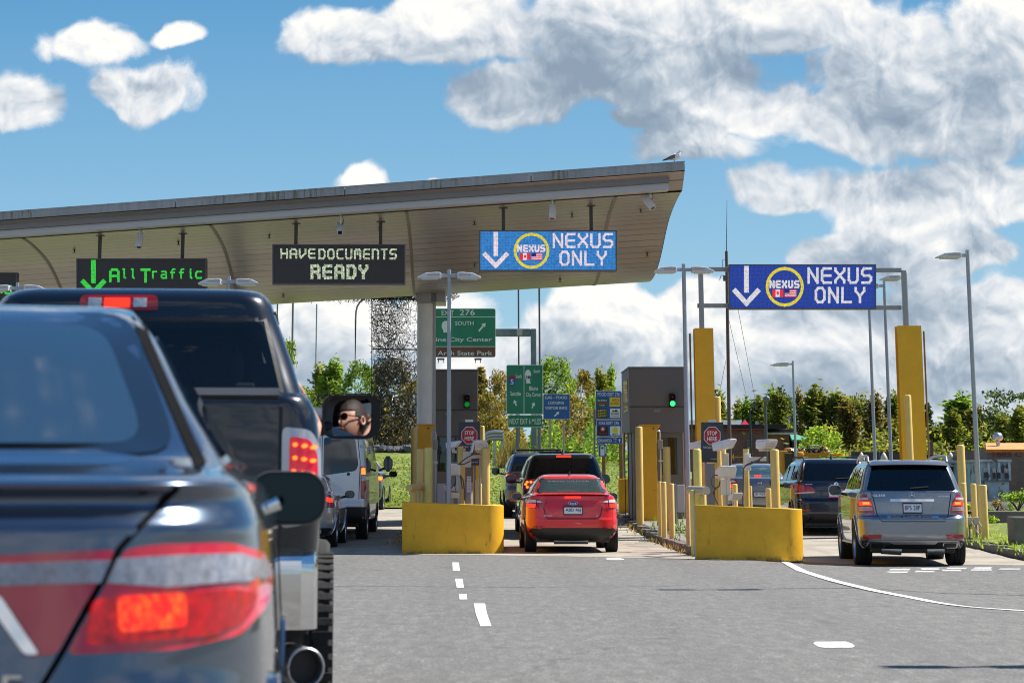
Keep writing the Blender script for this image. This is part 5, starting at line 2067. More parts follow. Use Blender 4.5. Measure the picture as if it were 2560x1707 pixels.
cl = [(1957, 1401), (1978, 1413), (2005, 1427), (2042, 1438.6), (2086, 1452), (2134, 1464), (2185, 1476), (2236, 1486), (2287, 1495.5), (2338, 1505.6), (2389, 1513.5), (2440, 1518.6), (2508, 1523.7), (2600, 1529), (2700, 1533)]
pts = [tuple(ground_pt(a, b).xy) for (a, b) in cl]
tag(strip('edge_line', pts, .165, .006, M_WPAINT).build('edge_line_marking', M_WPAINT), kind='structure')
mb = MB()
for (x0, x1, y0, y1, sl) in ((1360, 1520, 240, 252, 12), (1335, 1500, 260, 272, 8), (1600, 1725, 236, 248, -10), (1545, 1700, 255, 266, 14), (1780, 1935, 232, 243, 10), (1755, 1885, 247, 258, -10), (1980, 2120, 229, 240, 12), (1960, 2120, 244, 254, 8), (2165, 2330, 238, 246, 12), (1575, 1640, 205, 215, 8), (1670, 1820, 205, 215, 8)):
    k = .3401
    gquad(mb, [(1760 + k * (x0 + sl), 1340 + k * y0), (1760 + k * x1, 1340 + k * y0), (1760 + k * (x1 - sl), 1340 + k * y1), (1760 + k * x0, 1340 + k * y1)])
tag(mb.build('road_marking', M_FADED), kind='structure')
M_TAR = mat('tar_seal', (.05, .05, .05), .8)
for (a, b, c, d, w) in ((700, 1464, 1340, 1467, .05), (1350, 1468, 1700, 1464, .03)):
    pa, pb = ground_pt(a, b).xy, ground_pt(c, d).xy
    n = 12
    pts = [(pa.x + (pb.x - pa.x) * i / n, pa.y + (pb.y - pa.y) * i / n + random.uniform(-.06, .06)) for i in range(n + 1)]
    tag(strip('road_joint', pts, w, .004, M_TAR).build('road_joint', M_TAR), kind='structure')
# joint between road and lane concrete
tag(strip('road_joint', [(x, seam_y(x)) for x in frange(-14, 10, .8)], .05, .006, M_TAR).build('road_joint', M_TAR), kind='structure')


def island(name, outline, hgt, material, label=None, cat=None, top_mat=None):
    mb = MB()
    n = len(outline)
    lo = [(x, y, H(x, y) - .05) for (x, y) in outline]
    hi = [(x, y, H(x, y) + hgt) for (x, y) in outline]
    mb.add(lo + hi, [(i, (i + 1) % n, n + (i + 1) % n, n + i) for i in range(n)])
    # top as strips between the two long sides
    c = (sum(p[0] for p in outline) / n, sum(p[1] for p in outline) / n)
    mb.add(hi, [tuple(range(n))], 1)
    o = mb.build(name, [material, top_mat or material], bevel=.03)
    tag(o, label, cat, kind='structure')
    return o


def rows(xl, xr, y0, y1, n=12):
    l = [(xl(y), y) for y in frange(y0, y1, (y1 - y0) / n)]
    r_ = [(xr(y), y) for y in frange(y0, y1, (y1 - y0) / n)]
    return l + r_[::-1]


for k, (o, z0) in enumerate(((rows(lambda y: -1.30 - .010 * (y - 50), lambda y: .62, 50.9, 76), .14), (rows(lambda y: 4.40 - .010 * (y - 47), lambda y: 6.0, 46.9, 76), .15))):
    for i in range(12):
        a = [o[i], o[len(o) - 1 - i], o[len(o) - 2 - i], o[i + 1]]
        pass
    mb = MB()
    n = len(o) // 2
    vs = []
    for i in range(n):
        (xl, y), (xr, _) = o[i], o[len(o) - 1 - i]
        zb = H((xl + xr) / 2, y)
        vs += [(xl, y, zb - .05), (xl + .02, y, zb + z0 - .02), (xl + .05, y, zb + z0), (xr - .05, y, zb + z0), (xr - .02, y, zb + z0 - .02), (xr, y, zb - .05)]
    fs = []
    mi = []
    for i in range(n - 1):
        for q in range(5):
            fs.append((i * 6 + q, i * 6 + q + 1, (i + 1) * 6 + q + 1, (i + 1) * 6 + q))
    fs += [tuple(range(5, -1, -1)), tuple((n - 1) * 6 + q for q in range(6))]
    tag(mb.add(vs, fs).build('kerb_island_pavement', M_GREYC if k else M_GREYC), kind='structure')
# kerb stones along island 2, seen on the left side of the right-hand island
mb = MB()
for i in range(18):
    y = 47.0 + i * 1.5
    x = 4.40 - .010 * (y - 47)
    z = H(x, y)
    mb.box(x - .16, x + .02, y + .012, y + 1.48, z - .05, z + .15 + random.uniform(-.008, .008))
tag(mb.build('kerb', M_KERB, bevel=.03), kind='structure')
mb = MB()
xk = lambda y: 10.55 - .012 * (y - 46)
for i in range(22):
    y = 38.0 + i * 1.7
    x = xk(y)
    z = H(x, y)
    mb.box(x - .02, x + .2, y + .012, y + 1.69, z - .05, z + .17)
tag(mb.build('kerb', M_KERB, bevel=.03), kind='structure')
mb = MB()
vs, fs = [], []
for i, y in enumerate(frange(36, 62, 1)):
    vs += [(xk(y) + .17, y, H(xk(y), y) + .15), (xk(y) + 2, y, H(xk(y), y) + .22), (xk(y) + 14, y, H(xk(y), y) + .30)]
for i in range(len(vs) // 3 - 1):
    for q in range(2):
        fs.append((i * 3 + q, i * 3 + q + 1, i * 3 + q + 4, i * 3 + q + 3))
tag(mb.add(vs, fs).build('verge', M_GRASS, smooth=60), kind='structure')


def weeds(name, pts, lm, n, h, seed, spread=.12):
    rng = random.Random(seed)
    mb = MB()
    for _ in range(n):
        k = rng.uniform(0, len(pts) - 1.001)
        i = int(k)
        a, b = Vector(pts[i]), Vector(pts[i + 1])
        p = a.lerp(b, k - i) + Vector((rng.gauss(0, spread), rng.gauss(0, spread), 0))
        hh = h * rng.uniform(.3, 1.1) * (0.35 + 0.65 * abs(math.sin(k * 5.3)))
        for _ in range(3):
            t = Vector((rng.gauss(0, .3), rng.gauss(0, .3), 1)).normalized() * hh
            w = Vector((rng.gauss(0, 1), rng.gauss(0, 1), 0)).normalized() * .012
            mb.add([p - w, p + w, p + t], [(0, 1, 2)])
    return tag(mb.build(name, lm), kind='stuff')


weeds('weeds', [(4.24 - .010 * (y - 47), y, H(4.2, y) + .02) for y in frange(47, 66, 1)], L_STRAW, 240, .14, 3)
weeds('weeds', [(4.9, y, H(4.9, y) + .15) for y in frange(52, 66, 1)], L_GREEN, 260, .22, 4, .3)
weeds('weeds', [(-1.3, y, H(-1.3, y) + .1) for y in frange(51, 62, 1)], L_STRAW, 160, .16, 5)
rg = random.Random(77)
mb = MB()
for _ in range(12000):
    x, y = rg.uniform(-7, 7), 76.3 + 30 * rg.random() ** 1.6
    z = H(x, y) + .05
    hh = rg.uniform(.02, .06)
    mb.add([(x - .025, y, z), (x + .025, y, z), (x + rg.gauss(0, .04), y + rg.gauss(0, .04), z + hh)], [(0, 1, 2)])
tag(mb.build('grass', leaf_mat('grass_blades', (.07, .10, .012), (.14, .19, .02), (.30, .31, .06))), kind='stuff')
weeds('weeds', [(xk(y) + .5, y, H(xk(y), y) + .15) for y in frange(40, 60, 1)], L_BRIGHT, 900, .14, 6, .5)

# ------------------------------------------------------------------ canopy
M_SOFF = mat('soffit_metal', (.34, .322, .298), rough=.34, metal=.35, coords='Object')
def soffit_bump(m):
    nt = NT(m.node_tree)
    b = nt.n['Principled BSDF']
    pos = nt.new('ShaderNodeNewGeometry').outputs['Position']
    sep = nt.new('ShaderNodeSeparateXYZ')
    nt.l.new(pos, sep.inputs[0])
    # long boards parallel to the eaves edge
    u = nt.math('ADD', sep.outputs[1], nt.math('MULTIPLY', sep.outputs[0], .333))
    fr = nt.math('FRACT', nt.math('DIVIDE', u, .40))
    ln = nt.math('LESS_THAN', fr, .11)
    wob = nt.noise(nt.vmath('MULTIPLY', pos, (.30, 1.2, 1.2)), 1.3, 3, .5)
    h = nt.math('SUBTRACT', nt.math('MULTIPLY', wob, .9), ln)
    bp = nt.new('ShaderNodeBump')
    bp.inputs['Strength'].default_value = .7
    bp.inputs['Distance'].default_value = .05
    nt.l.new(h, bp.inputs['Height'])
    nt.l.new(bp.outputs[0], b.inputs['Normal'])
    c = nt.mix(nt.math('MULTIPLY', ln, .75), (.34, .322, .298), (.09, .08, .07))
    st = nt.mrange(nt.noise(nt.vmath('MULTIPLY', pos, (.5, 2, 1)), 1.0, 4, .6), .5, .75, 0, .3)
    c = nt.mix(st, c, (.25, .225, .185))
    nt.l.new(c, b.inputs['Base Color'])
soffit_bump(M_SOFF)
M_GUTTER = mat('gutter_metal', (.34, .34, .35), rough=.5, metal=.3)
def gutter_moss(m):
    nt = NT(m.node_tree)
    b = nt.n['Principled BSDF']
    pos = nt.new('ShaderNodeNewGeometry').outputs['Position']
    stre = nt.noise(nt.vmath('MULTIPLY', pos, (14, 14, 1.2)), 1.0, 4, .65)
    zone = nt.noise(pos, .55, 2, .5)
    f = nt.math('MULTIPLY', nt.mrange(stre, .45, .62), nt.mrange(zone, .48, .60))
    c = nt.mix(nt.math('MULTIPLY', f, .85), nt.ramp(stre, [(.3, (.28, .28, .29)), (.7, (.40, .40, .41))]), (.10, .10, .03))
    nt.l.new(c, b.inputs['Base Color'])
gutter_moss(M_GUTTER)
M_WHITEM = mat('white_metal', (.48, .48, .50), rough=.4)
YA = 51.0
XR = P(1712, 405, YA).x
ZA = P(1712, 405, YA).z
XL = -17.0
zl_ref = P(-60, 546, YA + .333 * (XR + 12.2)).z
SL = (zl_ref - ZA) / (-12.2 - XR)


def cy0(x):
    return YA + .333 * (XR - x)


def cz0(x):
    return ZA + SL * (x - XR)


PROF = [(.75, -.52), (1.6, -.54), (3.0, -.62), (4.2, -.74), (5.2, -.93), (6.3, -1.20), (7.4, -1.42), (8.6, -1.56), (9.6, -1.60), (10.6, -1.56), (11.8, -1.38), (13.0, -1.05), (14.2, -.55)]


def sof_z(x, y):
    d = y - cy0(x)
    ds = [p[0] for p in PROF]
    zs = [p[1] for p in PROF]
    return cz0(x) + float(pchip(ds, zs, [max(ds[0], min(ds[-1], d))])[0])


def on_soffit(px, py):
    d = ray(px, py)
    d = d / d.y
    y = 49.0
    while y < 70:
        q = Vector((0, 0, CAMZ)) + d * y
        if q.y - cy0(q.x) > .75 and q.z >= sof_z(q.x, q.y):
            return q
        y += .05
    return q


canopy = thing('canopy_building', 'wide grey canopy roof with curved metal underside over the booths', 'canopy', (0, 58, 0))
CO = (0, 58, 0)
# soffit as separate bays between joints
JX = [XR, 3.05, -1.30, -5.6, -9.9, -14.2, XL]
dd = np.linspace(.75, 14.2, 40)
zz = pchip([p[0] for p in PROF], [p[1] for p in PROF], dd)
for x0, x1 in zip(JX, JX[1:]):
    mb = MB()
    a, b = x0 - .02, x1 + .02
    nn = 5
    vs = []
    for i in range(nn):
        x = a + (b - a) * i / (nn - 1)
        for d, z in zip(dd, zz):
            vs.append((x, cy0(x) + d, cz0(x) + z))
    m = len(dd)
    fs = [(i * m + k, i * m + k + 1, (i + 1) * m + k + 1, (i + 1) * m + k) for i in range(nn - 1) for k in range(m - 1)]
    mb.add(vs, fs).build('soffit_panel', M_SOFF, canopy, CO, smooth=60)
    # joint strip
    mb = MB()
    vs = []
    for d, z in zip(dd, zz):
        for s in (-.035, .035):
            vs.append((x1 + s, cy0(x1) + d, cz0(x1) + z - .012))
    fs = [(2 * k, 2 * k + 1, 2 * k + 3, 2 * k + 2) for k in range(m - 1)]
    mb.add(vs, fs).build('soffit_joint', mat('joint_metal', (.20, .18, .15), .5), canopy, CO)
# roof shell, gutter, bands
def bar(mb, d0, d1, z0, z1, x0=XR, x1=XL):
    c = []
    for x in (x0, x1):
        c += [(x, cy0(x) + d0, cz0(x) + z0), (x, cy0(x) + d1, cz0(x) + z0), (x, cy0(x) + d1, cz0(x) + z1), (x, cy0(x) + d0, cz0(x) + z1)]
    mb.add(c, [(0, 1, 2, 3), (7, 6, 5, 4), (0, 4, 5, 1), (1, 5, 6, 2), (2, 6, 7, 3), (3, 7, 4, 0)])
    return mb
mb = MB()
vs = []
for x in (XR, XL):
    for d, z in zip(dd, zz):
        vs.append((x, cy0(x) + d, cz0(x) + z + .03))
    vs.append((x, cy0(x) + 14.3, cz0(x) - .10))
    vs.append((x, cy0(x) + .05, cz0(x) - .04))
    vs.append((x, cy0(x) + .05, cz0(x) - .18))
m = len(dd) + 3
mb.add(vs, [tuple(range(m)), tuple(range(2 * m - 1, m - 1, -1)), (m - 3, m - 2, 2 * m - 2, 2 * m - 3), (m - 4, m - 3, 2 * m - 3, 2 * m - 4), (m - 1, 0, m, 2 * m - 1)])
mb.build('roof_shell', M_SOFF, canopy, CO)
g = MB()
js = [XR, 1.3, -2.6, -6.3, -9.6, -13.0, XL]
for a, b in zip(js, js[1:]):
    bar(g, .0, .10, -.165, .0, a - .008, b + .008)
bar(g, -.012, .03, -.012, .018)
g.build('gutter', M_GUTTER, canopy, CO)
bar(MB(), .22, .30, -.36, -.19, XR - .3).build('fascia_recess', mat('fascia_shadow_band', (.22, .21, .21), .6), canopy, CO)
bar(MB(), .30, .78, -.50, -.365, XR - .3).build('fascia_band', M_WHITEM, canopy, CO)
# column with head bracket
cp = P(1063, 1000, 63.0)
ctop = sof_z(cp.x, 63.0)
col = MB().lathe([(.205, H(cp.x, 63)), (.205, ctop + .3)], 28, M=Matrix.Translation((cp.x, 63, 0)))
col.build('column', mat('column_white', (.88, .88, .88), .45, noise=(1.5, .06)), canopy, CO, smooth=40)
MB().box(cp.x + .19, cp.x + .255, 62.9, 63.1, H(cp.x, 63), ctop).build('column_flange', M_WHITEM, canopy, CO)
MB().box(cp.x - .22, cp.x + .50, 62.3, 63.8, ctop - .22, ctop + .4).build('column_head', M_SOFF, canopy, CO, bevel=.02)
cp2 = P(585, 760, 63.0)
MB().lathe([(.205, H(cp2.x, 63)), (.205, sof_z(cp2.x, 63) + .3)], 24, M=Matrix.Translation((cp2.x, 63, 0))).build('column', MATS['column_white'], canopy, CO, smooth=40)
# sprinkler heads
for (a, b) in ((1186, 554), (1430, 535.5), (1602, 523), (1618, 633), (1187, 659), (1400, 697), (673, 588), (948, 568.5), (186, 624), (446, 604), (708, 736)):
    q = on_soffit(a, b)
    MB().lathe([(.035, .03), (.03, -.01), (.012, -.02), (.012, -.06), (.045, -.065), (.045, -.072)], 10, M=Matrix.Translation(q)).build('sprinkler_head', M_BLACKPL, canopy, CO)

# security cameras hung from the soffit
M_CAMW = mat('camera_white', (.66, .66, .66), .4, noise=(9, .06))
M_LENS = mat('lens_black', (.01, .01, .012), .1, coat=.8)


def soffit_camera(top, body, label, turn=0.0, pitch=38, bs=1.0):
    q = on_soffit(*top)
    dp = Vector((0, 0, 0))
    scale = FE / q.y
    drop = (body[1] - top[1]) / scale
    root = thing('security_camera', label, 'security camera', q, 0, 'security cameras under the canopy')
    MB().tube([(0, 0, .02), (0, 0, -drop + .10 * bs)], .022 * bs, 10).lathe([(.06 * bs, .02), (.06 * bs, -.02)], 12).build('camera_arm', M_CAMW, root, smooth=50)
    Mx = Matrix.Translation(((body[0] - top[0]) / scale, 0, -drop)) @ Matrix.Rotation(R(turn), 4, 'Y') @ Matrix.Rotation(R(pitch), 4, 'X')
    b = MB().box(-.062 * bs, .062 * bs, -.17 * bs, .17 * bs, -.055 * bs, .055 * bs, M=Mx)
    b.box(-.072 * bs, .072 * bs, -.21 * bs, .16 * bs, .056 * bs, .072 * bs, M=Mx)
    bo = b.build('camera_housing', M_CAMW, root, bevel=.008)
    MB().box(-.042 * bs, .042 * bs, -.176 * bs, -.165 * bs, -.04 * bs, .035 * bs, M=Mx).build('lens', M_LENS, bo)
    MB().tube([(.03, .02, -.03), (.06, .03, -drop * .5), (.02, .02, -drop + .06)], .008, 6).build('cable', M_BLACKPL, root)
    return root


soffit_camera((350, 571), (350, 602), 'white security camera above the green all traffic board', 2, 58)
soffit_camera((852, 532), (851, 573), 'white security camera above the have documents ready board', -2, 32)
soffit_camera((1381, 493), (1381, 530), 'white security camera above the pale blue lane board', 3, 58)
soffit_camera((1626, 478), (1621, 508), 'white security camera tilted sideways at the canopy corner', -32, 48, 1.05)

# ------------------------------------------------------------------ LED boards
def led_mat(name, col, estr, dark=.35, noise=.5, base=(.01, .01, .012)):
    m = mat(name, base, rough=.45)
    nt = NT(m.node_tree)
    b = nt.n['Principled BSDF']
    pos = nt.new('ShaderNodeNewGeometry').outputs['Position']
    sep = nt.new('ShaderNodeSeparateXYZ')
    nt.l.new(pos, sep.inputs[0])
    gx = nt.math('LESS_THAN', nt.math('FRACT', nt.math('MULTIPLY', sep.outputs[0], 32)), .28)
    gz = nt.math('LESS_THAN', nt.math('FRACT', nt.math('MULTIPLY', sep.outputs[2], 32)), .30)
    g = nt.math('SUBTRACT', 1.0, nt.math('MULTIPLY', nt.math('MAXIMUM', gx, gz), dark))
    nz = nt.mrange(nt.noise(pos, 24, 2, .7), .3, .7, 1 - noise, 1 + noise * .4)
    c = nt.mix(1.0, col, (1, 1, 1), 'MULTIPLY')
    hue = nt.noise(pos, 30, 2, .6, out=1)
    c = nt.mix(.22 * noise, c, nt.mix(1.0, hue, tuple(2.0 * x for x in col), 'MULTIPLY'))
    nt.l.new(c, b.inputs['Emission Color'])
    nt.l.new(nt.math('MULTIPLY', nt.math('MULTIPLY', g, nz), estr), b.inputs['Emission Strength'])
    return m


LED_BLACK = led_mat('led_off', (.010, .009, .010), .6, .5, .4, base=(.014, .013, .014))
LED_GREEN = led_mat('led_green', (.04, .80, .06), .55, .3, .5)
LED_WHITE = led_mat('led_cream', (.62, .72, .50), .62, .35, .9)
LED_PINK = led_mat('led_pink_white', (.78, .66, .74), .68, .25, .35)
LED_CYAN = led_mat('led_sky_blue', (.035, .26, .72), .55, .35, .4)
LED_BLUE = led_mat('led_royal_blue', (.018, .075, .58), .42, .4, .4)
LED_YEL = led_mat('led_yellow', (.85, .70, .03), .60, .25, .35)
LED_RED = led_mat('led_red', (.85, .02, .03), .6, .25, .2)
LED_NAVY = led_mat('led_navy', (.02, .02, .25), .4, .2, .2)
LED_LIGHT = led_mat('led_silver', (.75, .74, .76), .62, .25, .35)

O8 = [(.25, 0), (.75, 0), (1, .22), (1, .78), (.75, 1), (.25, 1), (0, .78), (0, .22), (.25, 0)]
GL = {
    'H': [[(0, 0), (0, 1)], [(1, 0), (1, 1)], [(0, .5), (1, .5)]], 'A': [[(0, 0), (0, .8), (.22, 1), (.78, 1), (1, .8), (1, 0)], [(0, .45), (1, .45)]],
    'V': [[(0, 1), (0, .35), (.2, 0), (1, .55), (1, 1)]], 'E': [[(1, 1), (.2, 1), (0, .82), (0, .18), (.2, 0), (1, 0)], [(.2, .5), (.95, .5)]],
    'D': [[(0, 0), (0, 1), (.72, 1), (1, .75), (1, .25), (.72, 0), (0, 0)]], 'O': [O8], 'C': [[(1, 1), (.25, 1), (0, .78), (0, .22), (.25, 0), (1, 0)]],
    'U': [[(0, 1), (0, .2), (.22, 0), (.78, 0), (1, .2), (1, 1)]], 'M': [[(0, 0), (0, .8), (.2, 1), (.8, 1), (1, .8), (1, 0)], [(.5, 1), (.5, .45)]],
    'n': [[(0, 0), (0, 1), (.78, 1), (1, .8), (1, 0)]], 'T': [[(0, 1), (1, 1)], [(.5, 1), (.5, 0)]], 'S': [[(1, 1), (.2, 1), (0, .82), (0, .62), (.2, .5), (.8, .5), (1, .38), (1, .18), (.8, 0), (0, 0)]],
    'R': [[(0, 0), (0, 1), (.78, 1), (1, .82), (1, .62), (.8, .48), (0, .48)], [(.6, .48), (1, .25), (1, 0)]], 'Y': [[(0, 1), (0, .8), (.5, .42), (1, .8), (1, 1)], [(.5, .42), (.5, 0)]],
    'N': [[(0, 0), (0, 1), (1, 0), (1, 1)]], 'X': [[(0, 1), (0, .85), (1, .15), (1, 0)], [(1, 1), (1, .85), (0, .15), (0, 0)]], 'L': [[(0, 1), (0, 0), (1, 0)]],
    'l': [[(.2, 1), (.45, 1), (.45, .1), (.75, 0)]], 'r': [[(.1, 0), (.1, .7)], [(.1, .55), (.35, .7), (.9, .7)]], 'a': [[(.1, .7), (.75, .7), (.9, .55), (.9, 0), (.2, 0), (.05, .12), (.05, .28), (.2, .38), (.9, .38)]],
    'f': [[(.9, 1), (.55, 1), (.4, .85), (.4, 0)], [(.1, .62), (.8, .62)]], 'i': [[(.35, .7), (.5, .7), (.5, .08), (.8, 0)], [(.5, .92), (.5, 1)]], 'c': [[(.95, .7), (.25, .7), (.05, .52), (.05, .16), (.25, 0), (.95, 0)]],
}


def strokes(mb, ch, x0, y0, x1, y1, wt, Y, m=0):
    for line in GL[ch]:
        pts = [Vector((x0 + (x1 - x0) * u, y1 + (y0 - y1) * v)) for (u, v) in line]
        for a, b in zip(pts, pts[1:]):
            d = b - a
            if d.length < 1e-6:
                continue
            d.normalize()
            nrm = Vector((-d.y, d.x)) * wt / 2
            a2, b2 = a - d * wt * .45, b + d * wt * .45
            q = [a2 - nrm, b2 - nrm, b2 + nrm, a2 + nrm]
            mb.add([P(p.x, p.y, Y) for p in q], [(0, 1, 2, 3)], m)
            Y -= .0006


def led_word(name, s, x0, x1, y0, y1, wt, Y, material, parent, org, gap=.28):
    mb = MB()
    n = len(s)
    w = (x1 - x0) / (n + (n - 1) * gap)
    for k, ch in enumerate(s):
        a = x0 + k * w * (1 + gap)
        strokes(mb, ch, a + wt / 2, y0 + wt / 2, a + w - wt / 2, y1 - wt / 2, wt, Y)
    return mb.build(name, material, parent, org)


def led_board(label, x0, y0, x1, y1, Y, screen, hang=True, group='electronic lane boards'):
    base = P((x0 + x1) / 2, y1, Y)
    org = tuple(base)
    root = thing('led_sign', label, 'led sign', base, 0, group)
    fr = MB()
    f = 3.0
    a, b, c, d = P(x0 - f, y0 - f, Y), P(x1 + f, y0 - f, Y), P(x1 + f, y1 + f, Y), P(x0 - f, y1 + f, Y)
    fr.prism([p + Vector((0, -.03, 0)) for p in (a, b, P(x1 + f, y0, Y), P(x0 - f, y0, Y))], [p + Vector((0, .25, 0)) for p in (a, b, P(x1 + f, y0, Y), P(x0 - f, y0, Y))])
    fr.prism([p + Vector((0, -.03, 0)) for p in (P(x0 - f, y1, Y), P(x1 + f, y1, Y), c, d)], [p + Vector((0, .25, 0)) for p in (P(x0 - f, y1, Y), P(x1 + f, y1, Y), c, d)])
    for (u, v) in ((x0 - f, x0), (x1, x1 + f)):
        q = [P(u, y0, Y), P(v, y0, Y), P(v, y1, Y), P(u, y1, Y)]
        fr.prism([p + Vector((0, -.03, 0)) for p in q], [p + Vector((0, .25, 0)) for p in q])
    fr.build('sign_frame', mat('board_frame', (.11, .11, .12), .5), root, org)
    s = MB()
    q = [P(x0, y0, Y), P(x1, y0, Y), P(x1, y1, Y), P(x0, y1, Y)]
    s.prism(q, [p + Vector((0, .22, 0)) for p in q])
    s.build('screen', screen, root, org)
    if hang:
        for t in (.17, .82):
            px = x0 + (x1 - x0) * t
            p0 = P(px, y0, Y + .1)
            z1 = sof_z(p0.x, p0.y) + .02
            MB().box(p0.x - .035, p0.x + .035, p0.y - .04, p0.y + .06, p0.z, max(z1, p0.z + .05)).box(p0.x - .09, p0.x + .09, p0.y - .08, p0.y + .1, z1 - .03, z1).build('hanger', mat('hanger_steel', (.07, .065, .06), .6), root, org)
    return root, org


def arrow_down(root, org, x0, y0, x1, y1, Y, material, wt):
    mb = MB()
    cx = (x0 + x1) / 2
    for (a, b) in (((cx, y0), (cx, y0 + (y1 - y0) * .66)), ((x0 + wt * .4, y0 + (y1 - y0) * .58), (cx + wt * .30, y1 - wt * .3)), ((x1 - wt * .4, y0 + (y1 - y0) * .58), (cx - wt * .30, y1 - wt * .3))):
        a, b = Vector(a), Vector(b)
        d = (b - a).normalized()
        nn = Vector((-d.y, d.x)) * wt / 2
        mb.add([P(p.x, p.y, Y) for p in (a - nn, b - nn, b + nn, a + nn)], [(0, 1, 2, 3)])
        Y -= .001
    mb.build('arrow', material, root, org)


def nexus(root, org, x0, y0, x1, y1, Y, white, canton):
    W, Hh = x1 - x0, y1 - y0
    fx = lambda u: x0 + W * u
    fy = lambda v: y0 + Hh * v
    arrow_down(root, org, fx(.012), fy(.01), fx(.215), fy(.96), Y - .008, white, Hh * .115)
    # yellow ring
    mb = MB()
    cx, cy, rx, ry = fx(.378), fy(.50), W * .132, Hh * .47
    o, i = [], []
    for k in range(20):
        t = 2 * math.pi * k / 20
        o.append(P(cx + rx * math.cos(t), cy + ry * math.sin(t), Y - .008))
        i.append(P(cx + rx * .85 * math.cos(t), cy + ry * .84 * math.sin(t), Y - .008))
    mb.add(o + i, [(k, (k + 1) % 20, 20 + (k + 1) % 20, 20 + k) for k in range(20)])
    mb.build('emblem_ring', LED_YEL, root, org)
    led_word('lettering', 'NEXUS', fx(.272), fx(.480), fy(.345), fy(.535), Hh * .045, Y - .009, white, root, org, .16)
    # two small flags
    mb = MB()
    px_rect(mb, fx(.292), fy(.56), fx(.315), fy(.74), Y - .010, .004, 0)
    px_rect(mb, fx(.345), fy(.56), fx(.368), fy(.74), Y - .010, .004, 0)
    px_rect(mb, fx(.3152), fy(.56), fx(.3448), fy(.74), Y - .010, .004, 1)
    lf = [(0, -1), (.25, -.5), (.55, -.6), (.45, -.2), (.9, -.15), (.65, .15), (.75, .4), (.15, .4), (.1, .9), (-.1, .9), (-.15, .4), (-.75, .4), (-.65, .15), (-.9, -.15), (-.45, -.2), (-.55, -.6), (-.25, -.5)]
    px_prism(mb, [(fx(.330) + W * .0125 * a, fy(.65) + Hh * .065 * b) for (a, b) in lf], Y - .014, .003, 0)
    mb.build('flag', [LED_RED, white], root, org)
    mb = MB()
    for k in range(7):
        px_rect(mb, fx(.378), fy(.56 + .18 * k / 7), fx(.458), fy(.56 + .18 * (k + 1) / 7), Y - .010, .004, 0 if k % 2 == 0 else 1)
    px_rect(mb, fx(.378), fy(.56), fx(.412), fy(.65), Y - .014, .003, 2)
    mb.build('flag', [LED_RED, white, LED_NAVY], root, org)
    led_word('lettering', 'NEXUS', fx(.535), fx(.982), fy(.04), fy(.43), Hh * .058, Y - .008, white, root, org, .2)
    led_word('lettering', 'ONLY', fx(.585), fx(.935), fy(.50), fy(.89), Hh * .058, Y - .008, white, root, org, .22)


r_, o_ = led_board('pale blue lane board reading NEXUS ONLY under the canopy end', 1201, 579, 1539, 675, 53.4, LED_CYAN)
nexus(r_, o_, 1201, 579, 1539, 675, 53.4, LED_PINK, LED_NAVY)
r_, o_ = led_board('black lane board reading HAVE DOCUMENTS READY in cream letters', 684, 614, 1010, 708, 55.1, LED_BLACK)
led_word('lettering', 'HAVE', 701, 789, 621, 647, 4.6, 55.09, LED_WHITE, r_, o_, .2)
led_word('lettering', 'DOCUMEnTS', 796, 992, 621.5, 649, 4.6, 55.09, LED_WHITE, r_, o_, .22)
led_word('lettering', 'READY', 776, 921, 661, 698, 7.5, 55.09, LED_WHITE, r_, o_, .2)
r_, o_ = led_board('black lane board reading All Traffic with a green arrow', 194, 649, 513, 741, 56.3, LED_BLACK)
arrow_down(r_, o_, 200, 650, 267, 738, 56.29, LED_GREEN, 12)
for ch, a, b, t, u, w in (('A', 273, 299, 671, 706, 6), ('l', 304, 318, 671, 697, 4), ('l', 325, 340, 671, 697, 4), ('T', 351, 377, 671, 707, 6.5), ('r', 379, 394, 670, 697, 4), ('a', 401, 419, 670, 697, 4), ('f', 424, 440, 671, 697, 4), ('f', 446, 462, 671, 697, 4), ('i', 470, 483, 671, 697, 4), ('c', 487, 506, 670, 697, 4.5)):
    mb = MB()
    strokes(mb, ch, a + w / 2, t + w / 2, b - w / 2, u - w / 2, w, 56.29)
    mb.build('lettering', LED_GREEN, r_, o_)
r_, o_ = led_board('black lane board cut off at the edge beside two lamp heads', -280, 684, 40, 775, 57.5, LED_BLACK)
for ch, a, b, t, u, w in (('n', -12, 6, 713, 734, 4.5), ('S', 11, 30, 713, 736, 4.5), ('A', -40, -18, 713, 736, 4.5)):
    mb = MB()
    strokes(mb, ch, a + w / 2, t + w / 2, b - w / 2, u - w / 2, w, 57.49)
    mb.build('lettering', LED_GREEN, r_, o_)

# ------------------------------------------------------------------ yellow steel, gantry
M_YEL = mat('safety_yellow', (.78, .405, .009), rough=.45, noise=(3, .06), spots=(16, .72, (.06, .04, .01)))
M_YELDK = mat('safety_yellow_bolt', (.04, .03, .02), .6)
M_PALE = mat('pale_yellow_paint', (.74, .52, .155), rough=.45, noise=(5, .07))
M_LEMON = mat('lemon_yellow_paint', (.72, .58, .16), rough=.45, noise=(4, .10), spots=(5, .62, (.80, .62, .02)))
M_ORANGEY = mat('peach_yellow_paint', (.72, .42, .16), rough=.5, noise=(5, .1))
M_POLE = mat('galvanised_pole', (.34, .37, .42), rough=.42, metal=.35, noise=(6, .06))
M_PIPE = mat('grey_steel', (.30, .31, .33), rough=.4, metal=.4)
M_GREYBOX = mat('grey_cabinet', (.20, .21, .23), rough=.5)
M_LTGREY = mat('light_grey_panel', (.42, .41, .40), rough=.55)

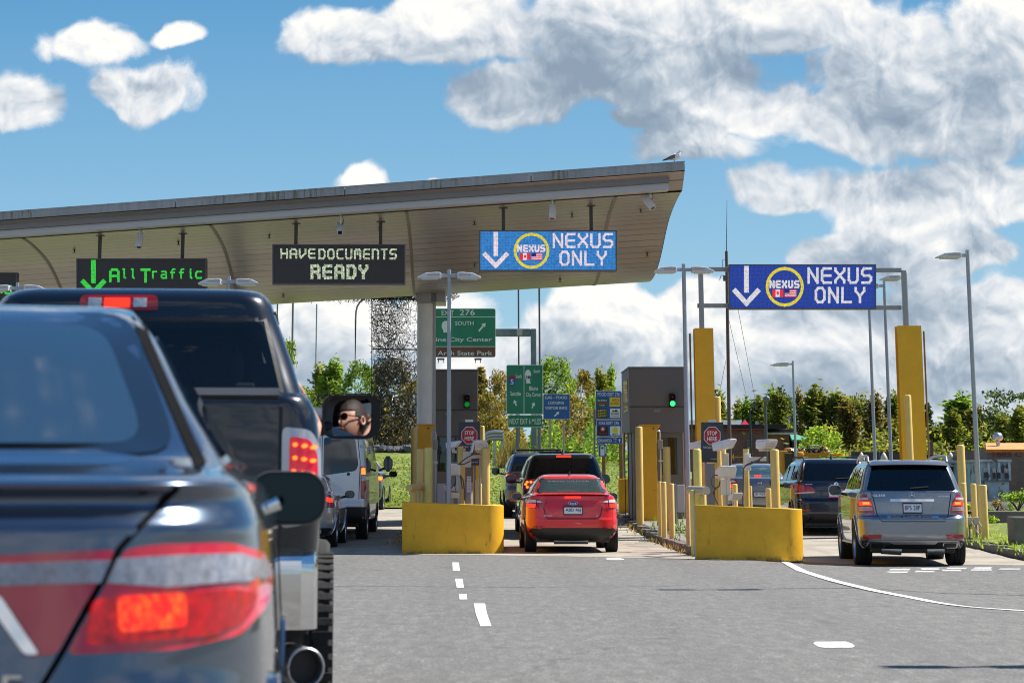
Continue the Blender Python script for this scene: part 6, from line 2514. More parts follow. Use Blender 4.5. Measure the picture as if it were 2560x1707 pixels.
gant = thing('sign_gantry', 'tall gantry of two yellow steel columns carrying a lane board over the lane', 'gantry', (7, 60, 0))
GO = (7, 60, 0)


def ibeam(parent, org, x0, x1, ytop, Y, ybase=None, depth=.35, flange_y=(), name='yellow_column'):
    a, b = P(x0, ytop, Y), P(x1, ytop, Y)
    zb = H(a.x, Y) if ybase is None else P(x0, ybase, Y).z
    mb = MB()
    w = b.x - a.x
    mb.box(a.x, b.x, Y, Y + .03, zb, a.z)
    mb.box(a.x, b.x, Y + depth, Y + depth + .03, zb, a.z)
    mb.box(a.x + w / 2 - .02, a.x + w / 2 + .02, Y + .03, Y + depth, zb, a.z)
    o = mb.build(name, M_YEL, parent, org)
    return o, a, b, zb


for (x0, x1, yt, side) in ((1736, 1783, 820, -1), (2243, 2303, 814, 1)):
    o, a, b, zb = ibeam(gant, GO, x0, x1, yt, 60)
    cap = MB()
    g = .12
    xa, xb = (a.x - g, b.x) if side < 0 else (a.x, b.x + g)
    cap.box(xa, xb, 59.9, 60.5, a.z, a.z + .03)
    cap.build('cap_plate', M_YEL, o, (0, 0, 0))
    # splice flange with gussets
    zf = P(x0, 1060, 60).z
    fl = MB().box(a.x - .09, b.x + .09, 59.93, 60.45, zf, zf + .025)
    for sx, s in ((a.x, -1), (b.x, 1)):
        for q in (-1, 1):
            fl.prism([(sx, 59.96, zf), (sx + s * .09, 59.96, zf), (sx, 59.96, zf + q * .16)], [(sx, 59.99, zf), (sx + s * .09, 59.99, zf), (sx, 59.99, zf + q * .16)])
    fl.build('splice_plate', M_YEL, o)
    bt = MB()
    for dz in (-.12, .14):
        for t in (.25, .75):
            bt.lathe([(.022, 0), (.022, .02), (.001, .022)], 8, M=Matrix.Translation((a.x + (b.x - a.x) * t, 59.995, zf + dz)) @ Matrix.Rotation(R(90), 4, 'X'))
    bt.build('bolt', M_YELDK, o)
    # upright pipe
    up = P((x0 + x1) / 2 - (8 if side < 0 else 14), 676, 60.2)
    MB().box(up.x - .055, up.x + .055, 60.14, 60.28, a.z, up.z).build('upright', M_PIPE, gant, GO, bevel=.01)
    # conduit on the outer side
    xs = a.x - .10 if side < 0 else b.x + .07
    MB().tube([(xs, 60.1, zb), (xs, 60.1, a.z - .12)], .022, 8).build('conduit', mat('rusty_conduit', (.16, .12, .09), .7), gant, GO)
def crossbar(x0, x1, y):
    a, b = P(x0, y, 60.2), P(x1, y, 60.2)
    MB().box(a.x, b.x, 60.3, 60.42, a.z - .05, a.z + .05).build('crossbar', M_PIPE, gant, GO, bevel=.01)
crossbar(1745, 1822, 672); crossbar(1745, 1822, 763); crossbar(2188, 2256, 674); crossbar(2188, 2256, 768)
mb = MB()
for (x, y0, y1) in ((1810, 668, 690), (1812, 690, 700)):
    pass
r_, o_ = led_board('deep blue lane board reading NEXUS ONLY on the yellow gantry', 1825, 664, 2187, 770, 60, LED_BLUE, hang=False)
nexus(r_, o_, 1825, 664, 2187, 770, 60, LED_LIGHT, LED_NAVY)


def bollard(px, w, ytop, Y, material, label, ybase=None, lean=0.0, domed=True, group='steel safety bollards'):
    a, b = P(px - w / 2, ytop, Y), P(px + w / 2, ytop, Y)
    r_ = (b.x - a.x) / 2
    x = (a.x + b.x) / 2
    zb = H(x, Y) if ybase is None else P(px, ybase, Y).z
    h = a.z - zb
    root_loc = (x, Y, zb)
    pr = [(r_ * 1.0, 0), (r_, h - r_ * .32), (r_ * .93, h - r_ * .14), (r_ * .7, h - r_ * .03), (r_ * .35, h)] if domed else [(r_, 0), (r_, h)]
    o = MB().lathe(pr, 24, M=Matrix.Rotation(R(lean), 4, 'Y')).build('bollard', material, smooth=45)
    o.location = root_loc
    return tag(o, label, 'bollard', group)


# ------------------------------------------------------------------ barrier blocks
def block_mat():
    m = mat('barrier_yellow', (.62, .335, .012), rough=.55)
    nt = NT(m.node_tree)
    b = nt.n['Principled BSDF']
    tc = nt.new('ShaderNodeTexCoord').outputs['Object']
    sep = nt.new('ShaderNodeSeparateXYZ')
    nt.l.new(tc, sep.inputs[0])
    f = nt.noise(tc, 2.2, 5, .65)
    c = nt.ramp(f, [(.3, (.66, .335, .008)), (.7, (.84, .46, .012))])
    chips = nt.mrange(nt.noise(tc, 24, 2, .5), .73, .76)
    c = nt.mix(chips, c, (.05, .035, .015))
    dirt = nt.math('MULTIPLY', nt.mrange(sep.outputs[2], .10, .0), nt.mrange(nt.noise(tc, 9, 4, .7), .40, .60))
    c = nt.mix(dirt, c, (.03, .025, .02))
    st = nt.math('MULTIPLY', nt.mrange(nt.noise(nt.vmath('MULTIPLY', tc, (7, 7, 1.0)), 1, 3, .6), .60, .70), nt.mrange(nt.noise(tc, 2.0, 2, .5), .52, .62))
    c = nt.mix(nt.math('MULTIPLY', st, .55), c, (.10, .07, .02))
    nt.l.new(c, b.inputs['Base Color'])
    bp = nt.new('ShaderNodeBump')
    bp.inputs['Strength'].default_value = .25
    bp.inputs['Distance'].default_value = .01
    nt.l.new(nt.noise(tc, 30, 4, .6), bp.inputs['Height'])
    nt.l.new(bp.outputs[0], b.inputs['Normal'])
    return m


M_BLOCK = block_mat()


def barrier(label, x0, x1, Y, zt0, zt1, end_mat=None, depth=4.0, rad=.42, thick=.20):
    a, b = P(x0, zt0, Y), P(x1, zt1, Y)
    xl, xr = a.x, b.x + .03
    outer = [(xl, 0), (xr - rad, 0)] + [(xr - rad + rad * math.sin(R(t)), rad - rad * math.cos(R(t))) for t in range(10, 100, 10)] + [(xr, depth)]
    inner = [(xl, thick), (xr - rad, thick)] + [(xr - rad + (rad - thick) * math.sin(R(t)), rad - (rad - thick) * math.cos(R(t))) for t in range(10, 100, 10)] + [(xr - thick, depth)]
    zb = H((xl + xr) / 2, Y) - .02

    def top(x):
        return a.z + (b.z - a.z) * (x - xl) / (xr - xl)
    n = len(outer)
    vs = [(x, Y + y, zb) for (x, y) in outer] + [(x, Y + y, top(x)) for (x, y) in outer] + [(x, Y + y, top(x)) for (x, y) in inner] + [(x, Y + y, zb) for (x, y) in inner]
    fs = []
    for s in range(3):
        for i in range(n - 1):
            fs.append((s * n + i, s * n + i + 1, (s + 1) * n + i + 1, (s + 1) * n + i))
    mi = [0] * len(fs)
    mb = MB()
    mb.v, mb.f, mb.m = vs, fs + [(0, n, 2 * n, 3 * n), (n - 1, 2 * n - 1, 3 * n - 1, 4 * n - 1)], mi + [1, 0]
    o = mb.build('barrier_wall', [M_BLOCK, end_mat or M_BLOCK], org=(xl, Y, zb), smooth=40, bevel=.012)
    return tag(o, label, 'barrier')


barrier('yellow concrete barrier left of the red car with bollards behind it', 1005.5, 1256, 50.1, 1254, 1263)
barrier('yellow concrete barrier with a bare grey end beside the gap to the silver suv', 1737, 2008, 46.0, 1261, 1272, M_LTGREY)
# bare grey end panel of the second barrier
a, b = P(1724, 1261, 46.0), P(1736.5, 1261, 46.0)
# low yellow wall by the far booth
wl = MB()
a, b = P(1547, 1196, 70.0), P(1606, 1198, 70.0)
wl.box(a.x, b.x + 1.6, 70, 70.3, H(4, 70), a.z)
tag(wl.build('low_wall', M_BLOCK, org=(a.x, 70, H(4, 70)), bevel=.015), 'low yellow wall in front of the booth with the green light', 'wall')
wl = MB()
a, b = P(1098, 1194, 69.0), P(1116, 1194, 69.0)
wl.box(a.x - .6, b.x + .5, 69, 69.25, H(-.6, 69), a.z)
tag(wl.build('low_wall', M_BLOCK, org=(a.x, 69, H(-.6, 69)), bevel=.015), 'low yellow wall at the foot of the booth behind the white column', 'wall')

# ------------------------------------------------------------------ booths with signal lights
M_BOOTH = mat('booth_grey', (.155, .143, .145), rough=.6, noise=(40, .10))
M_BOOTHL = mat('booth_side', (.25, .235, .215), rough=.6, noise=(40, .10))
M_TINT = paint('booth_window', (.006, .010, .012), .0, .06)


def booth(label, x0, x1, ytop, ymid, Y, win, sig, lit, lower):
    a, b = P(x0, ytop, Y), P(x1, ytop, Y)
    zm = P(x0, ymid, Y).z
    zb = H(a.x, Y)
    org = ((a.x + b.x) / 2, Y, zb)
    root = thing('inspection_booth', label, 'booth', org, 0, 'inspection booths')
    MB().box(a.x, b.x, Y, Y + 3.2, zm, a.z).build('upper_body', M_BOOTH, root, org, bevel=.02)
    MB().box(a.x - .02, b.x + .02, Y - .02, Y + 3.22, a.z, a.z + .035).build('roof_edge', M_GREYBOX, root, org)
    q0, q1 = P(lower[0], ymid, Y).x, P(lower[1], ymid, Y).x
    w0, w1 = P(win[0], win[1], Y + .12), P(win[2], win[3], Y + .12)
    yl = Y + .12
    lo = MB()
    lo.box(q0, w0.x, yl, yl + 2.9, zb, zm).box(w1.x, q1, yl, yl + 2.9, zb, zm)
    lo.box(w0.x, w1.x, yl, yl + 2.9, zb, w1.z).box(w0.x, w1.x, yl, yl + .15, w0.z, zm)
    lo.build('lower_body', M_BOOTH, root, org)
    MB().box(w0.x, w1.x, yl + .06, yl + .08, w1.z, w0.z).build('window', glass('booth_glass', (.25, .30, .30), 1.0, .01, .45), root, org)
    MB().box((w0.x + w1.x) / 2 - .02, (w0.x + w1.x) / 2 + .02, yl + .03, yl + .09, w1.z, w0.z).build('window_mullion', M_BLACKPL, root, org)
    MB().box(a.x - .01, b.x + .01, Y - .012, Y - .002, zm + .62, zm + .645).build('panel_joint', mat('joint_dark', (.05, .045, .045), .6), root, org)
    for k in range(3):
        xx = q0 - .03 - .09 * k
        if 'green' in label:
            MB().box(xx - .02, xx, yl + .4, yl + .42, zb, zm).build('side_louvre', M_BLACKPL, root, org)
    if 'green' in label:
        MB().box(a.x - .012, a.x + .01, Y + .5, Y + 2.2, zm + .55, a.z - .25).build('side_window', M_TINT, root, org)
    MB().box(q0 + .02, q0 + .05, yl - .012, yl, zb, zm).box(q1 - .05, q1 - .02, yl - .012, yl, zb, zm).build('corner_trim', M_LTGREY, root, org)
    MB().box(a.x + .62, a.x + .80, Y - .02, Y - .003, zm + .50, zm + .58).build('vent_plate', M_GREYBOX, root, org)
    # signal
    s0, s1 = P(sig[0], sig[1], Y - .12), P(sig[2], sig[3], Y - .12)
    so = ((s0.x + s1.x) / 2, Y - .12, s1.z)
    st = thing('traffic_light', ('small signal light showing bright green on the grey booth' if lit else 'small signal light with both lamps dim on the booth by the column'), 'traffic light', so, 0, 'signal lights on the booths')
    MB().box(s0.x, s1.x, Y - .12, Y - .003, s1.z, s0.z).build('signal_housing', M_BLACKPL, st, so, bevel=.02)
    hh = s0.z - s1.z
    rad = hh * .19
    for k, (cz, col, e) in enumerate(((s0.z - hh * .27, (.12, .008, .015), 0), (s0.z - hh * .73, (.02, .5, .08), 2.2 if lit else .12))):
        mm = mat('signal_lens_%s_%s' % ('red' if k == 0 else 'green', 'lit' if e > 1 else 'dim'), col, .2, coat=.5, emit=(.02, .75, .12) if k else None, estr=e)
        MB().lathe([(rad, 0), (rad * .8, .02), (.001, .03)], 18, M=Matrix.Translation((so[0], Y - .121, cz)) @ Matrix.Rotation(R(90), 4, 'X')).build('signal_lens', mm, st, so, smooth=60)
        MB().lathe([(rad * 1.12, 0), (rad * 1.12, .10)], 18, M=Matrix.Translation((so[0], Y - .121, cz)) @ Matrix.Rotation(R(90), 4, 'X'), cap=False).build('signal_visor', M_BLACKPL, st, so, smooth=60)
    return root


booth('dark grey booth with dim signal lights beside the white column', 1052, 1195, 926, 1088, 66.0, (1094, 1092, 1141, 1178), (1159, 985, 1176, 1020), False, (1080, 1190))
booth('grey booth with a green signal light behind the lamp post', 1572, 1718, 920, 1080, 66.0, (1652, 1093, 1694, 1186), (1673, 983, 1690, 1018), True, (1586, 1712))

# portal plates with conduit
def portal(label, x0, x1, ytop, Y, side_px):
    a, b = P(x0, ytop, Y), P(x1, ytop, Y)
    zb = H(a.x, Y) + .1
    org = ((a.x + b.x) / 2, Y, zb)
    root = thing('steel_portal', label, 'steel post', org, 0, 'yellow steel posts beside the booths')
    MB().box(a.x, b.x, Y, Y + .30, zb, a.z).build('post', M_YEL, root, org, bevel=.012)
    cp_ = MB().box(a.x - .06, b.x + .10, Y - .05, Y + .36, a.z, a.z + .03)
    cp_.prism([(b.x, Y + .02, a.z), (b.x + .10, Y + .02, a.z), (b.x, Y + .02, a.z - .13)], [(b.x, Y + .05, a.z), (b.x + .10, Y + .05, a.z), (b.x, Y + .05, a.z - .13)])
    cp_.build('cap_plate', M_YEL, root, org)
    MB().lathe([(.02, 0), (.02, .015), (.001, .02)], 10, M=Matrix.Translation((b.x - .08, Y - .001, a.z - .07)) @ Matrix.Rotation(R(90), 4, 'X')).build('bolt', M_YELDK, root, org)
    xc = b.x + .10
    MB().tube([(xc, Y + .1, zb), (xc, Y + .1, a.z - .2), (xc - .02, Y + .1, a.z - .12), (b.x - .02, Y + .1, a.z - .14)], .018, 8).build('conduit', M_SATIN, root, org, smooth=50)
    z1 = a.z - .34
    MB().box(xc - .06, xc + .05, Y + .02, Y + .14, z1 - .22, z1).build('junction_box', mat('old_box', (.34, .31, .25), .5), root, org, bevel=.01)
    MB().box(xc - .05, xc + .05, Y + .03, Y + .13, a.z - .88, a.z - .84).build('conduit_clamp', M_SATIN, root, org)
    return root


portal('yellow steel post with cap and conduit under the white column', 1044, 1079, 1063, 61.8, 1)
portal('yellow steel post with conduit in front of the green light booth', 1606, 1641, 1064, 65.0, 1)
mb = MB()
a, b = P(1183, 1163, 65.5), P(1197, 1163, 65.5)
MB().box(a.x, b.x, 65.5, 65.7, H(a.x, 65), a.z + .9).build('steel_post', M_YEL, None, (a.x, 65.5, H(a.x, 65)))
tag(bpy.data.objects['steel_post'], 'narrow yellow steel post half hidden behind the stop sign near the lawn', 'steel post', 'yellow steel posts beside the booths')

# ------------------------------------------------------------------ bollards
for args in (
    (1035.5, 16, 1067, 61.5, M_PALE, 'tall pale bollard standing against the capped yellow post by the lawn'),
    (1050, 17.5, 1121, 54.0, M_PALE, 'tan bollard left of the lemon stained one behind the barrier'),
    (1071.5, 20.5, 1118, 52.0, M_LEMON, 'lemon yellow bollard patched with brighter paint behind the barrier'),
    (1046, 12, 1197, 54.6, M_PALE, 'short bollard with ringed top behind the lying pipe'),
    (1044, 13, 1207, 53.8, M_PALE, 'stubby ringed bollard just in front of the tan one'),
    (1033.5, 16.5, 1222, 51.8, M_PALE, 'outer stub bollard carrying the lying pale pipe'),
    (1057.5, 12, 1222, 52.2, M_LEMON, 'inner stub bollard under the lying pale pipe'),
    (1215, 20, 1119, 52.0, M_PALE, 'thick tan bollard beside the angled white scanner head'),
    (1193.5, 12.5, 1198, 54.0, M_PALE, 'short bollard with a dark square mark beside the thick tan one'),
    (1200, 11, 1209, 53.0, M_PALE, 'short plain bollard touching the thick tan one near the lawn'),
    (1205.5, 11.5, 1064, 65.0, M_PALE, 'tall slim bollard rising behind the stop sign near the lawn'),
    (1597, 18, 1066, 63.5, M_PALE, 'tall pale bollard against the yellow post by the green light booth'),
    (1666, 18.5, 1116, 60.0, M_PALE, 'pale bollard standing before the booth window with the green light'),
    (1648.5, 9.5, 1203, 57.2, M_PALE, 'left one of three short bollards on the weedy kerb island'),
    (1659, 13, 1204, 56.0, M_PALE, 'middle one of three short bollards on the weedy kerb island'),
    (1678, 14, 1208, 54.8, M_PALE, 'short bollard against the grey cabinet on the kerb island'),
    (1718.5, 11, 1217, 50.5, M_ORANGEY, 'peach coloured bollard at the bare end of the barrier'),
    (1742.5, 21, 1122, 48.6, M_LEMON, 'lemon bollard with bright yellow top behind the lying steel pipe'),
    (1759.5, 9.5, 1119, 52.5, M_PALE, 'thin pole bollard strapped with brackets under the stop sign'),
    (1797.5, 11, 1120, 51.0, M_PALE, 'strapped pole bollard carrying the scanner head by the stop sign'),
    (1809, 12, 1120, 50.6, M_PALE, 'plain pole bollard touching the strapped one by the stop sign'),
    (1936, 22, 1122.5, 47.8, M_PALE, 'thick patched bollard beside the navy suv at the barrier'),
    (1921, 15, 1220, 48.6, M_PALE, 'short bollard next to the thick patched one'),
    (1876, 7.5, 1215, 52.0, M_PALE, 'thin short bollard beside the camera pole with cables'),
    (1836.5, 14, 1209, 51.0, M_PALE, 'short bollard in front of the steel blue sedan tail light'),
    (1731, 12, 1224, 48.0, M_LEMON, 'stub bollard under the near end of the lying steel pipe'),
    (1757, 17, 1226, 48.0, M_LEMON, 'stub bollard under the capped end of the lying steel pipe'),
    (2269, 17, 987, 58.6, M_PALE, 'tall pale bollard standing in front of the far gantry column'),
    (1793, 17, 991, 61.6, M_PALE, 'tall pale bollard beside the near gantry column'),
    (2401, 20, 1111.5, 56.5, M_PALE, 'tallest weathered bollard beside the silver suv on the grass verge'),
    (2407, 15, 1206, 55.0, M_PALE, 'short bollard touching the tallest one on the grass verge'),
    (2433, 15, 1208, 55.5, M_PALE, 'short bollard between the two meter boxes on the verge'),
    (2450, 12, 1211, 56.0, M_PALE, 'rear one of the paired bollards on the verge end'),
    (2458, 17, 1211.5, 54.5, M_PALE, 'front one of the paired bollards on the verge end'),
):
    bollard(*args)


def pipe_rail(label, p0, p1, r_, Y0, Y1, material):
    a, b = P(*p0, Y0), P(*p1, Y1)
    o = MB().tube([a, b], r_, 22).build('pipe_rail', material, None, tuple(a), smooth=45)
    return tag(o, label, 'pipe rail')


pipe_rail('pale yellow pipe lying across two stub bollards behind the barrier', (1022, 1219.5), (1060, 1216), .068, 51.4, 52.4, M_PALE)
pipe_rail('steel capped pipe lying across stub bollards by the grey ended barrier', (1724, 1224), (1766, 1226), .075, 48.4, 47.6, mat('worn_cream', (.55, .50, .38), .35, .3))
# thin snow stake
st = MB().tube([P(1049, 1205, 51.6), P(1049.5, 1262, 51.6)], .016, 8).build('marker_stake', mat('stake_pink', (.62, .28, .24), .6), None, tuple(P(1049, 1262, 51.6)))
tag(st, 'thin pink and white marker stake by the lying pale pipe', 'stake')

# ------------------------------------------------------------------ cameras and scanners behind the barriers
M_HOUS = mat('housing_white', (.70, .70, .71), .4, noise=(8, .05))
M_BEIGE = mat('housing_cream', (.62, .58, .50), .45, noise=(8, .05))
M_CABLE = mat('cable_grey', (.10, .095, .09), .7)


def housing(mb, c, w, d, h, turn, pitch=0, hood=.12, m=0):
    """camera housing with a sloped hood: open towards -y before turning."""
    Mx = Matrix.Translation(c) @ Matrix.Rotation(R(turn), 4, 'Z') @ Matrix.Rotation(R(pitch), 4, 'X')
    x, y, z = w / 2, d / 2, h / 2
    out = [(-x, -z), (x, -z), (x, z * .55), (x * .82, z), (-x * .82, z), (-x, z * .55)]
    fr = [Mx @ Vector((a, -y - (hood if b > -z * .9 else 0), b)) for (a, b) in out]
    bk = [Mx @ Vector((a, y, b)) for (a, b) in out]
    return mb.prism(fr, bk, m), Mx


def scanner(label, px, py, Y, w, d, h, turn, pitch, parts, pole=None, arm=None, name='plate_camera', group='white plate reader cameras'):
    c = P(px, py, Y)
    org = tuple(c)
    root = thing(name, label, 'camera', c, 0, group)
    mb, Mx = housing(MB(), c, w, d, h, turn, pitch)
    o = mb.build('housing', M_HOUS, root, org, bevel=.008)
    if 'lens' in parts:
        l = MB().box(-w * .36, w * .36, -d / 2 - .125, -d / 2 - .118, -h * .38, h * .22, M=Mx)
        l.build('lens', M_LENS, o, (0, 0, 0))
    if 'wing' in parts:
        for s in (1, -1):
            wv = [(s * w * .5, -d * .55, h * .45), (s * w * .5, d * .5, h * .48), (s * w * .80, d * .35, -h * .75), (s * w * .80, -d * .60, -h * .70)]
            f = [Mx @ Vector(p_) for p_ in wv]
            g_ = [Mx @ (Vector(p_) + Vector((-s * .02, 0, -.012))) for p_ in wv]
            MB().prism(f, g_).build('side_shield', M_HOUS, root, org, bevel=.004)
    if 'handle' in parts:
        MB().box(-w * .16, w * .16, -d / 2 - .145, -d / 2 - .125, -h * .02, h * .10, M=Mx).build('handle', M_LTGREY, root, org)
        MB().box(-w * .5, w * .5, -d / 2 - .135, -d / 2 - .12, -h * .22, -h * .19, M=Mx).build('hood_seam', M_LTGREY, root, org)
    if 'base' in parts:
        MB().box(-w * .40, w * .40, -d * .3, d * .3, -h * .75, -h * .5, M=Mx).build('mount_plate', M_BEIGE, root, org, bevel=.01)
    if arm:
        q = [P(a, b, Y + .05) for (a, b) in arm]
        MB().tube(q, .035, 8).build('mount_arm', M_BEIGE, root, org, smooth=40)
    if pole:
        p0 = P(*pole, Y + .12)
        MB().tube([(p0.x, p0.y, H(p0.x, p0.y)), p0], .022, 8).build('mount_post', M_LTGREY, root, org)
    return root


def cables(parent, org, runs, Y, r_=.013):
    mb = MB()
    for run in runs:
        mb.tube([P(a, b, Y) for (a, b) in run], r_, 7)
    return mb.build('cable', M_CABLE, parent, org, smooth=60)


s1 = scanner('big angled white scanner head with side shields over the barrier', 1199, 1113, 52.2, .235, .34, .20, 6, 0, ('wing', 'handle', 'base'), pole=(1200, 1135))
cables(s1, tuple(P(1199, 1113, 52.2)), [[(1192, 1131), (1165, 1145), (1144, 1162), (1150, 1185), (1158, 1200), (1161, 1225), (1161, 1250)], [(1176, 1152), (1160, 1160), (1147, 1160)], [(1151, 1186), (1153, 1200), (1156, 1222)]], 52.0)
MB().cbox(P(1189, 1141, 52.3), (.36, .06, .07), M=Matrix.Rotation(R(-6), 4, 'Y')).build('mount_arm', M_BEIGE, s1, tuple(P(1199, 1113, 52.2)), bevel=.01)
s2 = scanner('small white camera pointing down beside the lamp post behind the barrier', 1128.5, 1112, 52.4, .12, .20, .115, 62, -8, ('lens',), arm=[(1132, 1118), (1134, 1129), (1142, 1129)])
s3 = scanner('white camera box with flared cover below the angled scanner head', 1136, 1174, 51.6, .20, .22, .20, -12, -6, (), pole=(1147, 1188))
MB().cbox(P(1145, 1206, 51.9), (.07, .12, .34)).build('mount_bracket', M_BEIGE, s3, tuple(P(1136, 1174, 51.6)), bevel=.01)
s4 = scanner('round ended white lamp unit low behind the barrier', 1134, 1238, 51.2, .24, .16, .10, 0, 0, (), pole=(1131, 1246))
s5 = scanner('cream floodlight facing away under the flared white camera box', 1126, 1220, 52.4, .18, .16, .10, -20, 0, (), pole=(1130, 1228))
cables(s5, tuple(P(1126, 1220, 52.4)), [[(1140, 1190), (1138, 1208), (1130, 1217), (1126, 1221)], [(1142, 1192), (1136, 1212), (1140, 1226)]], 51.9)


def upright(name, label, cat, x0, y0, x1, y1, Y, d, material, group=None, bevel=.012, ground=False):
    a, b = P(x0, y0, Y), P(x1, y1, Y)
    zb = H((a.x + b.x) / 2, Y) if ground else b.z
    org = ((a.x + b.x) / 2, Y, zb)
    o = MB().box(a.x, b.x, Y, Y + d, zb, a.z).build(name, material, None, org, bevel=bevel)
    return tag(o, label, cat, group)


cp_pole = bollard(1155.5, 13, 1120, 52.6, M_PALE, 'camera pole wrapped with cables below the stop sign', lean=.4, domed=False)
bollard(1150.5, 13, 1116, 53.2, M_PALE, 'hidden twin of the cable wrapped camera pole', domed=False)
bx = upright('control_box', 'white control box strapped to the cable wrapped pole', 'control box', 1157, 1128, 1178, 1168, 52.3, .16, M_BEIGE)
upright('electrical_cabinet', 'tall dark grey cabinet behind the white camera boxes', 'cabinet', 1116, 1153, 1141, 1254, 54.5, .35, M_GREYBOX, ground=True)
upright('electrical_cabinet', 'pale grey panel cabinet beside the booth window', 'cabinet', 1093, 1208, 1113, 1256, 55.5, .3, M_LTGREY, ground=True)
cyl = bollard(1173, 17, 1205, 52.8, M_LTGREY, 'light grey post carrying the white instruction card', domed=False, group=None)
cd = MB()
px_rect(cd, 1167, 1190, 1178, 1230, 52.62, .01, 0)
for k in range(5):
    px_rect(cd, 1170, 1194 + 7 * k, 1175.5, 1195.2 + 7 * k, 52.612, .003, 1)
tag(cd.build('notice_card', [mat('card_white', (.70, .72, .82), .5), mat('card_ink', (.2, .2, .3), .6)], None, tuple(P(1172, 1230, 52.62))), 'white notice card with blue edge taped on the grey post', 'notice')

# right-hand set
t1 = scanner('white plate camera tilted toward the lane below the stop sign', 1806, 1113, 50.2, .22, .34, .155, 48, -10, ('lens',))
MB().cbox(P(1815, 1150, 50.4), (.10, .10, .26)).build('mount_bracket', M_BEIGE, t1, tuple(P(1806, 1113, 50.2)), bevel=.01)
t2 = scanner('white scanner head with a brick building right behind it', 1913, 1110, 49.4, .25, .30, .17, 24, 0, ('handle', 'base'))
MB().cbox(P(1893, 1147, 49.5), (.34, .07, .08)).build('mount_arm', M_BEIGE, t2, tuple(P(1913, 1110, 49.4)), bevel=.01)
cables(t2, tuple(P(1913, 1110, 49.4)), [[(1910, 1139), (1895, 1150), (1868, 1160), (1859, 1170), (1858, 1200), (1857, 1262)], [(1900, 1150), (1880, 1158), (1862, 1164)]], 49.2)
bollard(1862, 15, 1122, 49.8, M_PALE, 'slim camera pole with straps and cables before the steel blue sedan', lean=.6, domed=False)
upright('control_box', 'white control box on the slim camera pole before the blue sedan', 'control box', 1862, 1133, 1878, 1176, 49.5, .12, M_HOUS)
t3 = scanner('white camera box with drooping cover in front of the grey cabinet', 1813, 1181, 48.8, .33, .24, .18, 10, -8, (), pole=(1815, 1195))
upright('control_box', 'cream control box under the drooping white camera cover', 'control box', 1803, 1196, 1827, 1237, 48.9, .16, M_HOUS)
t4 = scanner('white rounded floodlight low beside the cream control box', 1836, 1242, 48.3, .20, .14, .11, 18, -8, (), pole=(1834, 1252))
t5 = scanner('small white camera beside the lamp post and lemon bollard', 1738, 1113, 51.5, .11, .22, .12, 60, -8, ('lens',), arm=[(1742, 1120), (1750, 1130), (1758, 1130)])
mb = MB()
ring = [(1789 + 11 * math.cos(t), 1203 + 16 * math.sin(t)) for t in (2 * math.pi * k / 18 for k in range(16))]
cables(t3, tuple(P(1813, 1181, 48.8)), [ring, [(1792, 1218), (1783, 1230), (1790, 1250), (1796, 1262)], [(1800, 1200), (1798, 1215), (1786, 1222), (1786, 1240), (1793, 1258)]], 48.7, .011)
upright('electrical_cabinet', 'dark grey cabinet behind the coiled cable', 'cabinet', 1765, 1157, 1789, 1262, 51.0, .3, M_GREYBOX, ground=True)
upright('electrical_cabinet', 'twin door grey cabinet on the weedy kerb island', 'cabinet', 1693, 1211, 1713, 1280, 58.0, .3, M_LTGREY, ground=False)
upright('cabinet_stand', 'dark metal stand post beside the twin door cabinet', 'post', 1685, 1209, 1692, 1308, 57.0, .2, M_GREYBOX)
for px, lab in ((2424, 'small grey meter box with hose beside the tallest verge bollard'), (2442, 'small grey meter box with hose at the verge end bollards')):
    c = P(px, 1310, 55.0)
    o = thing('meter_box', lab, 'meter box', (c.x, 55, H(c.x, 55) + .15), 0, 'meter boxes on the verge')
    MB().box(-.06, .06, 0, .1, .28, .44).build('meter_case', M_LTGREY, o, bevel=.015)
    MB().tube([(0, .05, 0), (0, .05, .28)], .022, 8).build('meter_post', M_GREYBOX, o)
    MB().tube([(.03, -.02, .34), (.10, -.04, .22), (.16, -.03, .10), (.22, 0, .06), (.24, .02, .14)], .014, 7).build('hose', M_LTGREY, o, smooth=60)

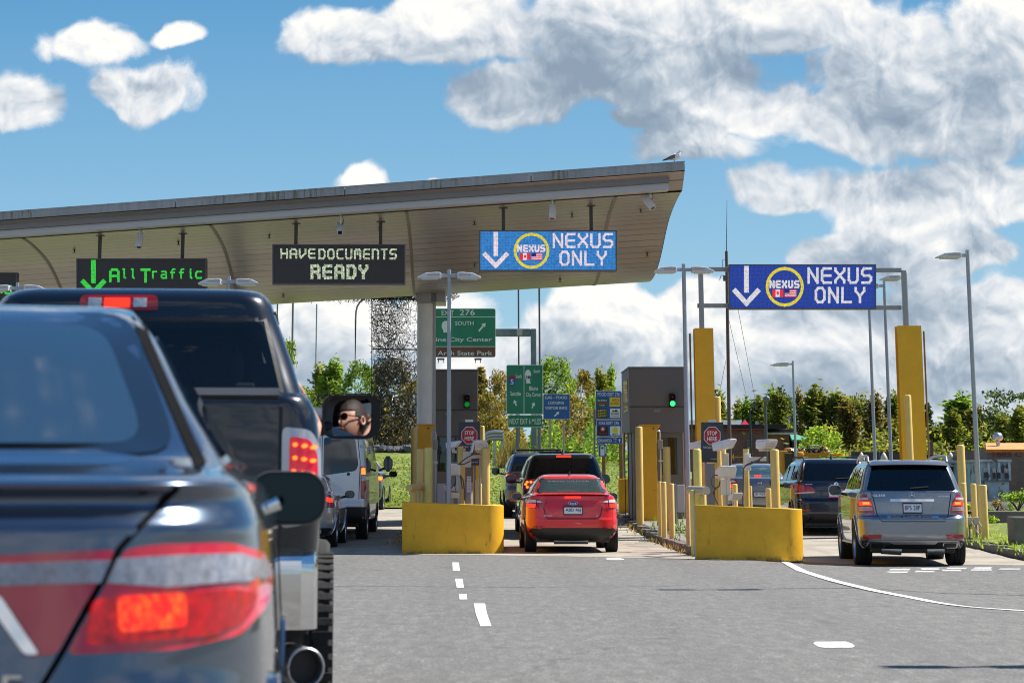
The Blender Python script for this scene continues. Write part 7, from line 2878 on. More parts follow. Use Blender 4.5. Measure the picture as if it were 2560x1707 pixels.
# stop signs
def stop_sign(label, x0, y0, x1, y1, ocx, ocy, orad, Y, low):
    base = P((x0 + x1) / 2, y1, Y)
    org = (base.x, Y, H(base.x, Y))
    root = thing('stop_sign', label, 'stop sign', org, 0, 'stop here signs')
    slate = mat('slate_panel', (.035, .045, .06), .5)
    MB().prism([P(x0, y0, Y), P(x1, y0, Y), P(x1, y1, Y), P(x0, y1, Y)], [p + Vector((0, .04, 0)) for p in (P(x0, y0, Y), P(x1, y0, Y), P(x1, y1, Y), P(x0, y1, Y))]).build('sign_panel', slate, root, org, bevel=.004)
    oc = lambda r_: [(ocx + r_ * math.cos(R(22.5 + 45 * k)), ocy + r_ * 1.10 * math.sin(R(22.5 + 45 * k))) for k in range(8)]
    MB_ = MB()
    px_prism(MB_, oc(orad), Y - .012, .011)
    MB_.build('sign_border', mat('sign_white', (.74, .74, .74), .4), root, org)
    MB_ = MB()
    px_prism(MB_, oc(orad * .92), Y - .018, .006)
    MB_.build('sign_octagon', mat('stop_red', (.40, .008, .016), .4), root, org)
    t = MB()
    px_text(t, 'STOP', ocx - orad * .55, ocy - orad * .52, ocx + orad * .55, ocy - orad * .06, Y - .021, off=.02)
    px_text(t, 'HERE', ocx - orad * .55, ocy + orad * .12, ocx + orad * .55, ocy + orad * .56, Y - .021, off=.02)
    t.build('lettering', mat('sign_white', (.74, .74, .74), .4), root, org)
    t = MB()
    px_text(t, 'Wait Until', x0 + 4, low - 3, x1 - 5, low + 3, Y - .006)
    px_text(t, 'required', (x0 + x1) / 2 - 4, y1 - 11, x1 - 6, y1 - 5, Y - .006)
    t.build('lettering', mat('faded_lettering', (.45, .47, .50), .5), root, org)
    bx = MB().prism([P((x0 + x1) / 2 - 10, y0 - 6, Y), P((x0 + x1) / 2 + 10, y0 - 6, Y), P((x0 + x1) / 2 + 10, y0, Y), P((x0 + x1) / 2 - 10, y0, Y)], [p + Vector((0, .1, 0)) for p in (P((x0 + x1) / 2 - 10, y0 - 6, Y), P((x0 + x1) / 2 + 10, y0 - 6, Y), P((x0 + x1) / 2 + 10, y0, Y), P((x0 + x1) / 2 - 10, y0, Y))])
    bx.build('sign_hinge', M_SATIN, root, org)
    for s in (-.12, .12):
        MB().tube([(base.x + s, Y + .07, H(base.x, Y)), (base.x + s, Y + .07, base.z + .3)], .022, 8).build('post', M_GREYBOX, root, org)
    return root


stop_sign('stop here sign behind the angled white scanner head', 1146, 1054.5, 1200, 1163, 1173.5, 1088, 21.5, 54.0, 1116)
stop_sign('stop here sign in front of the near gantry column', 1753, 1055, 1808, 1155, 1780.5, 1089, 22.5, 51.2, 1118)

# ------------------------------------------------------------------ lamp posts
def lamp(label, px, ytop, Y, heads, wpx=11, plain=False, scale=1.0, group='street lamps around the lanes', top=None):
    top = top or P(px, ytop, Y)
    Y = top.y
    z0 = H(top.x, Y)
    root = thing('street_lamp', label, 'street lamp', (top.x, Y, z0), 0, group)
    r_ = wpx / (FE / Y) / 2
    h = top.z - z0
    MB().tube([(0, 0, 0), (0, 0, h)], r_ * 1.12, 16, r2=r_ * .82).build('pole', M_POLE, root, smooth=50)
    if not plain:
        MB().box(-r_ * 2.0, r_ * 2.0, -r_ * 2, r_ * 2, 0, .03).build('base_plate', M_POLE, root)
    for s in heads:
        L = .47 * scale
        g0 = .16
        MB().box(min(s * r_ * .5, s * (g0 + .05)), max(s * r_ * .5, s * (g0 + .05)), -.035, .035, h - .155, h - .085).build('arm', M_POLE, root, bevel=.006)
        out = [(g0, -.18), (g0 + L, -.18), (g0 + L + .01, -.155), (g0 + L * .66, -.075), (g0 + L * .2, -.058), (g0, -.066)]
        hd = MB()
        fr = [(s * a, -.15, h + b) for (a, b) in out]
        bk = [(s * a, .15, h + b) for (a, b) in out]
        hd.prism(fr, bk)
        ho = hd.build('lamp_head', mat('lamp_head_white', (.60, .63, .68), .4), root, bevel=.014)
        MB().box(min(s * (g0 + .06), s * (g0 + L * .85)), max(s * (g0 + .06), s * (g0 + L * .85)), -.11, .11, h - .20, h - .178).build('lamp_lens', mat('lamp_lens', (.6, .62, .6), .2), ho)
        MB().box(min(s * (g0 + .03), s * (g0 + L * .58)), max(s * (g0 + .03), s * (g0 + L * .58)), -.153, -.149, h - .14, h - .09).build('reflector_sticker', mat('lamp_sticker', (.50, .44, .42), .4), ho)
    return root


lamp('twin headed lamp post at the far edge below the cut off board', 44, 706, 54.2, (1, -1), 9.5)
lamp('twin headed lamp post behind the cab roof of the black pickup', 573, 690, 53.0, (1, -1), 9.5)
lamp('twin headed lamp post standing before the white canopy column', 1123, 674, 50.9, (1, -1), 11)
lamp('twin headed lamp post left of the gantry before the grey booth', 1709, 660, 54.0, (1, -1), 12)
lamp('single headed lamp post just behind the gantry upright', 2264, 682, 63.0, (-1,), 9)
lamp('lamp post rising between the lane board and the gantry column', 2210, 703, 66.0, (-1,), 9)
lamp('lamp post with its head hidden behind the blue lane board', 2172, 738, 70.0, (-1,), 8.5)
lamp('tall single headed lamp post on the grass verge', 2418, 625, 57.0, (-1,), 12, scale=1.15)
lamp('weathered lamp post with a stained white head by the awning', 1982, 902, 98.0, (-1,), 6.5, scale=1.5)
# two more lamps of the row stand beside the road outside the frame and throw their shadows across it
lamp('twin headed lamp post beside the road whose shadow crosses the asphalt', 0, 0, 0, (1, -1), 22, top=Vector((8.7, 34.2, 8.0)))
lamp('twin headed lamp post close by whose shadow falls on the near asphalt', 0, 0, 0, (1, -1), 40, top=Vector((9.25, 20.3, 8.0)))

def thin_pole(name, label, cat, px0, ytop, px1, Y, w, material, arm=None, group=None):
    a = P(px0, ytop, Y)
    z0 = H(a.x, Y)
    pts = [Vector((a.x, Y, z0)), Vector((a.x, Y, a.z))]
    if arm:
        pts += [P(x, y, Y) for (x, y) in arm]
    o = MB().tube(pts, w / (FE / Y) / 2, 10).build(name, material, None, (a.x, Y, z0), smooth=50)
    return tag(o, label, cat, group)


M_DPOLE = mat('dark_pole', (.10, .105, .11), .5, .3)
thin_pole('flag_pole', 'dark thin pole nearest the pickup under the canopy edge', 'pole', 694, 735, 694, 100, 3.6, M_DPOLE, group='thin poles beyond the booths')
thin_pole('flag_pole', 'thicker dark pole right of the pickup under the canopy edge', 'pole', 733, 730, 733, 92, 5.4, mat('mid_pole', (.22, .22, .23), .5, .3), group='thin poles beyond the booths')
thin_pole('flag_pole', 'dark pole standing left of the green exit post', 'pole', 1296, 705, 1296, 100, 4.4, M_DPOLE, group='thin poles beyond the booths')
thin_pole('flag_pole', 'dark pole right beside the bent sign mast', 'pole', 1348, 712, 1349, 96, 5.0, M_DPOLE, group='thin poles beyond the booths')
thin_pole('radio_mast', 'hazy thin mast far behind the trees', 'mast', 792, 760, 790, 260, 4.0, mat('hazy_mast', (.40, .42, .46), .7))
thin_pole('curved_street_lamp', 'slim street light with a curved arm before the far trees', 'street lamp', 889, 800, 889, 125, 4.6, mat('mid_pole', (.22, .22, .23), .5, .3), arm=[(890, 780), (893, 766), (900, 755), (911, 746)])
# utility pole with aerial
ap = thing('utility_pole', 'tall brown wooden pole topped by a whip aerial behind the lane board', 'utility pole', (P(1820, 1000, 78).x, 78, H(8, 78)))
ao = tuple(ap.location)
MB().tube([(ao[0], 78, ao[2]), P(1816, 628, 78)], .062, 12, r2=.045).build('pole', mat('weathered_wood', (.12, .09, .075), .9, bump=(20, .8, .02)), ap, ao, smooth=50)
MB().tube([P(1816, 632, 78), P(1817.5, 500, 78)], .016, 6, r2=.006).build('aerial', M_DPOLE, ap, ao)
MB().tube([P(1806, 668, 78), P(1806, 650, 78), P(1815, 650, 78)], .008, 5).tube([P(1815, 690, 78), P(1803, 688, 78), P(1799, 700, 78)], .012, 5).cbox(P(1812, 696, 78), (.10, .08, .16)).build('bracket', M_DPOLE, ap, ao)
for k, (a, b) in enumerate((((1820, 790), (1868, 1000)), ((1815, 900), (1795, 1000)), ((1835, 720), (1890, 1010)))):
    MB().tube([P(*a, 78.2), P(*b, 90)], .007, 4).build('guy_wire', M_DPOLE, ap, ao)
dk = thing('post_lamp', 'dark old post with a round lamp behind the white scanner head', 'street lamp', (P(1915, 1100, 110).x, 110, H(12, 110)))
do = tuple(dk.location)
MB().tube([(do[0], 110, do[2]), P(1913, 1003, 110)], .075, 10, r2=.06).build('pole', M_DPOLE, dk, do, smooth=50)
MB().lathe([(.02, -.20), (.10, -.12), (.15, .0), (.12, .1), (.02, .14)], 14, M=Matrix.Translation(P(1917, 997, 110)) @ Matrix.Rotation(R(60), 4, 'Y')).build('lamp_head', mat('old_lamp', (.16, .15, .15), .5), dk, do, smooth=60)
dk = thing('post_lamp', 'slim dark green lamp post in front of the brick building', 'street lamp', (P(1878, 1100, 120).x, 120, H(12, 120)))
do = tuple(dk.location)
MB().tube([(do[0], 120, do[2]), P(1874, 1020, 120)], .05, 8).build('pole', mat('dark_green_pole', (.02, .035, .035), .5), dk, do, smooth=50)
MB().tube([P(1874, 1024, 120), P(1880, 1016, 120), P(1889, 1012, 120)], .03, 6).cbox(P(1891, 1018, 120), (.12, .12, .2)).build('lamp_head', M_DPOLE, dk, do)
# ------------------------------------------------------------------ direction signs beyond the lanes
M_SGREEN = mat('sign_green', (.012, .19, .11), .45, noise=(1.2, .12))
M_SBLUE = mat('sign_blue', (.016, .085, .34), .45, noise=(1.2, .12))
M_SBROWN = mat('sign_brown', (.16, .055, .03), .45)
M_SWHITE = mat('sign_white', (.74, .74, .74), .4)
M_SYEL = mat('sign_yellow', (.72, .36, .01), .45)
M_SBLACK = mat('sign_black', (.012, .012, .012), .5)
M_SPOST = mat('sign_post', (.17, .19, .21), .5, .3)
M_WOODP = mat('wooden_post', (.30, .125, .05), .8, noise=(6, .2), bump=(20, .4, .01))


def road_sign(name, label, box, Y, face, texts=(), prisms=(), lines=(), border=2.2, posts=(), post_mat=None, thick=.03, rad=5, post_w=8, cat='road sign', group=None, parent=None):
    x0, y0, x1, y1 = box
    base = P((x0 + x1) / 2, y1, Y)
    org = (base.x, Y, H(base.x, Y)) if parent is None else parent[1]
    root = thing(name, label, cat, org, 0, group) if parent is None else parent[0]
    mb = MB()
    px_prism(mb, rrect(x0, y0, x1, y1, rad), Y, thick)
    pn = mb.build('sign_panel', M_SWHITE if border else face, root, org)
    if border:
        mb = MB()
        px_prism(mb, rrect(x0 + border * .5, y0 + border * .5, x1 - border * .5, y1 - border * .5, rad * .8), Y - .006, .005)
        mb.build('sign_face', face, pn, org)
        for o in (pn.children):
            pass
    for (s, a, b, c, d) in texts:
        mb = MB()
        px_text(mb, s, a, b, c, d, Y - .014, off=.008)
        mb.build('lettering', M_SWHITE, root, org)
    if lines:
        mb = MB()
        for (a, b, c, d) in lines:
            px_rect(mb, a, b, c, d, Y - .014, .006)
        mb.build('dividing_line', M_SWHITE, root, org)
    for (nm, pts, mt, dz) in prisms:
        mb = MB()
        px_prism(mb, pts, Y - .012 - dz, .005)
        mb.build(nm, mt, root, org)
    for px in posts:
        a = P(px, y1 - 2 if parent is None else y1, Y + thick + .03)
        t = P(px, y0 + 4, Y + thick + .03)
        w = post_w / (FE / Y) / 2
        MB().box(a.x - w, a.x + w, Y + thick + .002, Y + thick + .002 + 2 * w, H(a.x, Y), t.z).build('post', post_mat or M_SPOST, root, org, bevel=.01)
    return root, org


def arrow(x0, y0, x1, y1, w):
    """solid arrow outline from tail (x0, y0) to tip (x1, y1)."""
    a, b = Vector((x0, y0)), Vector((x1, y1))
    d = (b - a).normalized()
    n = Vector((-d.y, d.x))
    hl = w * 1.9
    c = b - d * hl
    return [tuple(p) for p in (a + n * w * .42, c + n * w * .42, c + n * w * 1.25, b, c - n * w * 1.25, c - n * w * .42, a - n * w * .42)]


def head_shield(cx, y0, y1, w):
    h = y1 - y0
    pts = [(-.30, 1), (-.28, .80), (-.46, .62), (-.50, .40), (-.40, .15), (-.18, .02), (.12, 0), (.36, .12), (.48, .34), (.46, .60), (.30, .78), (.42, 1)]
    return [(cx + w * a, y0 + h * b) for (a, b) in pts]


# overhead exit sign on a cantilever mast
cm = thing('overhead_sign', 'overhead green exit 276 sign with brown strip on a bent steel mast', 'road sign', (P(1331, 1000, 98).x, 98, H(2.4, 98)))
cmo = tuple(cm.location)
road_sign('overhead_sign', None, (1060, 771, 1239, 893), 98, M_SGREEN, parent=(cm, cmo), posts=(), border=2.4,
          texts=[('EXIT', 1104, 776, 1135, 788), ('276', 1149, 774, 1187, 788), ('SOUTH', 1138, 803, 1184, 813), ('Blaine City Center', 1064, 843, 1230, 857), ('Peace Arch State Park', 1040, 877, 1231, 888)],
          prisms=[('brown_strip', rrect(1061, 867, 1238, 892, 4), M_SBROWN, -.004), ('shield', head_shield(1114, 802, 831, 20), M_SWHITE, 0), ('arrow', arrow(1197, 828, 1214, 807, 5), M_SWHITE, 0)], lines=[(1061, 791.5, 1238, 793), (1061, 865.5, 1238, 867)])
mb = MB()
a, b = P(1060, 822, 98.3), P(1331, 1000, 98.3)
za, zb = P(1240, 822, 98.3).z, P(1240, 841, 98.3).z
xm0, xm1 = P(1327, 900, 98.3).x, P(1341, 900, 98.3).x
mb.box(P(1060, 830, 98.3).x, xm0, 98.15, 98.45, zb, za)
mb.box(xm0, xm1, 98.15, 98.45, H(2.4, 98), za)
mb.build('mast', mat('galvanised_mast', (.16, .19, .22), .5, .3, noise=(2, .2)), cm, cmo, bevel=.03)
px_b = MB()
px_rect(px_b, 1292, 823, 1306, 839, 98.10, .04)
px_b.build('mast_clamp', M_LTGREY, cm, cmo)
for px in (1102, 1195):
    mb = MB()
    px_rect(mb, px - 9, 895, px + 9, 899, 97.8, .3)
    px_rect(mb, px - 7, 899, px - 5, 907, 97.9, .05)
    px_rect(mb, px + 5, 899, px + 7, 907, 97.9, .05)
    mb.build('sign_lamp', M_DPOLE, cm, cmo)

sh5 = [(1274, 941), (1283, 938), (1289, 941), (1290, 950), (1286, 962), (1279, 967), (1273, 960), (1270, 950), (1271, 942)]
r1, o1 = road_sign('route_sign', 'tall green sign pointing to Seattle and Blaine city center above a mileage plate', (1266, 912, 1357, 1035), 84, M_SGREEN, posts=(1293, 1347), post_w=8,
                   texts=[('South', 1289, 935, 1304, 945), ('Seattle', 1276, 978, 1302, 989), ('South', 1334, 923, 1350, 932), ('Blaine', 1323, 965, 1345, 976), ('City Center', 1315, 981, 1353, 994), ('5', 1276, 948, 1284, 961), ('548', 1314, 939, 1327, 947)],
                   prisms=[('route_shield', sh5, M_SBLUE, -.004), ('shield_top', [(1271, 942), (1274, 941), (1283, 938), (1289, 941), (1290, 946), (1271, 946)], mat('shield_red', (.35, .01, .02), .4), .0), ('shield', head_shield(1320, 924, 958, 16), M_SWHITE, -.004), ('arrow', arrow(1291, 1014, 1285, 999, 4.2), M_SWHITE, 0), ('arrow', arrow(1330, 1020, 1336, 1005, 4.2), M_SWHITE, 0)],
                   lines=[(1309.3, 914, 1310.7, 1033)], rad=4)
# dark digits on the white shield
mb = MB(); px_text(mb, '548', 1314, 939, 1327, 947, 83.975); mb.build('shield_lettering', M_SBLACK, r1, o1)
road_sign('route_sign', None, (1270, 1037, 1356, 1068), 84, M_SGREEN, parent=(r1, o1), texts=[('NEXT EXIT 6 MILES', 1274, 1046, 1352, 1060)], rad=2, border=2)
road_sign('service_sign', 'blue sign reading gas food lodging visitor info on thin posts', (1358, 985, 1425, 1048), 95, M_SBLUE, posts=(1375, 1409), post_w=5, post_mat=mat('pale_post', (.34, .30, .25), .7),
          texts=[('GAS - FOOD', 1362, 990, 1418, 997), ('LODGING', 1371, 1003, 1410, 1010), ('VISITOR INFO', 1363, 1016, 1418, 1023)], prisms=[('arrow', arrow(1386, 1040, 1398, 1029, 3.6), M_SWHITE, 0)], rad=3, border=1.6)
r2, o2 = road_sign('service_sign', 'blue sign board of food and gas logos on wooden posts', (1489, 977, 1553, 1048), 80, M_SBLUE, posts=(1508, 1551), post_w=9, post_mat=M_WOODP, rad=2, border=1.6, texts=[('FOOD EXIT 276', 1494, 981, 1549, 990)])
lg = lambda n, c: mat(n, c, .45)
for (x0, y0, x1, y1, face, lines) in (
    (1493, 995, 1518, 1017, lg('logo_green', (.01, .09, .05)), [('Paso del Norte', 1494, 998, 1517, 1003, M_SWHITE), ('Lounge', 1499, 1011, 1512, 1015, M_SWHITE)]),
    (1524, 993, 1550, 1016, lg('logo_yellow', (.72, .62, .03)), [('PIZZA', 1531, 997, 1549, 1004, lg('logo_red', (.45, .03, .02))), ('FACTORY', 1526, 1006, 1548, 1012, lg('logo_red', (.45, .03, .02)))]),
    (1493, 1021, 1518, 1044, M_SBLACK, [('SUBWAY', 1494, 1023, 1517, 1028, lg('logo_bright', (.75, .65, .04))), ('SUBWAY', 1494, 1030, 1517, 1035, lg('logo_bright', (.75, .65, .04))), ('SUBWAY', 1494, 1037, 1517, 1042, lg('logo_bright', (.75, .65, .04)))]),
    (1525, 1021, 1550, 1044, M_SWHITE, [('KALIBER', 1527, 1031, 1548, 1036, M_SBLACK), ('FISH & CHIPS', 1527, 1038.5, 1548, 1041, M_SBLACK)]),
):
    mb = MB(); px_rect(mb, x0, y0, x1, y1, 79.985, .008); pn = mb.build('logo_panel', face, r2, o2)
    for (s, a, b, c, d, m_) in lines:
        mb = MB(); px_text(mb, s, a, b, c, d, 79.975); mb.build('logo_lettering', m_, pn, o2)
mb = MB(); px_rect(mb, 1493, 1006, 1518, 1009, 79.976, .006); mb.build('logo_stripe', lg('logo_red', (.45, .03, .02)), r2, o2)
mb = MB(); px_prism(mb, [(1529, 1029), (1533, 1025), (1536, 1027), (1540, 1023), (1546, 1029)], 79.976, .006); mb.build('logo_shape', M_SBLACK, r2, o2)
road_sign('service_sign', None, (1491, 1049.5, 1554, 1091), 80, M_SBLUE, parent=(r2, o2), texts=[('GAS EXIT 276', 1498, 1053, 1547, 1061)], rad=2, border=1.6)
star = [(1507 + (5 if k % 2 == 0 else 2.1) * math.sin(math.pi * k / 5), 1072 - (5 if k % 2 == 0 else 2.1) * math.cos(math.pi * k / 5)) for k in range(10)]
mb = MB(); px_rect(mb, 1494, 1065, 1520, 1088, 79.985, .008); pn = mb.build('logo_panel', M_SBLACK, r2, o2)
mb = MB(); px_prism(mb, circ(1507, 1072, 6.5, 14), 79.977, .006); mb.build('logo_disc', lg('logo_red', (.45, .03, .02)), pn, o2)
mb = MB(); px_prism(mb, star, 79.968, .006); mb.build('logo_star', M_SWHITE, pn, o2)
mb = MB(); px_text(mb, 'TEXACO', 1498, 1081, 1517, 1085, 79.975); mb.build('logo_lettering', lg('logo_red', (.45, .03, .02)), pn, o2)
mb = MB(); px_prism(mb, rrect(1525, 1065, 1551, 1088, 3), 79.985, .008); pn = mb.build('logo_panel', M_SWHITE, r2, o2)
mb = MB(); px_prism(mb, [(1533, 1082), (1531, 1074), (1534, 1069), (1538, 1067.5), (1542, 1069), (1545, 1074), (1543, 1082)], 79.977, .006); mb.build('logo_shell', lg('logo_yellow', (.72, .62, .03)), pn, o2)
mb = MB(); px_text(mb, 'MART', 1531, 1083.5, 1545, 1087, 79.975); mb.build('logo_lettering', lg('logo_green', (.01, .09, .05)), pn, o2)
road_sign('service_sign', None, (1492, 1092, 1556, 1109), 80, M_SBLUE, parent=(r2, o2), texts=[('SEMIAHMOO', 1494, 1097, 1529, 1105), ('TURN', 1533, 1095, 1542, 1099), ('2 MI', 1534, 1102, 1541, 1105.5)], prisms=[('arrow', arrow(1549, 1106, 1549, 1096, 2.4), M_SWHITE, 0)], rad=2, border=1.4)
road_sign('service_sign', None, (1496, 1111, 1517, 1141), 80, M_SBLUE, parent=(r2, o2), rad=2, border=1.2,
          prisms=[('pump_symbol', [(1501, 1138), (1501, 1116), (1503, 1113), (1509, 1113), (1511, 1116), (1511, 1138)], M_SWHITE, 0), ('pump_hose', [(1512, 1134), (1512, 1120), (1514, 1115), (1515.5, 1115), (1514, 1122), (1514, 1134)], M_SWHITE, 0), ('pump_window', [(1503, 1117), (1509, 1117), (1509, 1122), (1503, 1122)], M_SBLUE, .006)])
road_sign('park_sign', 'brown sign behind the blue logo board showing only its edges', (1485, 1022, 1560, 1064), 82, M_SBROWN, posts=(1486, 1559), post_w=5, rad=2, border=1.2, prisms=[('arrow', arrow(1556.5, 1042, 1556.5, 1033, 2.0), M_SWHITE, 0)])
# roundabout warning
ry = thing('warning_sign', 'yellow diamond roundabout sign under a small yellow plaque', 'road sign', (P(1238, 1070, 104).x, 104, H(1, 104)))
ro = tuple(ry.location)
mb = MB(); px_rect(mb, 1226, 1026, 1250, 1039, 104, .02); pq = mb.build('plaque', M_SYEL, ry, ro)
mb = MB(); px_text(mb, 'ROUNDABOUT', 1228, 1028.5, 1248, 1031.5, 103.99); px_text(mb, 'AHEAD', 1231, 1033.5, 1245, 1037, 103.99); mb.build('lettering', M_SBLACK, pq, ro)
mb = MB(); px_prism(mb, [(1238, 1040), (1254, 1056), (1238, 1072), (1222, 1056)], 104, .02); dq = mb.build('sign_panel', M_SYEL, ry, ro)
mb = MB()
for a0 in (20, 140, 260):
    o_ = [(1238 + 8.5 * math.cos(R(a0 + t)), 1056 + 8.5 * math.sin(R(a0 + t))) for t in range(0, 80, 10)]
    i_ = [(1238 + 6 * math.cos(R(a0 + t)), 1056 + 6 * math.sin(R(a0 + t))) for t in range(0, 80, 10)]
    px_prism(mb, o_ + i_[::-1], 103.985, .008)
mb.build('arrow', M_SBLACK, dq, ro)
MB().box(ro[0] - .04, ro[0] + .04, 104.03, 104.1, ro[2], P(1238, 1030, 104).z).build('post', M_SPOST, ry, ro)

# guard rail, path
gr = thing('guard_rail', 'bent galvanised guard rail beside the path up the bank', 'guard rail', (P(1232, 1090, 100).x, 100, H(1, 100)))
go = tuple(gr.location)
mb = MB()
ptsr = [(1211, 1093), (1214, 1086), (1222, 1081), (1234, 1079.5), (1246, 1079.5), (1258, 1081)]
for dz in (0, .12, .24):
    mb.tube([P(x, y, 100) + Vector((0, 0, -dz)) for (x, y) in ptsr], .075, 8)
mb.build('rail', M_SATIN, gr, go, smooth=50)
for (x, y) in ((1216, 1086), (1236, 1081), (1256, 1082)):
    q = P(x, y, 100.1)
    MB().box(q.x - .06, q.x + .06, 100.1, 100.2, H(q.x, 100), q.z).build('rail_post', M_SATIN, gr, go)
mb = MB()
pl = [(1238, 1143), (1240, 1128), (1236, 1112), (1232, 1100)]
pw = [.9, .8, .7, .6]
vs = []
for (a, b), w in zip(pl, pw):
    q = ground_pt(a, b)
    for s in (-1, 1):
        vs.append((q.x + s * w * .5, q.y, H(q.x, q.y) + .09))
mb.add(vs, [(2 * i, 2 * i + 1, 2 * i + 3, 2 * i + 2) for i in range(3)])
tag(mb.build('path', mat('gravel_path', (.28, .25, .22), .9, noise=(8, .2))), kind='structure')

# ------------------------------------------------------------------ wire tower beside the lawn (plain wire thicket)
def wire_tower():
    rng = random.Random(5)
    Y = 112.0
    base = P(985, 1135, Y)
    org = (base.x, Y, H(base.x, Y) - .2)
    root = thing('wire_tower', 'tall openwork pillar of tangled dark wire rising from a wide wire screen', 'wire tower', org)
    wm = mat('dark_wire', (.030, .028, .027), .5, .4)
    wb = mat('bright_wire', (.20, .19, .18), .4, .6)

    def rods(n, x0, y0, x1, y1, dd, rad, ln, dens=None):
        mb = MB()
        for _ in range(n):
            for _t in range(8):
                px, py = rng.uniform(x0, x1), rng.uniform(y0, y1)
                if dens is None or rng.random() < dens(px, py):
                    break
            c = P(px, py, Y) + Vector((0, rng.uniform(-dd, dd), 0))
            d = Vector((rng.gauss(0, 1), rng.gauss(0, 1), rng.gauss(0, 1))).normalized() * ln * rng.uniform(.5, 1.2)
            mb.tube([c - d / 2, c + d / 2], rad * rng.uniform(.7, 1.3), 3, 0 if rng.random() < .85 else 1, caps=False)
        return mb
    edge = lambda px, py: .25 + .75 * max(0, 1 - ((px - 968) / 62.0) ** 2) if px > 930 else .6
    rods(1700, 930, 700, 1046, 960, .7, .010, .45, edge).build('pillar_mesh', [wm, wb], root, org)
    rods(1700, 770, 690, 1140, 748, .5, .012, .5, lambda px, py: .2 + .8 * smooth01((px - 790) / 120) * (1 if px < 1050 else .25)).build('header_mesh', [wm, wb], root, org)
    rods(1100, 735, 985, 1046, 1130, .8, .014, .55, lambda px, py: .35 + .65 * (px > 880)).build('screen_mesh', [wm, wb], root, org)
    rods(600, 935, 900, 1046, 1120, .8, .014, .55).build('base_mesh', [wm, wb], root, org)
    fr = MB()
    for y in (747, 746 + 126):
        fr.tube([P(930, y, Y), P(1046, y + 2, Y)], .03, 5)
    fr.tube([P(929.5, 748, Y), P(929.5, 985, Y)], .02, 5)
    fr.tube([P(735, 985, Y), P(930, 985, Y)], .02, 5)
    fr.build('frame_wire', wm, root, org)
    return root


wire_tower()
# dark stone edge under the screen
mb = MB()
rng = random.Random(11)
for k in range(70):
    q = P(rng.uniform(865, 1036), rng.uniform(1128, 1139), 110.5)
    s = rng.uniform(.10, .22)
    mb.lathe([(.001, -s * .6), (s, -s * .2), (s * .8, s * .4), (.001, s * .6)], 6, M=Matrix.Translation((q.x, 110.5 + rng.uniform(-.4, .3), H(q.x, 110.5) + .1 + s * .4)) @ Matrix.Rotation(rng.uniform(0, 3), 4, 'X'), cap=False)
tag(mb.build('stones', mat('dark_stone', (.09, .09, .11), .8, noise=(5, .4))), kind='stuff')

# ------------------------------------------------------------------ buildings far right
def brick_mat(name, c0, c1, sc=1.0):
    m = mat(name, c0, rough=.85)
    nt = NT(m.node_tree)
    b = nt.n['Principled BSDF']
    pos = nt.new('ShaderNodeTexCoord').outputs['Object']
    sep = nt.new('ShaderNodeSeparateXYZ')
    nt.l.new(pos, sep.inputs[0])
    cb = nt.new('ShaderNodeCombineXYZ')
    nt.l.new(nt.math('ADD', sep.outputs[0], sep.outputs[1]), cb.inputs[0])
    nt.l.new(sep.outputs[2], cb.inputs[1])
    br = nt.new('ShaderNodeTexBrick')
    nt.l.new(cb.outputs[0], br.inputs[0])
    br.inputs['Color1'].default_value = (*c0, 1)
    br.inputs['Color2'].default_value = (*c1, 1)
    br.inputs['Mortar'].default_value = (.16, .13, .115, 1)
    br.inputs['Scale'].default_value = 1.0
    br.inputs['Brick Width'].default_value = .42 * sc
    br.inputs['Row Height'].default_value = .16 * sc
    br.inputs['Mortar Size'].default_value = .018
    f = nt.noise(pos, .8, 4, .6)
    c = nt.mix(nt.mrange(f, .4, .7, 0, .45), br.outputs[0], tuple(x * .45 for x in c0))
    nt.l.new(c, b.inputs['Base Color'])
    return m


M_BRICK = brick_mat('dark_brick', (.16, .072, .062), (.23, .105, .085))
M_BRICK2 = brick_mat('red_brick', (.23, .095, .07), (.30, .14, .10))
M_BRICK3 = brick_mat('old_brick', (.16, .115, .105), (.22, .155, .135))


def pbox(name, box, Y, d, material, parent, org, ground=False, bevel=0):
    a, b = P(box[0], box[1], Y), P(box[2], box[3], Y)
    z0 = H(a.x, Y) - .3 if ground else b.z
    return MB().box(a.x, b.x, Y, Y + d, z0, a.z).build(name, material, parent, org, bevel=bevel)


def bthing(name, label, cx, Y):
    q = P(cx, 1200, Y)
    r = thing(name, label, 'building', (q.x, Y, H(q.x, Y)))
    return r, tuple(r.location)


r, o = bthing('brick_building', 'long dark brick building with black parapet and a lower red brick wing', 1860, 170)
pbox('wall', (1722, 1071, 1919, 1300), 170, 12, M_BRICK, r, o, True)
pbox('parapet', (1716, 1061, 1966, 1071), 169.7, 12.3, mat('parapet_black', (.012, .012, .014), .7), r, o)
pbox('trim', (1805, 1070.8, 1915, 1073.5), 169.6, .1, mat('trim_red', (.28, .02, .05), .6), r, o)
pbox('wing_wall', (1919.5, 1086, 1979, 1300), 171, 8, M_BRICK2, r, o, True)
pbox('wing_parapet', (1918, 1072, 1993, 1080.5), 171.5, 8, MATS['parapet_black'], r, o)
pbox('cornice', (1917, 1080.5, 1994, 1086), 170.6, 8.5, mat('cornice_white', (.55, .54, .52), .6, noise=(3, .25)), r, o)
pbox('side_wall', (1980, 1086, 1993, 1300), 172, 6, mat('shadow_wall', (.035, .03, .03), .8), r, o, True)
mw = mat('old_window', (.03, .05, .06), .2, coat=.3)
w = pbox('window', (1868, 1099, 1880, 1131), 169.9, .1, mat('window_trim_grey', (.2, .26, .28), .6), r, o)
pbox('pane', (1870, 1101, 1878, 1116), 169.8, .1, mw, w, o)
w = pbox('window', (1962, 1100, 1971, 1126), 170.9, .1, mat('window_trim_dark', (.05, .03, .025), .6), r, o)
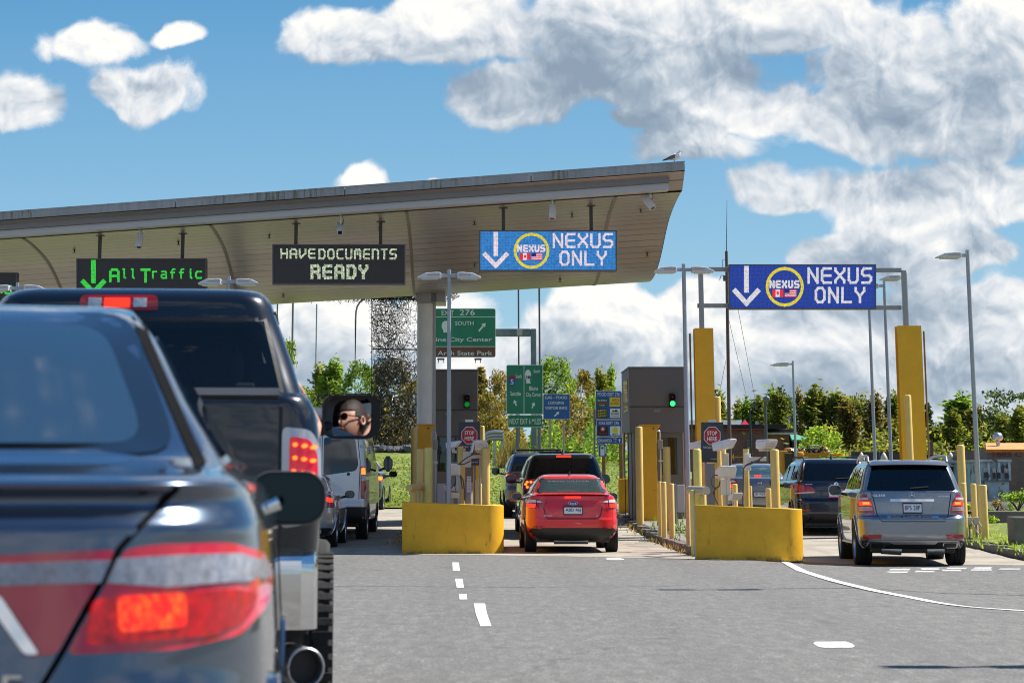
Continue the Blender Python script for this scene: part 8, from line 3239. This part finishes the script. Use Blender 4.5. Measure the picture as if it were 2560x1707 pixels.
pbox('pane', (1964, 1102, 1969, 1124), 170.8, .1, mw, w, o)
pbox('chimney', (1892, 1052, 1897, 1061), 174, 1, mat('cornice_white', (.5, .5, .5)), r, o)
r, o = bthing('gabled_house', 'grey roofed house with a crimson gable behind the brick building', 1800, 186)
za, zb = P(1722, 1047, 186).z, P(1722, 1064, 186).z
mb = MB()
xa, xb, xc, xd = P(1700, 1047, 186).x, P(1866, 1047, 186).x, P(1852, 1064, 186).x, P(1884, 1064, 186).x
mb.prism([(xa, 186, zb), (xc, 186, zb), (xb, 189, za), (xa, 189, za)], [(xa, 192, zb), (xc, 192, zb), (xb, 189.2, za - .05), (xa, 189.2, za - .05)])
mb.build('roof', mat('slate_roof', (.10, .13, .16), .7), r, o)
MB().prism([(xc, 186, zb), (xd, 188, zb), (xb, 187, za)], [(xc, 186.4, zb), (xd, 188.4, zb), (xb, 187.4, za)]).build('gable', mat('crimson_gable', (.45, .012, .06), .6), r, o)
MB().box(xa, xd, 188, 194, H(20, 186) - .3, zb).build('wall', M_BRICK, r, o)
# green awning
aw = thing('awning', 'green canvas awning on a post at the brick building corner', 'awning', (P(2003, 1150, 165).x, 165, H(20, 165)))
ao2 = tuple(aw.location)
mb = MB()
q = [P(1975, 1086, 166), P(1993, 1086, 166), P(2039, 1100, 164), P(1980, 1098.5, 164)]
mb.prism(q, [p - Vector((0, -.2, .1)) for p in q])
mb.build('awning_cloth', mat('awning_green', (.06, .30, .17), .7), aw, ao2)
q = P(2003, 1100, 165)
MB().tube([(q.x, 165, ao2[2]), (q.x, 165, q.z)], .09, 8).build('post', M_LTGREY, aw, ao2)
# yellow construction machine
Mc = mat('machine_orange', (.62, .26, .012), .5, noise=(3, .15))
mc = thing('construction_machine', 'orange yellow construction machine with hoses and fittings parked by the awning', 'machine', (P(2010, 1160, 118).x, 118, H(15, 118)))
mo = tuple(mc.location)


def mbox(name, box, d, material, y=118.0, bevel=.04):
    a, b = P(box[0], box[1], y), P(box[2], box[3], y)
    return MB().box(a.x, b.x, y, y + d, b.z, a.z).build(name, material, mc, mo, bevel=bevel)


mbox('chassis', (1950, 1126, 1972, 1205), 2.0, Mc)
mbox('cab_panel', (1962, 1132, 1992, 1200), 2.2, mat('machine_dark', (.05, .035, .025), .7), 117.9)
mbox('engine_hood', (1992, 1128, 2012, 1150), 1.6, Mc, 117.6, .12)
mbox('beam', (1976, 1131, 2075, 1138), .8, Mc)
mbox('beam', (2010, 1139, 2050, 1146), .8, Mc)
mbox('bracket', (2056, 1122, 2062, 1142), .6, Mc)
mbox('bracket', (2062, 1130, 2068, 1142), .6, Mc)
mbox('toolbox', (1967, 1119, 1998, 1126), 1.0, mat('machine_tan', (.42, .24, .16), .6), 118.4)
mbox('red_cap', (2055, 1114, 2063, 1121), .4, mat('cap_red', (.20, .015, .03), .6), bevel=.1)
mbox('roof_rail', (2029, 1112, 2048, 1115), .6, M_LTGREY)
rng = random.Random(21)
for k in range(26):
    x, y = rng.uniform(1972, 2072), rng.uniform(1121, 1131)
    a = P(x, y, 118.1)
    col = rng.choice([M_BLACKPL, M_LTGREY, mat('fitting_blue', (.05, .10, .22), .5), Mc, M_SATIN])
    MB().lathe([(.001, -.09), (.09, -.05), (.10, .04), (.001, .10)], 8, M=Matrix.Translation(a) @ Matrix.Rotation(rng.uniform(0, 3), 4, 'X'), cap=False).build('fitting', col, mc, mo, smooth=40)
for k in range(5):
    x = 1985 + 16 * k
    MB().tube([P(x, 1128, 118), P(x + 5, 1121, 117.8), P(x + 11, 1120, 117.8), P(x + 16, 1128, 118)], .035, 6).build('hose', M_BLACKPL, mc, mo, smooth=60)
mbox('side_beam', (2075, 1133, 2108, 1138), .5, Mc, 120)
# brown screen fence
fc = thing('screen_fence', 'long brown screen fence beyond the gantry', 'fence', (P(2180, 1160, 140).x, 140, H(20, 140)))
fo = tuple(fc.location)
mfc = mat('fence_brown', (.075, .058, .058), .8, noise=(.6, .15))
pbox('fence_panel', (2128, 1129, 2262, 1180), 140, .15, mfc, fc, fo, True)
pbox('fence_panel', (2300, 1136, 2345, 1180), 142, .15, mat('fence_black', (.012, .012, .014), .8), fc, fo, True)
for px in (2127, 2200, 2262):
    pbox('fence_post', (px - 1, 1127, px + 1, 1180), 139.8, .1, M_LTGREY, fc, fo, True)
for px, lab in ((2154, 'pale globe street lamp before the brown fence above the silver suv roof'), (2210, 'pale globe street lamp before the brown fence near the gantry column'), (2377, 'pale globe street lamp above the low white parapet')):
    q = P(px, 1147, 132)
    g = thing('globe_lamp', lab, 'street lamp', (q.x, 132, H(q.x, 132)), 0, 'globe street lamps')
    MB().lathe([(.03, -.3), (.16, -.1), (.18, .05), (.10, .22), (.02, .34)], 12, M=Matrix.Translation((0, 0, q.z - H(q.x, 132)))).build('globe', mat('globe_cream', (.62, .60, .48), .4), g, smooth=60)
    MB().tube([(0, 0, 0), (0, 0, q.z - H(q.x, 132) - .3)], .04, 8).build('pole', M_DPOLE, g)
# low shed with white parapet, blue and white house, old brick building
r, o = bthing('low_building', 'low brown building with a peeling white parapet beyond the verge bollards', 2390, 118)
pbox('wall', (2335, 1166, 2447, 1300), 118, 8, mat('brown_render', (.085, .068, .060), .9, noise=(1, .3)), r, o, True)
pbox('parapet', (2333, 1150, 2448, 1166), 117.8, 8.2, mat('peeling_white', (.46, .50, .52), .8, noise=(1.6, .35), spots=(3, .60, (.14, .12, .10))), r, o)
pbox('roof_vent', (2326, 1104, 2334, 1136), 124, .6, mat('vent_brown', (.06, .035, .03), .8), r, o)
r, o = bthing('shabby_house', 'shabby pale blue and white house with dark streaks and broken windows', 2487, 112)
pbox('wall', (2447.5, 1152, 2527, 1300), 112, 7, mat('peeling_blue', (.36, .48, .52), .8, noise=(1.1, .3), spots=(1.8, .58, (.10, .095, .09))), r, o, True)
pbox('parapet', (2445, 1148, 2529, 1154), 111.8, 7.3, MATS['peeling_white'], r, o)
pbox('wall_band', (2448, 1200, 2527, 1203), 111.85, .15, mat('band_grey', (.14, .15, .15), .8), r, o)
for (a, b, c, d) in ((2459, 1169, 2472, 1196), (2481, 1170, 2491, 1197), (2492.5, 1170, 2503, 1197), (2511, 1171, 2523, 1197), (2461, 1215, 2472, 1246), (2500, 1216, 2508, 1246)):
    w = pbox('window', (a, b, c, d), 111.9, .1, mat('window_board', (.42, .40, .36), .7, noise=(4, .3)), r, o)
    pbox('pane', (a + 1.2, b + 11, c - 1.2, d - 1.5), 111.84, .06, mat('black_pane', (.01, .012, .014), .2), w, o)
for k in range(3):
    a = P(2471 + 26 * k, 1155, 111.9)
    MB().box(a.x - .05, a.x + .05, 111.88, 111.99, P(0, 1200, 112).z, a.z).build('pilaster', MATS['peeling_white'], r, o)
r, o = bthing('brick_building', 'old brick warehouse with a rusty orange roof and roof vent', 2530, 124)
pbox('wall', (2467, 1122, 2640, 1320), 124, 10, M_BRICK3, r, o, True)
mb = MB()
za, zb = P(2467, 1105, 126).z, P(2467, 1123, 124).z
xa, xb, xc = P(2464, 1123, 124).x, P(2484, 1105, 126).x, P(2650, 1105, 126).x
mb.prism([(xa, 123.8, zb), (xc, 123.8, zb), (xc, 128, za), (xb, 128, za)], [(xa, 124, zb - .15), (xc, 124, zb - .15), (xc, 128.3, za - .15), (xb, 128.3, za - .15)])
mb.build('roof', mat('rusty_roof', (.62, .26, .085), .8, noise=(3, .25)), r, o)
q = P(2495, 1102, 126)
MB().lathe([(.10, -.25), (.10, 0), (.22, .05), (.26, .2), (.18, .36), (.02, .42)], 14, M=Matrix.Translation(q)).build('roof_vent', M_SATIN, r, o, smooth=50)
mb = MB()
px_text(mb, '1883 C', 2482, 1129, 2555, 1142, 123.97, off=.03)
mb.build('faded_lettering', mat('faded_red', (.15, .045, .05), .9), r, o)

# retaining wall, concrete post, verge shrubs
rw = MB()
a, b = P(2441, 1277, 63), P(2700, 1276, 63)
rw.box(a.x, b.x, 63, 63.4, H(a.x, 63), a.z)
tag(rw.build('retaining_wall', M_GREYC, None, (a.x, 63, H(a.x, 63)), bevel=.02), 'low grey retaining wall at the back of the verge', 'wall')
cpst = MB()
a, b = P(2532, 1291, 52), P(2590, 1352, 52)
cpst.box(a.x, b.x, 52, 52.6, b.z - .1, a.z)
tag(cpst.build('concrete_bollard', M_KERB, None, (a.x, 52, b.z), bevel=.03), 'square concrete block post on the grass at the frame edge', 'bollard')
bush('juniper_bush', 'spreading green juniper bush on the retaining wall', P(2545, 1270, 64.5).x, 64.5, 1.6, .9, .42, L_GREEN, 31, n=1500, leaf=.07, z=P(2545, 1277, 64).z)
bush('orange_shrub', 'small orange brown shrub on the retaining wall', P(2494, 1276, 64.2).x, 64.2, .5, .4, .25, L_STRAW, 32, n=400, leaf=.05, z=P(2494, 1278, 64).z)
bush('tall_weed', 'clump of green grass behind the verge bollards', P(2420, 1270, 60).x, 60, .35, .4, .75, L_BRIGHT, 33, n=500, leaf=.09)
bush('tall_weed', 'green weeds at the foot of the retaining wall', P(2470, 1270, 62).x, 62, .9, .4, .35, L_GREEN, 34, n=400, leaf=.07)

# ------------------------------------------------------------------ trees
TG = 'trees beyond the lanes'
for args in (
    # right-hand belt
    ('poplar_tree', 'yellow green poplar just right of the gantry column', 1797, 998, 46, 190, 'poplar', L_OLIVE, 1),
    ('poplar_tree', 'thin sparse poplar beside the wooden utility pole', 1845, 1015, 26, 205, 'poplar', L_OLIVE, 2),
    ('poplar_tree', 'short poplar above the crimson gable', 1866, 1017, 42, 200, 'poplar', L_GREEN, 3),
    ('poplar_tree', 'olive poplar between the old round lamp and the slim lamp post', 1898, 1010, 56, 200, 'poplar', L_OLIVE, 1),
    ('poplar_tree', 'slim bright poplar right of the old round lamp', 1928, 989, 44, 195, 'poplar', L_GREEN, 2),
    ('conifer_tree', 'dark spruce behind the stained lamp head post', 1963, 984, 56, 215, 'cedar', L_DARK, 4),
    ('poplar_tree', 'yellowish poplar in front of the dark spruce', 1948, 996, 50, 192, 'poplar', L_OLIVE, 3),
    ('poplar_tree', 'feathery sparse tree right of the stained lamp post', 1998, 990, 28, 198, 'poplar', L_BROWN, 2),
    ('poplar_tree', 'wide olive poplar left of the dark fir top', 2036, 986, 66, 195, 'poplar', L_OLIVE, 1),
    ('conifer_tree', 'dark fir with a pointed top behind the poplars', 2056, 981, 54, 205, 'conifer', L_DARK, 5),
    ('poplar_tree', 'rounded olive poplar right of the fir', 2096, 998, 74, 195, 'poplar', L_OLIVE, 3),
    ('poplar_tree', 'broad green tree left of the middle lamp posts', 2140, 991, 96, 190, 'broad', L_OLIVE, 6),
    ('poplar_tree', 'brownish poplar in front of the broad green tree', 2118, 1015, 52, 186, 'poplar', L_BROWN, 1),
    ('poplar_tree', 'brown tinged poplar between the two middle lamp posts', 2186, 1004, 60, 188, 'poplar', L_BROWN, 2),
    ('poplar_tree', 'narrow poplar beside the far gantry column', 2232, 1003, 46, 190, 'poplar', L_OLIVE, 3),
    ('poplar_tree', 'green poplar partly hidden by the far gantry column', 2262, 1018, 60, 196, 'poplar', L_GREEN, 1),
    ('conifer_tree', 'tall dark fir right of the far gantry column', 2318, 991, 62, 195, 'conifer', L_DARK, 5),
    ('conifer_tree', 'small dark fir beyond the tallest verge bollard', 2352, 1050, 40, 225, 'conifer', L_DARK, 7),
    ('poplar_tree', 'olive poplar in front of the dark fir', 2338, 1076, 52, 185, 'poplar', L_OLIVE, 2),
    ('poplar_tree', 'tall green poplar left of the verge lamp post', 2398, 1006, 84, 190, 'poplar', L_GREEN, 3),
    ('poplar_tree', 'yellow green poplar under the tall green one', 2382, 1040, 42, 182, 'poplar', L_OLIVE, 1),
    ('poplar_tree', 'brownish poplar right of the verge lamp post', 2441, 1030, 50, 188, 'poplar', L_BROWN, 2),
    ('cedar_tree', 'huge dark spreading cedar at the frame edge', 2530, 974, 190, 180, 'cedar', L_DARK, 8),
    ('poplar_tree', 'pale olive poplar in front of the cedar', 2506, 1052, 50, 165, 'poplar', L_OLIVE, 3),
    ('poplar_tree', 'yellow green pointed tree at the cedar foot', 2546, 1034, 50, 162, 'poplar', L_OLIVE, 1),
    ('leafy_tree', 'bright green leafy tree behind the construction machine', 2052, 1066, 128, 150, 'broad', L_BRIGHT, 9),
    # middle and left
    ('leafy_tree', 'sparse leafy tree beside the dark pole right of the pickup', 716, 836, 84, 70, 'cedar', L_GREEN, 10),
    ('leafy_tree', 'bright green tree low behind the wire screen', 760, 966, 80, 150, 'broad', L_BRIGHT, 9),
    ('birch_tree', 'drooping birch left of the curved street light', 832, 918, 56, 155, 'poplar', L_GREEN, 1),
    ('birch_tree', 'pale slim birch beyond the wire screen', 800, 930, 50, 158, 'poplar', L_OLIVE, 2),
    ('leafy_tree', 'round green tree behind the curved street light', 900, 906, 100, 150, 'broad', L_GREEN, 6),
    ('leafy_tree', 'dark brownish tree behind the wire pillar', 980, 902, 120, 130, 'broad', L_BROWN, 6),
    ('leafy_tree', 'brown green tree between the column and the wire pillar', 1040, 950, 90, 124, 'broad', L_BROWN, 9),
    ('conifer_tree', 'dark olive tree behind the dim light booth', 1200, 902, 92, 112, 'conifer', L_BROWN, 5),
    ('leafy_tree', 'olive tree between the booth and the green route sign', 1248, 930, 70, 110, 'broad', L_BROWN, 6),
    ('leafy_tree', 'dark leafy tree low between booth and roundabout sign', 1225, 980, 80, 108, 'broad', L_BROWN, 9),
    ('leafy_tree', 'big yellow green tree right of the green route sign', 1385, 896, 110, 116, 'broad', L_GREEN, 6),
    ('leafy_tree', 'spreading olive tree above the blue gas food sign', 1450, 925, 90, 120, 'broad', L_BROWN, 9),
    ('birch_tree', 'thin sparse tree left of the blue logo board', 1500, 938, 42, 122, 'poplar', L_OLIVE, 2),
    ('birch_tree', 'small green tree right above the blue logo board', 1527, 934, 24, 125, 'poplar', L_GREEN, 3),
    ('leafy_tree', 'green tree filling behind the blue logo board', 1500, 985, 90, 114, 'broad', L_GREEN, 6),
    ('leafy_tree', 'dense brown green tree under the gas food sign', 1420, 985, 110, 112, 'broad', L_BROWN, 9),
    ('leafy_tree', 'tree half hidden between the booth and the verge', 1560, 990, 60, 112, 'broad', L_GREEN, 6),
):
    tree(*args, TG, 3400)
# shrub belts that nobody could count
def shrubbery(name, px0, px1, ytop, Y, n, lm, seed, yb=None, leaf=.2, dd=2.0):
    rng = random.Random(seed)
    mb = MB()
    for _ in range(n):
        px = rng.uniform(px0, px1)
        hump = .55 + .25 * math.sin(px * .05 + seed) + .2 * math.sin(px * .13 + 2 * seed)
        q0 = P(px, 1200, Y)
        zt = P(px, ytop, Y).z
        z0 = H(q0.x, Y)
        z = z0 + (zt - z0) * hump * rng.uniform(0, 1) ** .85
        leaf_quad(mb, Vector((q0.x, Y + rng.gauss(0, dd), z)), leaf, rng)
    return tag(mb.build(name, lm), kind='stuff')


shrubbery('undergrowth', 1150, 1560, 1035, 110, 6500, L_BROWN, 1)
shrubbery('undergrowth', 1290, 1560, 1035, 104, 7500, L_GREEN, 2, leaf=.18, dd=2.0)
shrubbery('undergrowth', 1320, 1500, 1095, 101, 3000, L_GREEN, 3, leaf=.15, dd=1.5)
shrubbery('undergrowth', 735, 1060, 990, 118, 7000, L_BROWN, 4)
shrubbery('undergrowth', 1780, 2600, 1050, 178, 13000, L_OLIVE, 5, leaf=.36, dd=3)
shrubbery('treeline', 1780, 2620, 1022, 215, 13000, L_GREEN, 12, leaf=.36, dd=4)
shrubbery('undergrowth', 1990, 2130, 1110, 146, 2500, L_BRIGHT, 6, leaf=.25)
shrubbery('undergrowth', 1205, 1262, 1085, 106, 1500, L_BRIGHT, 8, leaf=.16, dd=1.0)
# tall seed grass on the bank
rng = random.Random(9)
mb = MB()
for _ in range(2200):
    px = rng.uniform(1246, 1318)
    y = rng.uniform(98, 103)
    q = P(px, 1140, y)
    z0 = H(q.x, y)
    hh = rng.uniform(.5, 1.15) * (1.0 - abs(px - 1282) / 75)
    t = Vector((rng.gauss(.1, .22), rng.gauss(0, .2), 1)) * hh
    b = Vector((q.x, y, z0))
    mb.add([b + Vector((-.03, 0, 0)), b + Vector((.03, 0, 0)), b + t], [(0, 1, 2)])
tag(mb.build('tall_grass', L_STRAW), kind='stuff')

# ------------------------------------------------------------------ vehicles, person, gull
red_sedan()
silver_suv()
black_suv()
grey_suv()
navy_suv()
honda_sedan()
light_sedan()
cargo_van()
far_dark_car()
near_sedan()
_, head_pos = pickup()
build_person(head_pos)
gull()
